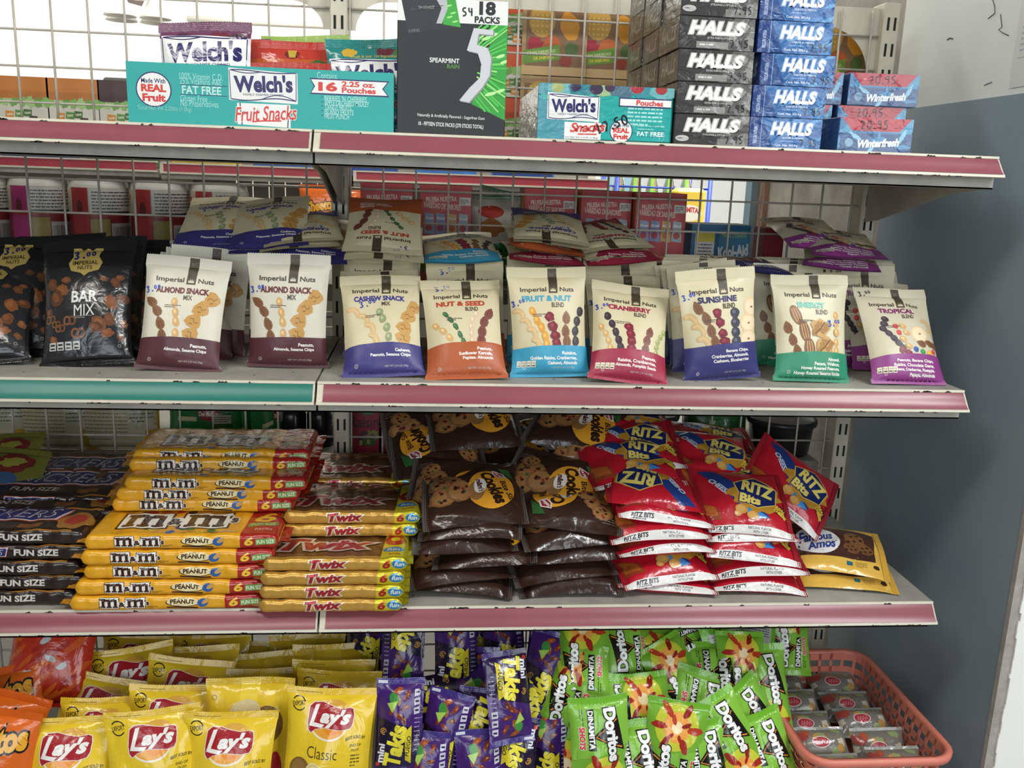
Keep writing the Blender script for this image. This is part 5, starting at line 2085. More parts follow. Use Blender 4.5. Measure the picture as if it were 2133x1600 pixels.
# ------------------------------------------------------------------ placing helpers
def axes_matrix(z, x, origin, pivot, sc=1.0):
    z = np.array(z, float)
    z /= np.linalg.norm(z)
    x = np.array(x, float)
    x = x - z * (x @ z)
    x /= np.linalg.norm(x)
    y = np.cross(z, x)
    M = Matrix(((x[0], y[0], z[0], 0), (x[1], y[1], z[1], 0), (x[2], y[2], z[2], 0), (0, 0, 0, 1)))
    return Matrix.Translation(Vector([float(v) for v in origin])) @ M @ Matrix.Scale(sc, 4) @ Matrix.Translation(-Vector(pivot))


def stand(H, pb, pt, z, yaw=0.0, Yb=None, k=.985, sink=0.0):
    """a pouch standing on height z whose foot is seen at pb and whose top edge is seen at pt"""
    B = atZ(pb[0], pb[1], z) if Yb is None else atY(pb[0], pb[1], Yb)
    B = B.copy()
    if Yb is not None:
        B[2] = z
    d = ray(*pt)
    L = H * .001 * k
    o = CAMP - B
    a, b, c = d @ d, 2 * (o @ d), o @ o - L * L
    disc = b * b - 4 * a * c
    t = (-b + math.sqrt(disc)) / (2 * a) if disc > 0 else -b / (2 * a)
    T = CAMP + d * t
    zz = T - B
    if zz[1] > .75 * np.linalg.norm(zz):
        zz[1] = .5 * np.linalg.norm(zz)
    if zz[1] < .04 * np.linalg.norm(zz):
        zz[1] = .06 * np.linalg.norm(zz)
    yr = math.radians(yaw)
    return axes_matrix(zz, (math.cos(yr), math.sin(yr), 0), B + np.array([0, 0, sink]), (0, 0, 0))


def up_from(x, Y, z, H, lean=12, roll=0, yaw=0):
    l, r, w = math.radians(lean), math.radians(roll), math.radians(yaw)
    zz = (math.sin(r) - math.sin(w) * math.sin(l), math.sin(l) * math.cos(w), math.cos(l))
    return axes_matrix(zz, (math.cos(w), math.sin(w), 0), (x, Y, z), (0, 0, 0))


def flat(W, H, px, py, Yf, phi=90, tilt=10, side=0, yaw=0, centre=False, sc=1.0, z=None):
    """a bag lying (or leaning, for a steep tilt) with its printed side up; its near edge (or centre) is seen at px, py"""
    P = atY(px, py, Yf)
    if z is not None:
        P = P.copy()
        P[2] = z
    t, s_, w, f = math.radians(tilt), math.radians(side), math.radians(yaw), math.radians(phi)
    r = np.array([math.cos(w) * math.cos(s_), math.sin(w) * math.cos(s_), math.sin(s_)])
    b = np.array([-math.sin(w) * math.cos(t), math.cos(w) * math.cos(t), math.sin(t)])
    zax = math.cos(f) * r + math.sin(f) * b
    xax = math.sin(f) * r - math.cos(f) * b
    half = 0 if centre else .0005 * (abs(math.sin(f)) * H + abs(math.cos(f)) * W) * .94
    return axes_matrix(zax, xax, P + b * half * sc, (0, 0, H * .0005), sc)


ORD = ['zeroth', 'first', 'second', 'third', 'fourth', 'fifth', 'sixth', 'seventh', 'eighth', 'ninth', 'tenth', 'eleventh', 'twelfth', 'thirteenth', 'fourteenth', 'fifteenth',
       'sixteenth', 'seventeenth', 'eighteenth', 'nineteenth', 'twentieth']

# ------------------------------------------------------------------ top shelf
ZT = DZ[0]


def box_px(name, label, cat, pl, pr, pytop, Y, D, arts_fn, material, group=None, z=None, bevel=.8, cols=None, yaw=0, sides=None):
    A, B = atY(pl[0], pl[1], Y), atY(pr[0], pr[1], Y)
    zz = ZT if z is None else z
    W = (B[0] - A[0]) * 1000
    Ht = (atY((pl[0] + pr[0]) / 2, pytop, Y)[2] - zz) * 1000
    arts = arts_fn(W, Ht)
    me = carton_mesh(name, W, D, Ht, arts, material, bevel, cols)
    return put1(name, me, label, cat, pose(((A[0] + B[0]) / 2, Y, zz), yaw), group), W, Ht


# teal display carton with pouches
A_, B_ = atY(268, 248, .012), atY(820, 262, .012)
WW = (B_[0] - A_[0]) * 1000
HT = (atY(268, 127, .012)[2] - ZT) * 1000
tc = thing('display_carton', 'teal open-topped fruit snack carton straddling the two top shelves', 'carton', ((A_[0] + B_[0]) / 2, .012, ZT))
wf = welch_front(WW, HT)
aV, aT, aC, k_ = lay_art(wf, 'body', with_normals(lambda x, y: np.stack([x - WW / 2, 0 * x - .35, y], -1)), 200, .06, .08)
fb = MB().box(-WW / 2, WW / 2, -.35, .35, 0, HT, .15)
nb = sum(len(v) for v in fb.V)
obj('front_panel', link_mesh('carton_front', np.concatenate(fb.V + aV) * .001, [np.concatenate(fb.F4), np.concatenate([np.concatenate(fb.F3)] + [t + nb for t in aT])], CARD, None,
                             np.concatenate([np.tile(lin('#23a39c'), (nb, 1))] + aC), False), tc)
tb = MB()
for (a, b, c, d, h) in ((-WW / 2, -WW / 2 + .7, .4, 118, HT), (WW / 2 - .7, WW / 2, .4, 118, HT), (-WW / 2, WW / 2, 117.3, 118, HT * 1.15), (-WW / 2, WW / 2, .4, 118, .8)):
    tb.box(a * .001, b * .001, c * .001, d * .001, 0, h * .001)
tb.build('carton_tray', CARD, tc, col='#2a938d')

def fp_pose(P, T, Y):
    sz = (T[2] - ZT - .004) / .128
    B = np.array([T[0] * .5 + P[0] * .5, Y, ZT + .004])
    return axes_matrix(T - B, (1, 0, 0), B, (0, 0, 0)) @ Matrix.Diagonal((1, 1, sz, 1))


FRUITPOUCH = {'purple': pouch_fruit('#dcd9d8', '#6a3a58', 'p'), 'teal': pouch_fruit('#2a9a98', '#1f7d78', 't'), 'green': pouch_fruit('#7aa23f', '#8aa84a', 'g'), 'orange': orange_pouch()}
for i, (c, px, py, pxt, pyt, Y, seed, lab, bend) in enumerate([
        ('purple', 440, 200, 425, 42, .035, 3, 'white fruit snack pouch with purple top standing in the left of the teal carton', .05),
        ('purple', 470, 195, 466, 72, .07, 5, 'purple-topped pouch peeking out behind the large white one in the teal carton', .08),
        ('orange', 615, 200, 604, 82, .06, 7, 'red and orange fruit pouch in the middle of the teal carton', .02),
        ('orange', 600, 250, 592, 128, .03, 8, 'red pouch sunk low at the front of the teal carton', .0),
        ('green', 650, 195, 634, 66, .085, 9, 'green-topped pouch behind the orange one in the teal carton', .1),
        ('teal', 790, 210, 770, 72, .04, 4, 'teal pouch with hang hole at the right end of the teal carton', .1)]):
    a = FRUITPOUCH[c]
    ms = pouch_meshes('fruit_pouch_%d' % i, a, 118, 128, 24, 12, 6, FILM, seed, (('#5a2f4c', '#6a3a58') if c == 'purple' else None), crump=1.6, bend=bend, wav=3.0, backcol='#8a3a50' if i == 1 else None)
    P = atY(px, py, Y)
    T = atY(pxt, pyt, Y + .02)
    put('fruit_snack_pouch', ms, lab, 'pouch', fp_pose(P, T, Y), 'fruit snack pouches in the teal carton')

# tall black gum carton
A_, B_ = atY(826, 272, .014), atY(1051, 279, .014)
GW = (B_[0] - A_[0]) * 1000
GH = 166.
ga = gum_art(GW, GH)
put1('gum_carton', carton_mesh('gum_carton', GW, 92, GH, {'front': ga}, CARD, 1.0, {'base': '#1c1d1f', 'left': '#232427', 'top': '#dedede'}),
     'tall black gum carton with a green burst and big silver numeral', 'carton', pose(((A_[0] + B_[0]) / 2, .014, ZT), 0))

# shrink-wrapped teal carton
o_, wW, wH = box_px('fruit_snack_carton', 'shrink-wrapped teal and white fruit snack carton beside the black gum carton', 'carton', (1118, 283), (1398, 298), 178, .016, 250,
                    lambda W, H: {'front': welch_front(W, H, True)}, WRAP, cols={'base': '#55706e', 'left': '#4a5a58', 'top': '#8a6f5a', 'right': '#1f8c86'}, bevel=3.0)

# lozenge boxes: black column three deep, blue column in front
HW, HD, HHt = 101., 100., 39.6
HB = {}
for v in (0, 1):
    HB['k', v] = carton_mesh('lozenge_black_%d' % v, HW, HD, HHt, {'front': halls_art(HW, HHt, True, v), 'left': halls_side(HD, HHt)}, WRAP, .8, {'base': '#4a4946', 'top': '#5a5955'})
    HB['b', v] = carton_mesh('lozenge_blue_%d' % v, HW, HD, HHt, {'front': halls_art(HW, HHt, False, v), 'left': halls_side(HD, HHt, False)}, WRAP, .8, {'base': '#1f4a90'})
HB['kb', 0] = carton_mesh('lozenge_black_side', HW, HD, HHt, {'front': halls_art(HW, HHt, True, 0, None), 'left': halls_side(HD, HHt)}, WRAP, .8, {'base': '#4a4946', 'top': '#5a5955'})
HB['b', 2] = carton_mesh('lozenge_blue_2', HW, HD, HHt, {'front': halls_art(HW, HHt, False, 2, None), 'left': halls_side(HD, HHt, False)}, WRAP, .8, {'base': '#1f4a90'})
xk = [1482, 1486, 1489, 1491, 1497, 1502]
xb = [1636, 1643, 1660, 1655, 1659, 1663]
lvn = ['bottom', 'second', 'third', 'fourth', 'fifth', 'topmost']
for i in range(6):
    z = ZT + i * .0404
    yy = .012
    X = atY(xk[i], 280 - 60 * i, yy)[0]
    put1('lozenge_box', HB['k', (1 if i in (1, 2, 3) else 0)], 'black lozenge box with handwritten price, %s of the front black column' % lvn[i], 'box', pose((X, yy, z), (-1, .5, 0, .8, -1, 1)[i]),
         'black lozenge boxes on the top shelf')
    for d in (1, 2):
        put1('lozenge_box', HB['kb', 0], 'black lozenge box seen from its end, %s of the %s column back' % (lvn[i], ('middle', 'rearmost')[d - 1]), 'box',
             pose((X - .001 * d, yy + .103 * d, z), (.6, -.5, .3, -.8, .4, 0)[i]), 'black lozenge boxes on the top shelf')
    X = atY(xb[i], 285 - 60 * i, yy)[0]
    put1('lozenge_box', HB['b', 2 if i in (4, 5) else i % 2], 'blue lozenge box, %s of the blue column' % lvn[i], 'box', pose((X, yy + .001, z), (1.5, .5, -.5, 0, .5, -.4)[i]),
         'blue lozenge boxes on the top shelf')
# blue gum packs
WGW, WGD, WGH = 105., 62., 45.
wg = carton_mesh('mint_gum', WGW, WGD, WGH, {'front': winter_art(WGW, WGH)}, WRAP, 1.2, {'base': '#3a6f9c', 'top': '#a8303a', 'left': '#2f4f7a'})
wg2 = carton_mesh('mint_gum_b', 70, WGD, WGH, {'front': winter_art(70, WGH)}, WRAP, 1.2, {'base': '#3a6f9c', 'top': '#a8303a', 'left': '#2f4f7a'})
wgl = carton_mesh('mint_gum_flat', WGW, WGD, 22.5, {}, WRAP, 1.2, {'base': '#3a6f9c', 'top': '#a8303a'})
wgl2 = carton_mesh('mint_gum_flat_b', 70, WGD, 22.5, {}, WRAP, 1.2, {'base': '#3a6f9c', 'top': '#a8303a'})
XF = atY(1820, 300, .02)[0]
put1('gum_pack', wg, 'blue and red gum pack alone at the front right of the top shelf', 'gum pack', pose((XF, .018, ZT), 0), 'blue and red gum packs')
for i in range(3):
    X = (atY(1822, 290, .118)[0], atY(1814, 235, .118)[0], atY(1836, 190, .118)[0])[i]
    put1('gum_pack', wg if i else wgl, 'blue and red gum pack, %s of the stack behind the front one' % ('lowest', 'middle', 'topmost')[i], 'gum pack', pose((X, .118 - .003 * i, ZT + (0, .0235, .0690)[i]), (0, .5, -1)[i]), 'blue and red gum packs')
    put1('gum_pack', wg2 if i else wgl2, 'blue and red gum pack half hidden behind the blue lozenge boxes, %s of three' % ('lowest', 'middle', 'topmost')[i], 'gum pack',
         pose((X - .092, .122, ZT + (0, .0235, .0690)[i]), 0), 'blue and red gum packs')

# ------------------------------------------------------------------ rear top shelf, seen through the wire
RY = YM + .058
RZ = 1.408
jo = {'orange': juice_box('#b5702f'), 'brown': juice_box('#45302f')}
jm = {k: carton_mesh('juice_box_' + k, 84, 60, 84, {'front': v}, CARD, .8, {'base': '#a8642c'}) for k, v in jo.items()}
for i, (px, k, lb) in enumerate([(-62, 'orange', 'orange juice powder box cut off by the left frame edge behind the wire'), (46, 'orange', 'orange juice powder box behind the wire, leftmost whole one'),
                                 (152, 'orange', 'orange juice powder box behind the wire, next to the dark brown one'), (258, 'brown', 'dark brown juice powder box behind the wire beside the teal carton')]):
    X = atY(px, 200, RY)[0]
    put1('juice_box', jm[k], lb, 'box', pose((X, RY, RZ), 0), 'juice boxes on the rear top shelf')
cr = carton_mesh('crate_print_box', 112, 90, 122, {'front': juice_box('#b59468', 112., 122., True)}, CARD, .8, {'base': '#b59468'})
n = 0
for lv in range(2):
    for i, px in enumerate((1155, 1272, 1400, 1640, 1757)):
        X = atY(px, 100, RY)[0]
        lb = ('lower', 'upper')[lv] + ' row, ' + ('left of the wire bay', 'second from left', 'behind the black lozenge boxes', 'behind the blue lozenge boxes', 'next to the right post')[i]
        put1('juice_box', cr, 'juice box printed with a crate of fruit, ' + lb, 'box', pose((X, RY + .004 * i % .01, RZ + lv * .1235), 0), 'fruit crate boxes on the rear top shelf')
jt = carton_mesh('juice_box_tall', 62, 60, 84, {'front': juice_box('#c4502a', 62., 84.)}, CARD, .8, {'base': '#a8a45a'})
for lv in range(3):
    X = atY(1074, 150, RY)[0]
    put1('juice_box', jt, 'narrow juice box stacked behind the wire beside the gum carton, %s of three' % ('lowest', 'middle', 'topmost')[lv], 'box', pose((X, RY + .003, RZ + lv * .085), 0),
         'narrow juice boxes by the gum carton')
gp = MB().box(0, .05, 0, .02, 0, .095, .003)
X = atY(240, 150, RY + .08)[0]
tag(gp.build('grey_carton', mat('grey_card', '#6d6f6a', .6, var=.2), None, False, (X - .02, RY + .075, RZ)), 'grey carton edge showing above the dark brown juice box', 'carton')

# ------------------------------------------------------------------ nut pouches on the middle shelf
ZM = DZ[1]
NUTS = {'almond': ALM, 'cashew': CSH, 'nutseed': NSD, 'fruit': FRN, 'cran': CRN, 'sun': SUN, 'energy': ENG, 'tropical': TRP}
NB = {}
bandc = {'almond': '#562c33', 'cashew': '#3c3777', 'nutseed': '#ad562c', 'fruit': '#3b9abb', 'cran': '#9c2742', 'sun': '#393973', 'energy': '#2f8a68', 'tropical': '#8b3a80'}


def nut_mesh(k, seed=0, flatb=False, **kw):
    key = (k, seed, flatb)
    if key not in NB:
        p = dict(crump=1.5, heavy=.68, wav=2.2, bend=.02, dent=0, fold=1.3)
        p.update(kw)
        NB[key] = pouch_meshes('nut_%s_%d%s' % (k, seed, 'f' if flatb else ''), NUTS[k], NW, NH, 18 if flatb else 34, 15, 6, MATTE, seed, (NUTS[k].base, bandc[k]), '#cbc4ac', **p)
    return NB[key]


COLN = {'almond': 'white', 'cashew': 'cream', 'nutseed': 'cream', 'fruit': 'cream', 'cran': 'cream', 'sun': 'cream', 'energy': 'cream', 'tropical': 'cream'}
FOOT = {'almond': 'maroon', 'cashew': 'purple', 'nutseed': 'orange', 'fruit': 'sky blue', 'cran': 'crimson', 'sun': 'indigo', 'energy': 'green', 'tropical': 'magenta'}
fronts = [('almond', (370, 774), (394, 541), 11, 2, 0), ('almond', (600, 767), (602, 532), 12, -1, 0), ('cashew', (800, 787), (792, 578), 13, 2, 0), ('nutseed', (973, 792), (958, 587), 14, 0, 0),
          ('fruit', (1146, 787), (1138, 561), 15, 0, 0), ('cran', (1307, 799), (1314, 596), 16, 0, 0), ('sun', (1503, 793), (1490, 556), 17, 0, 0), ('energy', (1690, 797), (1686, 577), 18, 1, 0),
          ('tropical', (1893, 803), (1853, 604), 19, 0, 0)]
xtra = {'energy': dict(wav=4.5, dent=2), 'cashew': dict(dent=1.0), 'fruit': dict(wav=2.2)}
for i, (k, pb, pt, seed, yaw, _) in enumerate(fronts):
    lb = '%s nut pouch with %s foot, front of its row' % (COLN[k], FOOT[k])
    if k == 'almond':
        lb = 'white almond mix pouch with maroon foot, front of the %s almond row' % ('left' if i == 0 else 'right')
    put('nut_pouch', nut_mesh(k, seed, **xtra.get(k, {})), lb, 'pouch', stand(NH, pb, pt, ZM, yaw, sink=.001), 'nut pouches standing at the front of the middle shelf')

# standing behind the fronts: (kind, foot px, top px)
behind = [('almond', [(400, 757, 417, 533), (425, 752, 440, 521)]),
          ('cashew', [(800, 778, 790, 566), (800, 770, 790, 556), (799, 764, 789, 548), (798, 759, 789, 541), (798, 755, 788, 534)]),
          ('nutseed', [(975, 775, 968, 549)]),
          ('fruit', [(1158, 776, 1142, 560), (1142, 765, 1128, 555)]),
          ('cran', [(1308, 788, 1297, 578), (1306, 776, 1292, 562)]),
          ('sun', [(1478, 784, 1466, 560), (1470, 775, 1455, 552), (1462, 768, 1440, 545)]),
          ('energy', [(1690, 783, 1676, 570), (1672, 772, 1650, 566)]),
          ('tropical', [(1850, 784, 1822, 590), (1836, 770, 1800, 572), (1828, 763, 1790, 566)])]
for k, L_ in behind:
    for j, (bx, by, tx, ty) in enumerate(L_):
        M = stand(NH, (bx, by - 9), (tx, ty), ZM, 0, sink=.001)
        put('nut_pouch', nut_mesh(k, 40 + (len(k) + j) % 3, True), '%s nut pouch with %s foot, standing %s behind the front one' % (COLN[k], FOOT[k], ORD[j + 1]), 'pouch', M,
            'nut pouches standing behind the front pouches')

# the middle of each row, covered by the pouches lying on top
for k, px in (('almond', 432), ('almond', 600), ('cashew', 796), ('nutseed', 965), ('fruit', 1132), ('cran', 1290), ('sun', 1452), ('energy', 1640), ('tropical', 1790)):
    for j, Y in enumerate((.185, .245, .30)):
        X = atY(px, 600, Y)[0]
        put('nut_pouch', nut_mesh(k, 40 + j, True), '%s nut pouch with %s foot, buried upright in the middle of the %srow' % (COLN[k], FOOT[k], '' if k != 'almond' else ('left ' if px < 500 else 'right ')),
            'pouch', up_from(X, Y - .025, ZM + .001, NH, 10), 'nut pouches buried in the rows')

# lying on top of the rows at the back: (kind, near-edge px, Y, phi, tilt, side, yaw, label)
lying = [('cashew', 560, 514, .17, 90, 26, 6, 6, 'purple-footed pouch lying on top of the left cashew pile, foot to the aisle'),
         ('cashew', 560, 521, .175, 90, 22, 6, 6, 'second purple-footed pouch down in the left cashew pile'),
         ('cashew', 440, 517, .19, 90, 28, 0, 0, 'purple-footed pouch lying half under the left cashew pile'),
         ('cashew', 632, 500, .17, 270, 11, 8, 8, 'cream cashew pouch turned head to the aisle beside the post'),
         ('cashew', 624, 512, .165, 270, 9, 8, 8, 'second head-out cashew pouch under the turned one by the post'),
         ('cashew', 640, 548, .15, 90, 22, 0, 0, 'purple-footed pouch lying low behind the right almond row'),
         ('nutseed', 796, 520, .14, 270, 26, 0, 0, 'cream nut and seed pouch lying upside down on top of the cashew row'),
         ('nutseed', 800, 536, .135, 270, 20, 0, 0, 'second upside-down nut and seed pouch under the top one'),
         ('fruit', 965, 546, .15, 90, 13, 3, 3, 'sky-blue-footed pouch lying dark behind the nut and seed row'),
         ('cashew', 1150, 498, .16, 270, 13, -3, -3, 'cashew pouch lying head out on top of the middle pile'),
         ('cashew', 1150, 505, .165, 270, 11, -3, -3, 'second cashew pouch in the middle pile, head out'),
         ('nutseed', 1140, 524, .16, 90, 10, -8, 0, 'orange-footed pouch in the middle pile with its foot to the aisle'),
         ('cran', 1140, 548, .15, 90, 8, -4, 0, 'crimson-footed pouch at the bottom of the middle pile'),
         ('cran', 1290, 514, .18, 270, 11, 6, 12, 'cranberry pouch lying head out on the right middle pile'),
         ('cran', 1295, 532, .17, 270, 9, 6, 10, 'second cranberry pouch head out in the right middle pile'),
         ('cran', 1300, 548, .155, 90, 14, 5, 5, 'crimson-footed pouch under the two head-out cranberry pouches'),
         ('sun', 1580, 566, .16, 90, 4, -6, -10, 'indigo-footed pouch lying behind the sunshine row'),
         ('tropical', 1770, 536, .17, 90, 13, -2, -12, 'magenta-footed pouch lying on top of the right-hand pile'),
         ('tropical', 1752, 560, .15, 90, 10, -2, -22, 'magenta-footed pouch lying below in the right-hand pile'),
         ('tropical', 1716, 516, .22, 90, 16, 0, 0, 'cream pouch leaning on the wire behind the right-hand pile')]
for i, (k, px, py, Y, phi, tilt, side, yaw, lb) in enumerate(lying):
    put('nut_pouch', nut_mesh(k, 50 + i % 2, True, heavy=1.0, wav=2.5), lb, 'pouch', flat(NW, NH, px, py, Y, phi, tilt, side, yaw), 'nut pouches lying in the piles behind')

# hidden lower part of the piles: rows of the same pouches standing at the back carry them
bar = bar_art()
BW, BH = 128., 186.
for i, (pb, pt, seed, lb) in enumerate([((182, 765), (184, 505), 1, 'black bar mix bag with gold badge at the front'), ((-40, 762), (-10, 540), 2, 'black bar mix bag cut by the left frame edge'),
                                        ((205, 748), (212, 497), 3, 'black bag standing right behind the whole black bag'), ((250, 742), (262, 505), 4, 'black bag edge between the bar mix and the almond pouch'),
                                        ((20, 745), (40, 498), 5, 'black bag standing behind the cut-off black bag'), ((120, 735), (128, 492), 6, 'rearmost black bag in the dark bag row')]):
    ms = pouch_meshes('bar_mix_%d' % i, bar, BW, BH, 44, 16, 7, FILM, seed + 20, ('#1a1b1d', '#17181a'), '#1a1a1c', crump=1.8, heavy=.75, wav=2.5, bend=.03)
    put('snack_mix_bag', ms, lb, 'bag', stand(BH, pb, pt, ZM, 0, sink=.001), 'black snack mix bags')

# ------------------------------------------------------------------ rear middle shelf: jars, red boxes, blue boxes
RZ2 = 1.165


def jar(px, label, pink):
    X = atY(px, 420, .50)[0]
    t = thing('seasoning_jar', label, 'jar', (X, .50, RZ2), (0, 0, 0), 'white-lidded seasoning jars')
    R = .050
    MB().lathe([(.0, 0), (.044, 0), (R, .006), (R, .150), (R - .001, .152)], 40).build('jar_body', mat('jar_plastic', '#c9c4b4', .4, var=.05), t, True)
    MB().lathe([(R - .001, .152), (R - .001, .154), (.047, .1605), (.040, .165), (.030, .1665), (.0001, .167)], 40).build('lid', mat('lid_white', '#d6d3c9', .35, var=.05), t, True)
    a = Art(200, 120, '#b9b4a4')
    a.rect(0, 0, 200, 82, '#7a2328')
    a.rect(64, 0, 98, 120, pink)
    a.rect(0, 79, 200, 83, '#8a2a2c')
    a.rect(4, 86, 60, 117, '#b7a98c')
    a.blob(44, 108, 6, 5, '#a8452e', 0, 3)
    a.lines(10, 96, 44, 2, 6, 3, '#8a8478', 4)
    a.ell(82, 92, 6, 10, '#5a1a1e')
    a.rect(100, 85, 190, 118, '#c2beb2')
    a.lines(104, 113, 82, 6, 4.6, 2.0, '#4a4a52', 5)
    a.rect(104, 84, 180, 87, '#2a2a30')
    a.rect(100, 8, 132, 76, '#8a7a3a')
    a.barcode(134, 6, 52, 64, 5, '#3a3838', '#a8a6a0')
    a.rect(0, 10, 40, 58, '#9c9a94')
    a.lines(3, 52, 32, 7, 6, 2, '#5a5452', 6)
    Rm = R * 1000 + .3

    def fn(x, y):
        th = (x - 100) / Rm - math.pi / 2
        return np.stack([Rm * np.cos(th), Rm * np.sin(th), 7 + y * 1.2 + 0 * x], -1)
    P, _, _ = sheet(fn, 0, 200, 0, 120, 40, 3)
    aV, aT, aC, k = lay_art(a, 'body', with_normals(fn), 6, .06, .1)
    obj('wrap_label', link_mesh('jar_label', np.concatenate([P] + aV) * .001, [grid_faces(40, 3), np.concatenate([q + len(P) for q in aT])], MATTE, None,
                                np.concatenate([np.tile(lin(a.base), (len(P), 1))] + aC)), t)


for px, lb, pk in ((-36, 'seasoning jar cut off by the left frame edge behind the wire', '#9c2230'), (84, 'white-lidded jar with a pink label stripe behind the wire', '#a02a66'),
                   (207, 'white-lidded red-labelled jar right of the pink-striped one', '#9c2a2c'), (334, 'white-lidded red-labelled jar, third whole one behind the wire', '#a32a28'),
                   (458, 'white-lidded red-labelled jar behind the left cashew pile', '#a83234')):
    jar(px, lb, pk)
rf = carton_mesh('flavour_box', 92, 100, 176, {'front': red_flavour_art()}, CARD, .8, {'base': '#b84246', 'left': '#b8663a', 'right': '#b8564a'})
rl = ['left of the pouches lying upside down', 'left of the green packets', 'right of the green packets', 'behind the middle nut pile', 'rightmost, beside the blue boxes']
for i, (px, Y) in enumerate(((806, .43), (928, .43), (1145, .44), (1262, .42), (1376, .40))):
    X = atY(px, 450, Y)[0]
    put1('flavour_box', rf, 'red drink mix box with a slot handle, ' + rl[i], 'box', pose((X, Y, RZ2), 0), 'red drink mix boxes on the rear shelf')
ka = carton_mesh('drink_mix_box', 110, 70, 124, {'front': koolaid_art()}, CARD, .8, {'base': '#1c5f86', 'top': '#d0d6d8'})
for i, px in enumerate((1500,)):
    X = atY(1500, 510, .42)[0]
    put1('drink_mix_box', ka, 'blue drink mix box with nutrition panel behind the wire', 'box', pose((X, .42, RZ2), 0))
X = atY(1612, 510, .42)[0]
put1('drink_mix_box', carton_mesh('red_side_box', 36, 60, 120, {}, CARD, .8, {'base': '#8c1f2c'}), 'plain dark red box edge beside the blue drink mix box', 'box', pose((X, .42, RZ2), 0))

# ------------------------------------------------------------------ lower shelf: chocolate multipacks
ZL = DZ[2]
_mm = mm_art()
MMP = [pack_meshes('peanut_pack_%d' % s, _mm, MMW, MMD, MMH, FILM, s, 14, 6, ('#d2901c', '#98251c')) for s in (1, 2, 3)]
_tw = twix_art()
TWP = [pack_meshes('bar_pack_%d' % s, _tw, TWW, TWD, TWH, FOIL, s, 9, 6, ('#a87a2c', '#c9bd2a')) for s in (1, 2)]
_sn = snick_art()
SNP = [pack_meshes('dark_pack_%d' % s, _sn, SNW, SND, SNH, FILM, s, 9, 6, ('#241b18', '#241b18')) for s in (1, 2)]


def pack(name, parts, Hh, label, cat, px, Y, lvl, group, yaw=0, dz=0, tilt=0, z=None):
    zz = ZL + lvl * Hh * .001 + .0006 + dz if z is None else z
    # x where the middle of the front face is seen
    py = 1250 - 33 * lvl
    X = atY(px, py, Y)[0]
    return put(name, parts, label, cat, pose((X, Y, zz), yaw, tilt), group)


mmf = [(347, -.006, 1), (357, -.004, 0), (374, .0, -1.0), (370, .0, .5), (378, .004, .5)]
mmb = [(424, .088, -.5), (434, .088, .5), (450, .086, 0), (457, .126, 1.5), (462, .140, .5)]
hM = MMH * .0 + 21.6
for i, (px, Y, yw) in enumerate(mmf):
    pack('candy_multipack', MMP[i % 3], hM, 'yellow peanut candy multipack, %s up in the front stack' % ORD[i + 1], 'candy pack', px, Y, i, 'yellow peanut candy multipacks', yw)
for i, (px, Y, yw) in enumerate(mmb):
    pack('candy_multipack', MMP[(i + 1) % 3], hM, 'yellow peanut candy multipack set back on the stack, %s above the front ones' % ORD[i + 1], 'candy pack', px, Y, i + 5, 'yellow peanut candy multipacks', yw,
         z=atY(430, (1068, 1046, 1024, 984, 966)[i], Y)[2])
for i in range(5):
    pack('candy_multipack', MMP[0], hM, 'yellow peanut candy multipack buried behind the front stack', 'candy pack', 410 + 4 * i, .142, i, 'yellow peanut candy multipacks buried behind', 0)
twf = [(688, -.018, 0), (690, -.016, -.5), (692, -.014, .4), (698, -.010, 0)]
twb = [(729, .066, .5), (733, .068, 0)]
hT = 19.6
for i, (px, Y, yw) in enumerate(twf):
    pack('candy_multipack', TWP[i % 2], hT, 'gold caramel bar multipack, %s up in the front stack' % ORD[i + 1], 'candy pack', px, Y, i, 'gold caramel bar multipacks', yw)
for i, (px, Y, yw) in enumerate(twb):
    pack('candy_multipack', TWP[(i + 1) % 2], hT, 'gold caramel bar multipack set back on the stack, %s of two' % ('lower', 'upper')[i], 'candy pack', px, Y, i + 4, 'gold caramel bar multipacks', yw)
for i in range(4):
    pack('candy_multipack', TWP[0], hT, 'gold caramel bar multipack buried behind the front stack', 'candy pack', 715 + 3 * i, .112, i, 'gold caramel bar multipacks buried behind', 0)
for i, (px, py, Y, tl, lb) in enumerate(((722, 1046, .135, 5, 'brown and gold bar multipack tilted on top of the caramel bar stack'), (732, 1002, .20, 4, 'rearmost brown and gold bar multipack leaning to the wire'))):
    P = atY(px, py, Y)
    put('candy_multipack', TWP[i], lb, 'candy pack', pose((P[0], Y, P[2] - .016), 0, tl), 'gold caramel bar multipacks')
snf = [(-24, .012, 0), (-4, .016, -.6), (-20, .014, .6), (24, .020, -.8), (-10, .022, -.5)]
hS = 21.6
for i, (px, Y, yw) in enumerate(snf):
    pack('candy_multipack', SNP[i % 2], hS, 'dark brown nougat bar multipack, %s up in the stack at the left edge' % ORD[i + 1], 'candy pack', px - 12, Y, i, 'dark brown nougat bar multipacks', yw)
for i, (px, py, Y, tl, lb) in enumerate(((60, 1072, .105, 4, 'dark brown bar multipack set back on the stack at the left edge'), (110, 1044, .14, 5, 'dark brown bar multipack sloping up behind the nougat stack'),
                                          (130, 1010, .20, 5, 'rearmost dark bar multipack in shadow by the wire'))):
    P = atY(px, py, Y)
    put('candy_multipack', SNP[i % 2], lb, 'candy pack', pose((P[0], Y, P[2] - .012), -2, tl), 'dark brown nougat bar multipacks')
for i in range(5):
    pack('candy_multipack', SNP[0], hS, 'dark brown bar multipack buried behind the left stack', 'candy pack', 30, .145, i, 'dark brown bar multipacks buried behind', 0)
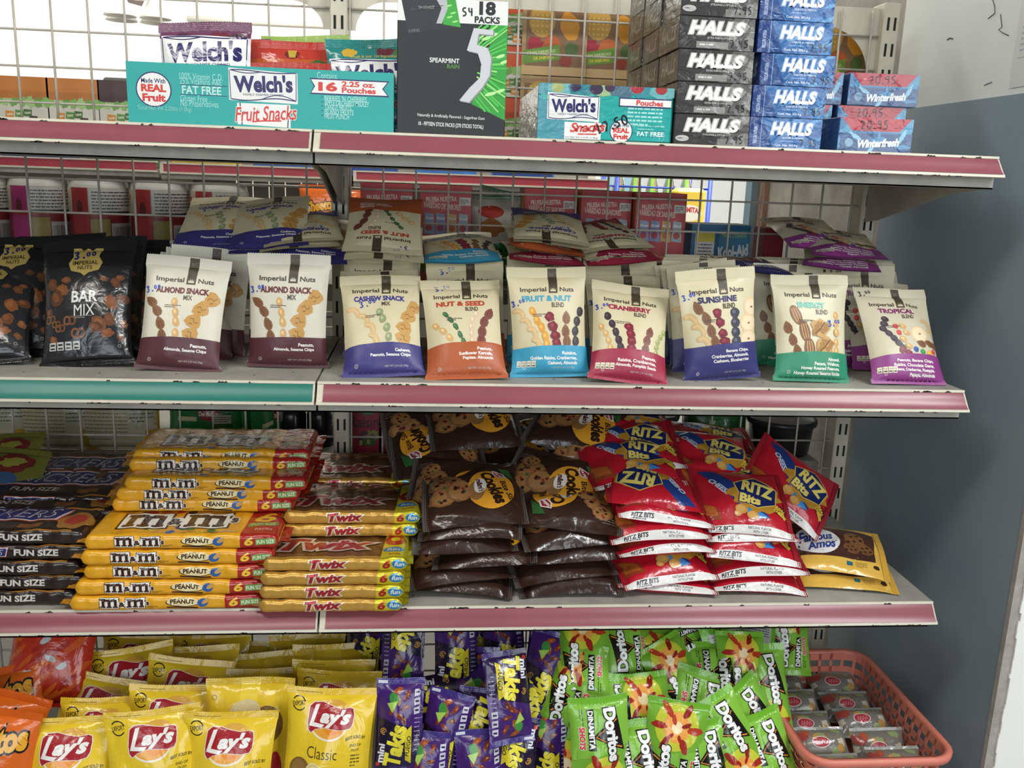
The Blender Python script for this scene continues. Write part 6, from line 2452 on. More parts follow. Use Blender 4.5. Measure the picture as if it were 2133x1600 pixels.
# small yellow and red sweets pouch at the far left
ya = Art(110, 90, '#5c5e26')  # print colours darkened: the deep shade around this bag is painted in
ya.blob(60, 60, 34, 18, '#5f221e', 10, 3, .15)
ya.blob(60, 62, 20, 8, '#7f7a34', 10, 4, .2)
ya.ell(58, 34, 18, 10, '#2f4a6a')
ya.blob(26, 28, 18, 8, '#5a6a28', 20, 6, .3)
ym = pouch_meshes('sweets', ya, 110, 90, 22, 8, 8, FILM, 3, None, '#6a6a2a', crump=1.6, wav=2)
put('sweets_bag', ym, 'small yellow-green sweets bag with red print at the far left, lower of two', 'bag', flat(110, 90, 6, 1050, .17, 80, 45, 0, 10), 'yellow-green sweets bags')
put('sweets_bag', ym, 'small yellow-green sweets bag with red print at the far left, upper of two', 'bag', flat(110, 90, -12, 1010, .21, 95, 45, 0, -8), 'yellow-green sweets bags')

# ------------------------------------------------------------------ cookie, cracker and small cookie bags
CKA = turned(cookie_art())
RZA = turned(ritz_art())
AMA = turned(amos_art())
CKM = [pouch_meshes('cookie_bag_%d' % s, CKA, 132, 150, 38, 9, 9, FILM, s + 60, ('#5a5550', '#5a5550'), '#2a1a13', L=5, crump=2.8, heavy=1.0, wav=5.0, pull=.06, edge=2.2, fold=3.4) for s in range(4)]
RZM = [pouch_meshes('cracker_bag_%d' % s, RZA, 128, 152, 38, 8, 8, FILM, s + 80, ('#8c1a26', '#8c1a26'), '#a01626', L=5, crump=2.4, heavy=1.0, wav=4.5, pull=.06, fold=3.0) for s in range(4)]
AMM = [pouch_meshes('mini_cookie_%d' % s, AMA, 120, 152, 26, 9, 9, FILM, s + 95, ('#c99c3c', '#c99c3c'), '#d0cabb', L=5, crump=2.6, heavy=1.0, wav=5.5, pull=.06, fold=3.0) for s in range(2)]
cookies = [(965, 1244, .022, 180, 6, 0, 0, 'lowest bag of the left cookie pile'), (970, 1222, .026, 180, 8, 2, 3, 'second bag up in the left cookie pile'),
           (1010, 1190, .030, 180, 12, 7, -2, 'third bag up in the left cookie pile, raised at the right'), (970, 1162, .034, 180, 10, 3, 2, 'fourth bag up in the left cookie pile'),
           (972, 1130, .040, 180, 14, 1, -3, 'fifth bag up in the left cookie pile'), (985, 1104, .050, 180, 22, 2, -2, 'sixth bag up in the left cookie pile, yellow oval half covered'),
           (950, 1104, .075, 180, 31, -2, -6, 'cookie bag face up on the left pile with a whole yellow oval'), (925, 1000, .18, 0, 26, 4, 4, 'cookie bag turned upside down behind the whole oval bag'),
           (1190, 1246, .022, 180, 20, 0, 2, 'lowest bag of the right cookie pile'), (1180, 1216, .030, 180, 10, 4, 0, 'second bag up in the right cookie pile'),
           (1200, 1180, .034, 180, 12, 4, 6, 'third bag up in the right cookie pile'), (1190, 1150, .040, 180, 14, 0, 2, 'fourth bag up in the right cookie pile'),
           (1195, 1115, .050, 0, 20, -6, -8, 'bag with white back panel in the right cookie pile'), (1140, 1096, .085, 180, 35, -6, -14, 'cookie bag slanting face up across the two piles'),
           (995, 944, .20, 180, 30, 5, 4, 'cookie bag on top of the left pile by the wire'), (1185, 958, .19, 180, 34, -14, -18, 'cookie bag on top of the right pile sloping to the crackers'),
           (905, 985, .22, 180, 45, 6, 10, 'dark cookie bag edge at the far left of the cookie piles'), (1240, 1030, .15, 180, 40, 0, -6, 'cookie bag tucked between the cookie and cracker piles'),
           (1090, 985, .235, 180, 30, 0, 0, 'cookie bag in shadow under the top bags'), (1235, 1085, .10, 180, 22, -8, -10, 'cookie bag under the slanting one at the right')]
for i, (px, py, Y, phi, tl, sd, yw, lb) in enumerate(cookies):
    put('cookie_bag', CKM[i % 4], 'dark brown ' + lb if 'dark' not in lb else lb, 'bag', flat(132, 150, px + (i * 37) % 17 - 8, py - 9, Y, phi, tl, sd + (i * 5) % 7 - 3, yw + (i * 7) % 13 - 6, sc=1.04), 'dark brown cookie bags')
ritz = [(1398, 1240, .024, 180, 6, 1, 2, 'lowest bag of the left cracker pile'), (1400, 1224, .026, 180, 26, 3, 2, 'second bag up in the left cracker pile, blue ribbon showing'),
        (1390, 1160, .030, 180, 10, 3, 2, 'third bag up in the left cracker pile'), (1375, 1132, .034, 180, 18, 4, 3, 'fourth bag up in the left cracker pile'),
        (1385, 1098, .045, 180, 16, -10, -6, 'fifth bag up in the left cracker pile, sloping down right'), (1372, 1064, .06, 0, 18, -6, -6, 'reversed bag in the left cracker pile with blue at right'),
        (1335, 1020, .10, 180, 20, 4, 6, 'seventh bag up in the left cracker pile'), (1330, 986, .14, 180, 22, 6, 4, 'eighth bag up in the left cracker pile, shield visible'),
        (1320, 918, .22, 180, 14, -8, -4, 'white-edged bag on top of the left cracker pile'), (1320, 938, .20, 180, 14, -3, 0, 'red bag under the white-edged top one'),
        (1585, 1240, .024, 180, 14, 0, 0, 'lowest bag of the right cracker pile'), (1580, 1208, .030, 180, 14, 1, 0, 'second bag up in the right cracker pile'),
        (1570, 1178, .034, 180, 30, -8, -4, 'third bag up in the right cracker pile, tilted down right'), (1575, 1136, .045, 180, 8, 2, 0, 'fourth bag up in the right cracker pile'),
        (1560, 1120, .050, 180, 32, 0, 0, 'cracker bag face up with a full blue shield'), (1530, 1036, .13, 180, 16, -4, -6, 'red bag under the upper shield bag'),
        (1490, 1012, .15, 180, 24, -6, -8, 'upper cracker bag with shield on the right pile'), (1500, 962, .22, 180, 12, -4, 0, 'topmost bag of the right cracker pile'),
        (1650, 1085, .12, 180, 40, -34, -14, 'cracker bag sliding down the right end of the pile'), (1240, 1080, .10, 180, 24, 6, 10, 'dark red bag between cookies and crackers')]
for i, (px, py, Y, phi, tl, sd, yw, lb) in enumerate(ritz):
    put('cracker_bag', RZM[i % 4], 'red cheese cracker ' + lb.replace('cracker bag', 'bag') if not lb.startswith(('red', 'dark red', 'white')) else 'cheese cracker ' + lb.replace('white-edged bag', 'bag with white edge'), 'bag',
        flat(128, 152, px + (i * 29) % 13 - 6, py - 7, Y, phi, tl, sd + (i * 5) % 7 - 3, yw + (i * 11) % 15 - 7, sc=1.0), 'red cheese cracker bags')
put('cookie_pouch', AMM[0], 'yellow mini cookie bag lying on the shelf at the right end', 'bag', flat(120, 152, 1770, 1226, .035, 180, 8, 0, -10, sc=1.0), 'yellow mini cookie bags')
put('cookie_pouch', AMM[1], 'yellow mini cookie bag lying on top of the other yellow one', 'bag', flat(120, 152, 1752, 1192, .05, 180, 16, -3, -14, sc=1.0), 'yellow mini cookie bags')

# ------------------------------------------------------------------ bottom row: crisps, corn puffs, rolled corn snacks, basket
CHF, CHB = chips_art(), chips_back()
CW, CH = 128., 172.
CHM = [pouch_meshes('crisps_%d' % s, CHF, CW, CH, 46, 9, 8, FILM, s + 120, ('#d8b428', '#d8b428'), '#d9b628', crump=2.6, heavy=.9, wav=5.0, bend=.03, pull=.08, fold=2.6, dent=(3 if s == 1 else 0), backart=None) for s in range(4)]
CHR = [pouch_meshes('crisps_back_%d' % s, CHB, CW, CH, 46, 9, 8, FILM, s + 140, ('#cfae28', '#cfae28'), '#d9b628', crump=2.6, heavy=.9, wav=5.0, bend=.03, pull=.08, fold=3.0) for s in range(2)]
PFM = [pouch_meshes('puffs_%d' % s, puffs_art(), 130., 176., 46, 10, 8, FILM, s + 150, ('#cf5c18', '#cf5c18'), '#cf5c18', crump=2.4, heavy=.9, wav=4.0) for s in range(2)]
HPM = pouch_meshes('hot_puffs', hot_puffs_art(), 130., 176., 46, 10, 8, FILM, 160, ('#b12c1a', '#b12c1a'), '#b12c1a', crump=2.6, wav=4.0)


def hang(name, parts, H, px, py, Y, lean, roll, yaw, lb, cat, grp, sc=1.0):
    """a bag whose top edge is seen at px, py at depth Y"""
    T = atY(px, py, Y)
    l, r, w = math.radians(lean), math.radians(roll), math.radians(yaw)
    z = np.array([math.sin(r) * math.cos(w) - math.sin(w) * math.sin(l) * math.cos(r), math.sin(r) * math.sin(w) + math.cos(w) * math.sin(l) * math.cos(r), math.cos(l) * math.cos(r)])
    B = T - z * H * .001 * sc
    return put(name, parts, lb, cat, axes_matrix(z, (math.cos(w), math.sin(w), 0), B, (0, 0, 0), sc), grp)


G4 = 'yellow crisps bags on the bottom deck'
crisps = [(143, 1496, -.035, 14, 2, 0, 0, 'F', 'yellow crisps bag at the front left, next to the orange puffs'), (315, 1478, -.04, 14, -3, 4, 1, 'F', 'yellow crisps bag with a crumpled right side, second in front'),
          (482, 1484, -.04, 14, 3, 0, 2, 'F', 'yellow crisps bag third along the front, in front of the reversed one'), (693, 1434, -.02, 16, 3, -2, 3, 'F', 'yellow crisps bag at the right front beside the purple bags'),
          (522, 1415, .015, 14, 2, 0, 0, 'B', 'yellow crisps bag turned back to front with a brown potato print'), (222, 1453, .02, 16, 0, 0, 3, 'F', 'yellow crisps bag behind the front left one'),
          (365, 1428, .025, 18, 4, 0, 0, 'F', 'yellow crisps bag with logo showing above the crumpled one'), (228, 1408, .075, 20, 12, 0, 1, 'F', 'yellow crisps bag tilted with only its stamp corner showing'),
          (400, 1372, .09, 20, 8, 0, 2, 'F', 'yellow crisps bag in the middle of the pile, logo cut by the one in front'), (268, 1348, .125, 22, -6, 4, 3, 'F', 'yellow crisps bag high at the left beside the red puffs'),
          (412, 1346, .15, 22, 0, 0, 0, 'F', 'yellow crisps bag high in the middle with its logo showing'), (560, 1392, .09, 24, 0, 0, 1, 'B', 'reversed yellow crisps bag in shadow right of the middle'),
          (570, 1358, .15, 24, -2, 0, 0, 'B', 'reversed yellow crisps bag in deep shadow under the shelf joint'), (693, 1342, .16, 20, 0, 0, 1, 'B', 'reversed yellow crisps bag at the back right by the purple bags'),
          (696, 1376, .10, 18, 3, 0, 0, 'F', 'yellow crisps bag behind the right stamped one, top edge folded'), (708, 1398, .06, 16, 4, 0, 1, 'F', 'yellow crisps bag with stamp just behind the right front one'),
          (300, 1318, .20, 20, 4, 0, 2, 'F', 'rearmost yellow crisps bag at the left under the rail'), (440, 1318, .21, 18, 0, 0, 3, 'F', 'rearmost yellow crisps bag in the middle under the rail'),
          (640, 1322, .22, 20, 0, 0, 0, 'B', 'rearmost reversed crisps bag at the right under the rail'), (540, 1335, .23, 22, 5, 0, 1, 'B', 'brownish reversed crisps bag far back under the joint')]
for (px, py, Y, ln, rl, yw, v, side, lb) in crisps:
    hang('crisps_bag', (CHM[v % 4] if side == 'F' else CHR[v % 2]), CH, px, py, Y, ln, rl, yw, lb, 'bag', G4)
hang('corn_puff_bag', PFM[0], 176, -10, 1478, -.04, 14, 6, 0, 'orange corn puff bag at the front left corner', 'bag', 'orange corn puff bags')
hang('corn_puff_bag', PFM[1], 176, 18, 1440, .02, 22, 12, 0, 'orange corn puff bag second from the front at the left', 'bag', 'orange corn puff bags')
hang('corn_puff_bag', PFM[0], 176, -8, 1395, .07, 24, -12, 0, 'orange corn puff bag third from the front, tilted left', 'bag', 'orange corn puff bags')
put('corn_puff_bag', HPM, 'red hot corn puff bag hanging over the orange ones', 'bag', flat(130, 176, 112, 1345, .10, 84, 62, 4, 6, centre=True), 'orange corn puff bags')

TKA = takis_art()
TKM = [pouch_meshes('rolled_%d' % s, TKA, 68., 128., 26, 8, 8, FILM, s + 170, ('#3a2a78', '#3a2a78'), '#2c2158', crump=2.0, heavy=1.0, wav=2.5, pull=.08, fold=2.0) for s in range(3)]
purple = [(832, 1510, -.03, 90, 72, 2, 'front left purple bag beside the yellow crisps, snack picture at the top'), (840, 1350, .09, 270, 66, -4, 'purple bag upside down under the rail above the front left one'),
          (950, 1352, .08, 90, 66, 6, 'purple bag upright under the rail with yellow lettering'), (1058, 1452, -.02, 268, 66, 12, 'purple bag head down at the top of the middle purple heap'),
          (925, 1535, -.02, 84, 70, -8, 'purple bag leaning beside the front left one'), (992, 1528, -.01, 262, 70, -4, 'purple bag head down in the middle of the front'),
          (1068, 1588, -.04, 266, 72, 0, 'purple bag head down cut by the bottom edge'), (1136, 1405, .05, 80, 64, -10, 'purple bag leaning against the green bags'),
          (1050, 1345, .13, 94, 64, 0, 'dark purple bag high in the middle under the rail'), (1142, 1338, .15, 268, 64, -12, 'dark purple bag at the back next to the green bags'),
          (1140, 1565, .0, 92, 72, -4, 'purple bag almost hidden behind the front green bag'), (940, 1445, .05, 10, 62, 0, 'purple bag lying sideways between the upper and lower rows'),
          (1000, 1330, .17, 88, 60, 0, 'purple bag at the back under the rail, left of the dark one'), (885, 1620, -.05, 90, 74, 0, 'purple bag at the very bottom of the frame by the crisps'),
          (1110, 1490, .03, 270, 66, 6, 'purple bag in shadow behind the head-down one'), (770, 1330, .18, 90, 62, 0, 'purple bag in the dark gap beside the crisps'),
          (1000, 1615, -.05, 92, 74, 3, 'purple bag cut by the bottom edge in the middle'), (1000, 1440, .07, 88, 60, 8, 'purple bag behind the sideways one')]
for i, (px, py, Y, phi, tl, yw, lb) in enumerate(purple):
    put('rolled_snack_bag', TKM[i % 3], 'small ' + lb, 'bag', flat(68, 128, px, py, Y, phi, tl, (i * 5) % 9 - 4, yw * 1.4 + (i * 7) % 13 - 6, centre=True, sc=1.03), 'small purple rolled corn snack bags')

DRA, DRB = turned(dorit_art()), dorit_back()
DBK = Art(74., 122., '#9aa29a')
DRM = [pouch_meshes('green_%d' % s, DRA, 74., 122., 28, 8, 8, FILM, s + 190, ('#6fae2c', '#6fae2c'), '#8c958c', crump=2.4, heavy=1.0, wav=4.0, pull=.08, fold=3.0) for s in range(4)]
DRR = pouch_meshes('green_back', DRB, 72., 118., 28, 8, 8, FILM, 199, ('#6fae2c', '#6fae2c'), '#6fae2c', crump=2.2, heavy=1.0, wav=3.0, pull=.08)
green = [(1214, 1362, .05, 276, 58, -6, 'F', 'lettering upward, nearest the purple bags under the rail'), (1300, 1325, .09, 262, 50, 8, 'F', 'half under the rail, second from the purple bags'),
         (1192, 1428, .03, 262, 60, -8, 'F', 'red burst just under the lettered one at the left'), (1402, 1345, .10, 8, 60, 6, 'F', 'lying upside down under the rail in the middle'),
         (1512, 1348, .10, 96, 60, 10, 'B', 'turned to its silver back with handwriting'), (1412, 1418, .055, 292, 56, 10, 'F', 'crumpled, in the middle of the heap'),
         (1488, 1432, .05, 86, 58, -6, 'F', 'in shade right of the middle'), (1250, 1560, -.045, 92, 74, 2, 'F', 'whole at the front left with black lettering'),
         (1268, 1512, -.005, 84, 70, 4, 'F', 'just behind the whole front one'), (1342, 1510, .0, 272, 66, 0, 'F', 'red burst between the front bags'),
         (1402, 1565, -.04, 264, 72, -4, 'F', 'big red burst at the front, cut by the bottom edge'), (1518, 1552, -.03, 116, 70, 4, 'F', 'slanting at the right front with black lettering'),
         (1572, 1520, .01, 112, 68, 8, 'F', 'at the right front beside the coral basket'), (1315, 1425, .06, 98, 58, -12, 'F', 'dark and folded in the middle left'),
         (1192, 1532, .01, 88, 70, -10, 'F', 'edge on at the left, against the purple bags'), (1640, 1322, .21, 268, 66, 0, 'F', 'far back beside the post with a red burst'),
         (1568, 1330, .17, 80, 60, 0, 'B', 'silver back showing far behind the basket'), (1545, 1408, .06, 262, 62, 12, 'F', 'folded against the basket rim'),
         (1345, 1385, .10, 88, 56, 0, 'F', 'in shadow behind the upside-down one'), (1600, 1590, -.03, 100, 70, 10, 'F', 'lowest at the right by the basket side'),
         (1465, 1610, -.05, 94, 74, 0, 'F', 'cut by the bottom edge right of the big burst'), (1330, 1615, -.05, 96, 74, 0, 'F', 'cut by the bottom edge left of the big burst'),
         (1180, 1320, .16, 270, 60, 0, 'F', 'dark at the back next to the purple bags'), (1450, 1500, .02, 74, 62, -4, 'F', 'leaning between the burst bag and the slanting one'),
         (1260, 1440, .04, 170, 52, 0, 'F', 'lying crosswise above the whole front one'), (1590, 1450, .05, 90, 64, 10, 'F', 'slid down between heap and basket'),
         (1470, 1330, .16, 90, 60, 0, 'F', 'dark at the back behind the silver one')]
for i, (px, py, Y, phi, tl, yw, sd, lb) in enumerate(green):
    put('corn_chip_bag', DRM[(i * 7) % 4] if sd == 'F' else DRR, 'small green bag ' + lb, 'bag', flat(74, 122, px, py, Y, phi, tl + (i * 5) % 13 - 8, (i * 7) % 15 - 7, yw * 1.6 + (i * 11) % 17 - 8, centre=True, sc=1.26 if py > 1440 else 1.14), 'small green corn chip bags')

# coral plastic basket with soap-sized packets
BX0, BX1, BY0, BY1, BZ = .722, .935, -.075, .225, .540
bk = thing('plastic_basket', 'coral pink perforated plastic basket of small packets at the right end of the bottom deck', 'basket', ((BX0 + BX1) / 2, (BY0 + BY1) / 2, ZBASE))
CORAL = mat('coral_plastic', '#d67c69', .38, var=.12, vscale=12)


def rrect(w, d, r, n=6):
    P = []
    for (cx, cy, a0) in ((w / 2 - r, d / 2 - r, 0), (-w / 2 + r, d / 2 - r, 90), (-w / 2 + r, -d / 2 + r, 180), (w / 2 - r, -d / 2 + r, 270)):
        for i in range(n + 1):
            a = math.radians(a0 + 90 * i / n)
            P.append((cx + r * math.cos(a), cy + r * math.sin(a)))
    return P


bw, bd, bh = BX1 - BX0, BY1 - BY0, BZ - ZBASE
rim = MB()
secs = [(0, 0, 0), (.010, .0, .004), (.014, .0, 0), (.013, .0, -.008), (.010, 0, -.010), (.004, 0, -.004)]
rings = [[(x, y, bh + dz) for x, y in rrect(bw + 2 * o, bd + 2 * o, .03 + o)] for (o, _, dz) in secs]
nR = len(rings[0])
V = [p for R_ in rings for p in R_]
F = []
for a in range(len(rings)):
    b = (a + 1) % len(rings)
    for i in range(nR):
        F.append((a * nR + i, a * nR + (i + 1) % nR, b * nR + (i + 1) % nR, b * nR + i))
rim.add(V, F)
rim.build('rim', CORAL, bk, True)
# perforated walls: a lattice of uprights and bands leaving holes
k0 = .84
wal = MB()


def wallring(z):
    k = k0 + (1 - k0) * z / bh
    return rrect(bw * k + .004, bd * (.88 + .12 * z / bh) + .004, .028)


def along(P, n):
    P = np.array(P + [P[0]])
    s = np.concatenate([[0], np.cumsum(np.linalg.norm(np.diff(P, axis=0), axis=1))])
    t = np.linspace(0, s[-1], n, endpoint=False)
    return np.stack([np.interp(t, s, P[:, 0]), np.interp(t, s, P[:, 1])], 1)


NB_ = 92
levels = [(0, .012)] + [(.0190 + .0165 * i, .0290 + .0165 * i) for i in range(6)] + [(bh - .012, bh)]
for (za, zb) in levels:
    A1, A2 = along(wallring(za), NB_), along(wallring(zb), NB_)
    V = [(x, y, za) for x, y in A1] + [(x, y, zb) for x, y in A2] + [(x * .985, y * .985, za) for x, y in A1] + [(x * .985, y * .985, zb) for x, y in A2]
    F = []
    for i in range(NB_):
        j_ = (i + 1) % NB_
        F += [(i, j_, NB_ + j_, NB_ + i), (2 * NB_ + j_, 2 * NB_ + i, 3 * NB_ + i, 3 * NB_ + j_), (NB_ + i, NB_ + j_, 3 * NB_ + j_, 3 * NB_ + i), (j_, i, 2 * NB_ + i, 2 * NB_ + j_)]
    wal.add(V, F)
for i in range(0, NB_, 2):
    A1, A2 = along(wallring(0), NB_ * 2), along(wallring(bh), NB_ * 2)
    q = [2 * i, 2 * i + 1]
    V = []
    for (A_, z) in ((A1, 0.0), (A2, bh)):
        for s_ in (1, .985):
            for t_ in q:
                V.append((A_[t_][0] * s_, A_[t_][1] * s_, z))
    wal.add(V, [(0, 1, 5, 4), (3, 2, 6, 7), (1, 3, 7, 5), (2, 0, 4, 6)])
wal.build('perforated_wall', CORAL, bk)
fl_ = MB()
fl_.prism(rrect(bw * k0, bd * .88, .026), .0015, .004, 'z')
fl_.build('basket_floor', CORAL, bk)
hw = MB().box(-.001, .001, -bd * .43, bd * .43, .004, bh * .55)
hw.build('divider', mat('dark_divider', '#4a3c3a', .6, var=.2), bk)
cda = candy_art()
CDM = [pouch_meshes('packet_%d' % s, cda, 88., 56., 30, 4, 4, FILM, s + 210, ('#8f8f88', '#8f8f88'), '#95968f', L=5, crump=1.4, heavy=1.0, wav=.6, pull=.04, edge=5) for s in range(2)]
k = 0
names = ['front', 'second', 'third', 'fourth', 'rear']
for c in range(2):
    for r_ in range(5):
        x = (BX0 + BX1) / 2 + (-.047, .049)[c]
        y = BY0 + .042 + r_ * .056
        zt = ZBASE + .084 + (.006 if (r_ + c) % 2 else 0)
        tl = (20, 34, 26, 30, 24)[r_] if c == 0 else (38, 55, 22, 30, 20)[r_]
        for lay in (0, 1):
            if lay == 0 and r_ not in (0, 4):
                continue
            nm = '%s packet of the %s row in the coral basket' % (names[r_], ('left', 'right')[c])
            lb = 'small clear-wrapped red and orange ' + nm if lay else 'small wrapped packet lying under the ' + names[r_] + ' one of the %s row in the coral basket' % ('left', 'right')[c]
            b_ = np.array([0, math.cos(math.radians(tl)), math.sin(math.radians(tl))])
            put('wrapped_packet', CDM[k % 2], lb, 'packet', axes_matrix(b_, (1, .03 * (k % 3 - 1), 0), (x, y, zt - (0 if lay else .03)), (0, 0, .028)), 'small wrapped packets in the coral basket')
            k += 1

# ------------------------------------------------------------------ rear lower shelf behind the wire
RZ3 = .845
pas = pouch_meshes('pasta', pasta_art(), 150., 170., 40, 6, 6, FILM, 230, ('#c6c09c', '#b5ae90'), '#b5ae90', L=6, crump=2.0, wav=2, pull=.05)
for i, (px, lb) in enumerate(((-18, 'clear pasta bag with yellow corner at the left edge behind the wire'), (120, 'clear pasta bag behind the wire, middle of three'), (250, 'clear pasta bag behind the wire next to the green pouch'))):
    X = atY(px, 930, .455)[0]
    put('pasta_bag', pas, lb, 'bag', up_from(X, .455, RZ3, 170, 4, 0, 2 * i - 2), 'pasta bags on the rear lower shelf')
grn = pouch_meshes('green_veg', green_pouch_art(), 165., 150., 40, 8, 6, FILM, 231, ('#17542a', '#17542a'), '#1d6a34', L=6, crump=2.0, wav=2)
X = atY(440, 930, .455)[0]
put('sauce_pouch', grn, 'dark green sauce pouch with red badge behind the wire', 'pouch', up_from(X, .46, RZ3 - .045 + .046, 150, 4), 'green sauce pouches')
for i in range(3):
    X = atY(525 + 18 * i, 930, .46)[0]
    put('sauce_pouch', grn, 'green sauce pouch seen edge on, %s of three beside the badge pouch' % ORD[i + 1], 'pouch', up_from(X, .46, RZ3, 150, 2, 0, 78), 'green sauce pouches')
rsm = carton_mesh('raisin_box', 66, 40, 88, {'front': raisin_art()}, CARD, .6, {'base': '#8c1c33'})
for lv in range(2):
    for i, px in enumerate((762, 826, 890)):
        X = atY(px, 930, .43)[0]
        put1('raisin_box', rsm, 'red raisin box with green leaf badge, %s row, %s' % (('lower', 'upper')[lv], ('nearest the post', 'in the middle', 'beside the cookie bags')[i]), 'box', pose((X, .43, RZ3 + lv * .0885), 0),
             'red raisin boxes behind the wire')


def tub(px, Y, R, z0, h, lidm, bodym, label):
    X = atY(px, 900, Y)[0]
    t = thing('plastic_tub', label, 'tub', (X, Y, z0), (0, 0, 0), 'lidded plastic tubs behind the wire')
    MB().lathe([(.0001, 0), (R * .82, 0), (R * .86, .004), (R * .95, h - .012), (R * .95, h - .010)], 40).build('tub_body', bodym, t, True)
    MB().lathe([(R * .96, h - .012), (R * 1.03, h - .011), (R * 1.05, h - .006), (R * 1.03, h), (R * .96, h + .001), (R * .92, h - .004), (R * .0, h - .004)], 40).build('lid', lidm, t, True)


CLR = mat('clear_lid', '#c9c4c2', .25, var=.08)
tub(1205, .47, .047, RZ3, .082, mat('milky_lid', '#d8d0ce', .3, var=.06), mat('pink_tub', '#a87a7c', .35, var=.2), 'round tub with milky white lid behind the cookie bags')
tub(1118, .48, .045, RZ3, .082, CLR, mat('dark_tub', '#2a2526', .3, var=.2), 'round tub with clear lid left of the milky-lidded one')
tub(1350, .47, .056, RZ3, .080, mat('smoky_lid', '#4b4947', .25, var=.15), mat('dark_tub', '#2a2526', .3), 'wide round tub with smoky lid behind the cracker bags')
tub(1625, .48, .066, RZ3, .070, mat('dark_lid', '#2c3133', .3, var=.15), mat('dark_tub', '#2a2526', .3), 'wide dark tub in shadow near the right post')
gsa = Art(140, 130, '#245a2a')
gsa.blob(70, 70, 40, 26, '#2f7034', 0, 3, .3)
gsa.lines(20, 100, 100, 3, 12, 5, '#3f8a44', 3)
gsm = pouch_meshes('green_sack', gsa, 140, 130, 60, 10, 6, FILM, 240, None, '#245a2a', L=6, crump=5, wav=5)
put('green_sack', gsm, 'crumpled dark green plastic sack behind the wire by the tubs', 'bag', up_from(atY(1490, 900, .48)[0], .48, RZ3, 130, 8), None)

# ------------------------------------------------------------------ the next aisle, seen through the wires
FY = 2.10
FZ = [1.345, 1.02, .66, 1.70]
for (x0, x1, lb, zt) in ((-2.25, -.775, 'left', 1.345), (-.765, -.12, 'middle', 1.342), (-.112, .80, 'right', 1.338)):
    t = thing('far_gondola_shelf', 'shelf with red price rail across the next aisle, %s section' % lb, 'shelf', (x0, FY, zt))
    W = x1 - x0
    MB().box(0, W, 0, .40, -.028, .0).build('deck', DECK, t)
    m = MB().box(.012, W - .004, -.012, -.002, -.006, .022)
    m.build('price_strip', RED, t)
    MB().box(.0, W, -.015, .0, .021, .026).box(0, W, -.017, .0, -.011, -.005).box(0, .011, -.0145, 0, -.01, .026).build('rail_lip', CREAM, t)
    MB().prism([(.0, -.028), (.40, -.028), (.40, -.20)], 0, .004, 'x').build('bracket', CREAM, t)
    t2 = thing('far_gondola_shelf', 'lower red-railed shelf across the next aisle, %s section' % lb, 'shelf', (x0, FY, .47))
    MB().box(0, W, 0, .40, -.028, .0).build('deck', DECK, t2)
    MB().box(0, W, -.012, -.002, -.006, .022).build('price_strip', mat('bright_pink_strip', '#cf4a66', .4, var=.1), t2)
    t3 = thing('far_gondola_shelf', 'bottom shelf across the next aisle, %s section' % lb, 'shelf', (x0, FY, .18))
    MB().box(0, W, 0, .40, -.18, .0).build('deck', DECK, t3)
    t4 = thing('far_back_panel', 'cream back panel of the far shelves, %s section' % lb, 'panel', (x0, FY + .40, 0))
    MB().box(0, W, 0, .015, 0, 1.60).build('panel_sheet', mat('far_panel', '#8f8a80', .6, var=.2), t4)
for x in (-.77, -.116, .80):
    t = thing('slotted_post', 'cream post of the far shelves, ' + ('left' if x < -.5 else 'middle' if x < 0 else 'right') + ' one', 'post', (x, FY + .37, 0))
    MB().box(-.015, .015, 0, .025, 0, 1.62, .002).build('post_channel', CREAM, t)
# goods on the far shelves
rr = random.Random(11)
fcol = ['#2f6a3a', '#b8862c', '#3a3a40', '#8c2f2a', '#c9c4b4', '#28406f', '#a8522a', '#5a2f3a', '#d0b23a', '#3f5a4a']
tin_prof = [(.0, 0), (.034, 0), (.035, .003), (.035, .106), (.033, .110), (.0, .110)]
tinm = {}
for c in fcol:
    a = Art(220, 100, c)
    tinm[c] = MB().lathe(tin_prof, 24).mesh('tin', mat('far_tin_' + c[1:], c, .35, var=.3, vscale=30), True)
n = 0
# cartons low on the top far shelf
for i in range(9):
    x = -1.75 + i * .28
    c = ['#3a6f3f', '#c9a83a', '#3a4a8c', '#2f5a3a', '#d0b24a', '#2f66b0', '#2450a0', '#3a7fd0', '#2a4f9a'][i]
    h = .06 if x < -.2 else .10
    o = MB().box(-.11, .11, 0, .12, 0, h, .008).build('far_packet', mat('far_pack_%d' % i, c, .35, var=.4, vscale=25, bump=.5, bscale=20), None, False, (x, FY + .02, 1.345 if x < -.1 else 1.338))
    tag(o, '%s packet on top of the far shelf, %s from the left' % (['green', 'mustard', 'blue', 'dark green', 'yellow', 'bright blue', 'royal blue', 'sky blue', 'deep blue'][i], ORD[i + 1]), 'packet', 'packets on top of the far shelves')
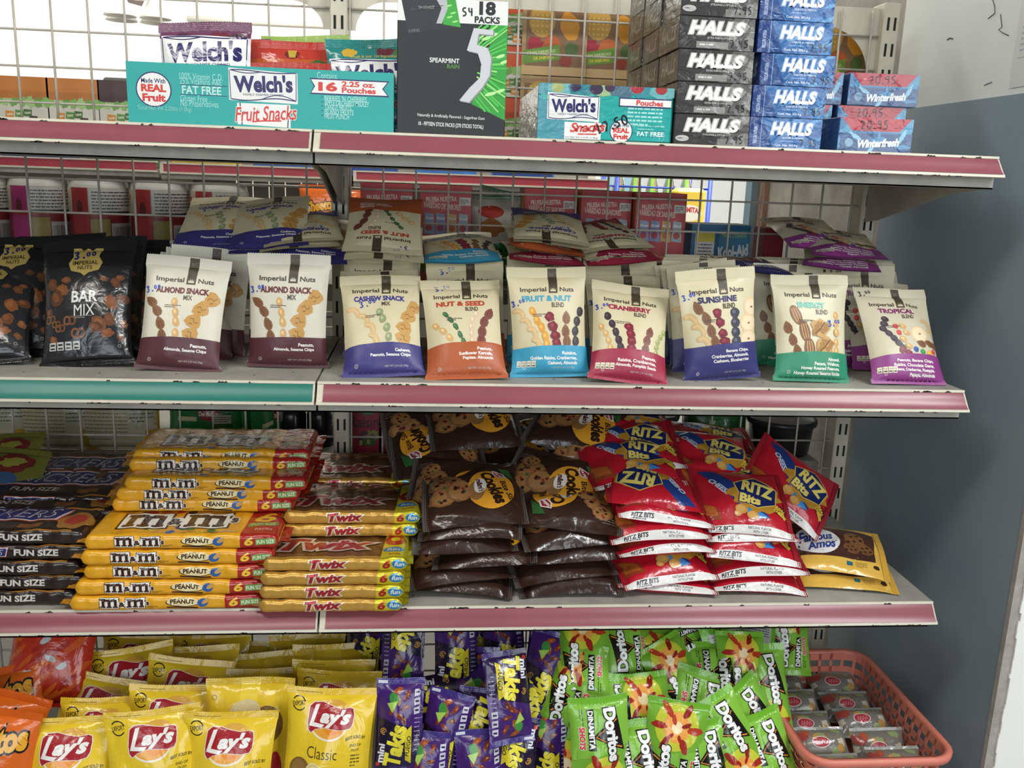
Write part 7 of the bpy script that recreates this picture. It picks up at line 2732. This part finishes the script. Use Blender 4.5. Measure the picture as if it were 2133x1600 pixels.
# hanging wire net with orange puff bags, and the green packets
hp = pouch_meshes('far_puffs', puffs_art(), 150., 200., 50, 10, 8, FILM, 300, None, '#cf5c18', L=8, crump=2, wav=3)
net = wire_grid('wire_net', 'free-standing wire net hung with bags in the next aisle', -.45, -.05, 0, 1.32, 1.78, .05, .002, WIRE)
for i, (px, py, lb) in enumerate(((672, 386, 'orange corn puff bag hanging far behind beside the left post'), (705, 392, 'second orange corn puff bag hanging behind the post'))):
    T = atY(px, py, 1.752)
    put('hanging_puff_bag', hp, lb, 'bag', up_from(T[0], 1.752 - .002 * i, T[2] - .2, 200, 2), 'orange bags on the far net')
kn = pouch_meshes('kettle', knorr_art(), 120., 160., 44, 8, 8, FILM, 301, None, '#2e7a3a', L=8, crump=3, wav=4)
for i, (px, py, rl, lb) in enumerate(((1030, 405, 30, 'green and white packet lying tilted, topmost of the green packets'), (1030, 445, -6, 'green packet in the middle of the green packets'),
                                      (1018, 470, 4, 'white and green packet at the bottom of the green packets'))):
    T = atY(px, py, .50 + .02 * (2 - i))
    put('green_packet', kn, lb, 'packet', up_from(T[0], .50 + .02 * (2 - i), max(T[2] - .15, RZ2), 160, 6, rl * .4), 'green packets between the red boxes')
# blue wire rack with green bags and a yellow tub sign by the door
t = thing('display_rack', 'blue wire display rack by the far door', 'rack', (.86, 2.26, 0))
r_ = MB()
for x in (0, .36):
    for y in (0, .28):
        r_.tube([(x, y, 0), (x, y, 1.46)], .009, 8)
r_.build('rack_posts', BLUEWIRE, t, True)
s_ = MB()
for z in (.5, .85, 1.21, 1.34, 1.43):
    s_.tube([(0, 0, z), (.36, 0, z), (.36, .28, z), (0, .28, z)], .004, 6, True)
for z in (.5, .85, 1.21):
    for k_ in range(9):
        s_.tube([(.04 * k_ + .02, 0, z), (.04 * k_ + .02, .28, z)], .0025, 5)
s_.build('rack_baskets', BLUEWIRE, t, True)
fg = pouch_meshes('far_green', DRA, 74., 122., 28, 8, 8, FILM, 191, ('#6fae2c', '#6fae2c'), '#8c958c', L=8, crump=2.2, wav=3.0)
for i in range(5):
    put('rack_snack_bag', fg, 'green snack bag standing in the blue rack, %s from the left' % ORD[i + 1], 'bag', axes_matrix((.05, .12, 1), (.35, .93, 0), (.89 + .068 * i, 2.40, 1.2135), (0, 0, 0), 1.7), 'green bags in the blue rack')
ga_ = Art(120, 150, '#e6c23a')
ga_.ell(60, 100, 46, 30, '#e9e2cf', 0, 24)
ga_.text('GOMITAS', 60, 106, 84, 20, '#c2392c', .05, 0, 0, arc=6)
ga_.blob(60, 40, 34, 18, '#d99a2e', 0, 3)
gm = carton_mesh('gummy_tub', 120, 60, 190, {'front': ga_}, CARD, 14.0, {'base': '#e6c23a'})
P = atY(1440, 520, 1.9)
gpos = atY(1440, 392, 2.12)
tg = put1('sweets_display', gm, 'yellow gummy sweets display card with red lettering by the blue rack', 'display', pose((gpos[0], 2.12, gpos[2] - .19), 0))
st_ = thing('display_stand', 'small table under the yellow gummy sweets display', 'stand', (gpos[0], 2.16, 0))
MB().box(-.09, .09, -.08, .08, gpos[2] - .21, gpos[2] - .1905, .002).build('table_top', CREAMD, st_)
for sx in (-.07, .07):
    for sy in (-.06, .06):
        MB().box(sx - .008, sx + .008, sy - .008, sy + .008, 0, gpos[2] - .21).build('leg', CREAMD, st_)
# dark bottles seen below the green rail
bt = MB().lathe([(.0001, 0), (.04, 0), (.042, .01), (.042, .15), (.030, .19), (.014, .215), (.014, .235), (.0001, .236)], 24).mesh('bottle', mat('dark_bottle', '#23262a', .2, var=.2), True)
cp = MB().lathe([(.0165, .222), (.0165, .242), (.0001, .243)], 20).mesh('cap', mat('teal_cap', '#3f8f88', .35, var=.1), True)
for i, px in enumerate((610, 668)):
    X = atY(px, 900, .50)[0]
    e = thing('soda_bottle', 'dark bottle with teal cap behind the wire, %s of the two by the post' % ('left', 'right')[i], 'bottle', (X, .50, RZ3 - .0), (0, 0, 0), 'dark bottles by the post')
    e.scale = (.62, .62, .40)
    obj('bottle_body', bt, e)
    obj('cap', cp, e)

# ceiling fan and a conduit on the far wall
t = thing('ceiling_fan', 'ceiling fan with brown blades and white light shades in the bright back room', 'fan', (-1.15, 3.6, 0))
hubz = atY(285, -28, 3.6)
t.location = (hubz[0], 3.6, hubz[2])
MB().lathe([(.0001, -.06), (.05, -.055), (.075, -.02), (.075, .03), (.04, .05), (.012, .06), (.012, 3.05 - hubz[2])], 28).build('motor_hub', mat('fan_white', '#d8d6cf', .4, var=.05), t, True)
for i in range(4):
    a = math.radians(20 + 90 * i)
    b = MB().box(.06, .50, -.055, .055, -.004, .004, .001)
    o = b.build('blade', mat('fan_blade', '#6f4232', .5, var=.2), t)
    o.rotation_euler = (math.radians(10), 0, a)
    sh_ = MB().lathe([(.02, 0), (.03, -.02), (.055, -.07), (.075, -.10), (.072, -.10), (.05, -.068), (.02, -.01)], 20).build('light_shade', mat('fan_shade', '#dedbd2', .4, var=.05), t, True)
    sh_.location = (.11 * math.cos(a + .7), .11 * math.sin(a + .7), -.05)
    sh_.rotation_euler = (0, 0, 0)
cd = MB()
p0, p1 = atY(390, 38, 4.78), atY(690, 52, 4.78)
cd.tube([tuple(p0), tuple(p1)], .018, 8)
o = cd.build('conduit_pipe', mat('conduit_white', '#cfcbc0', .5, var=.05), None, True)
tag(o, 'white conduit pipe running along the bright back wall', 'pipe')
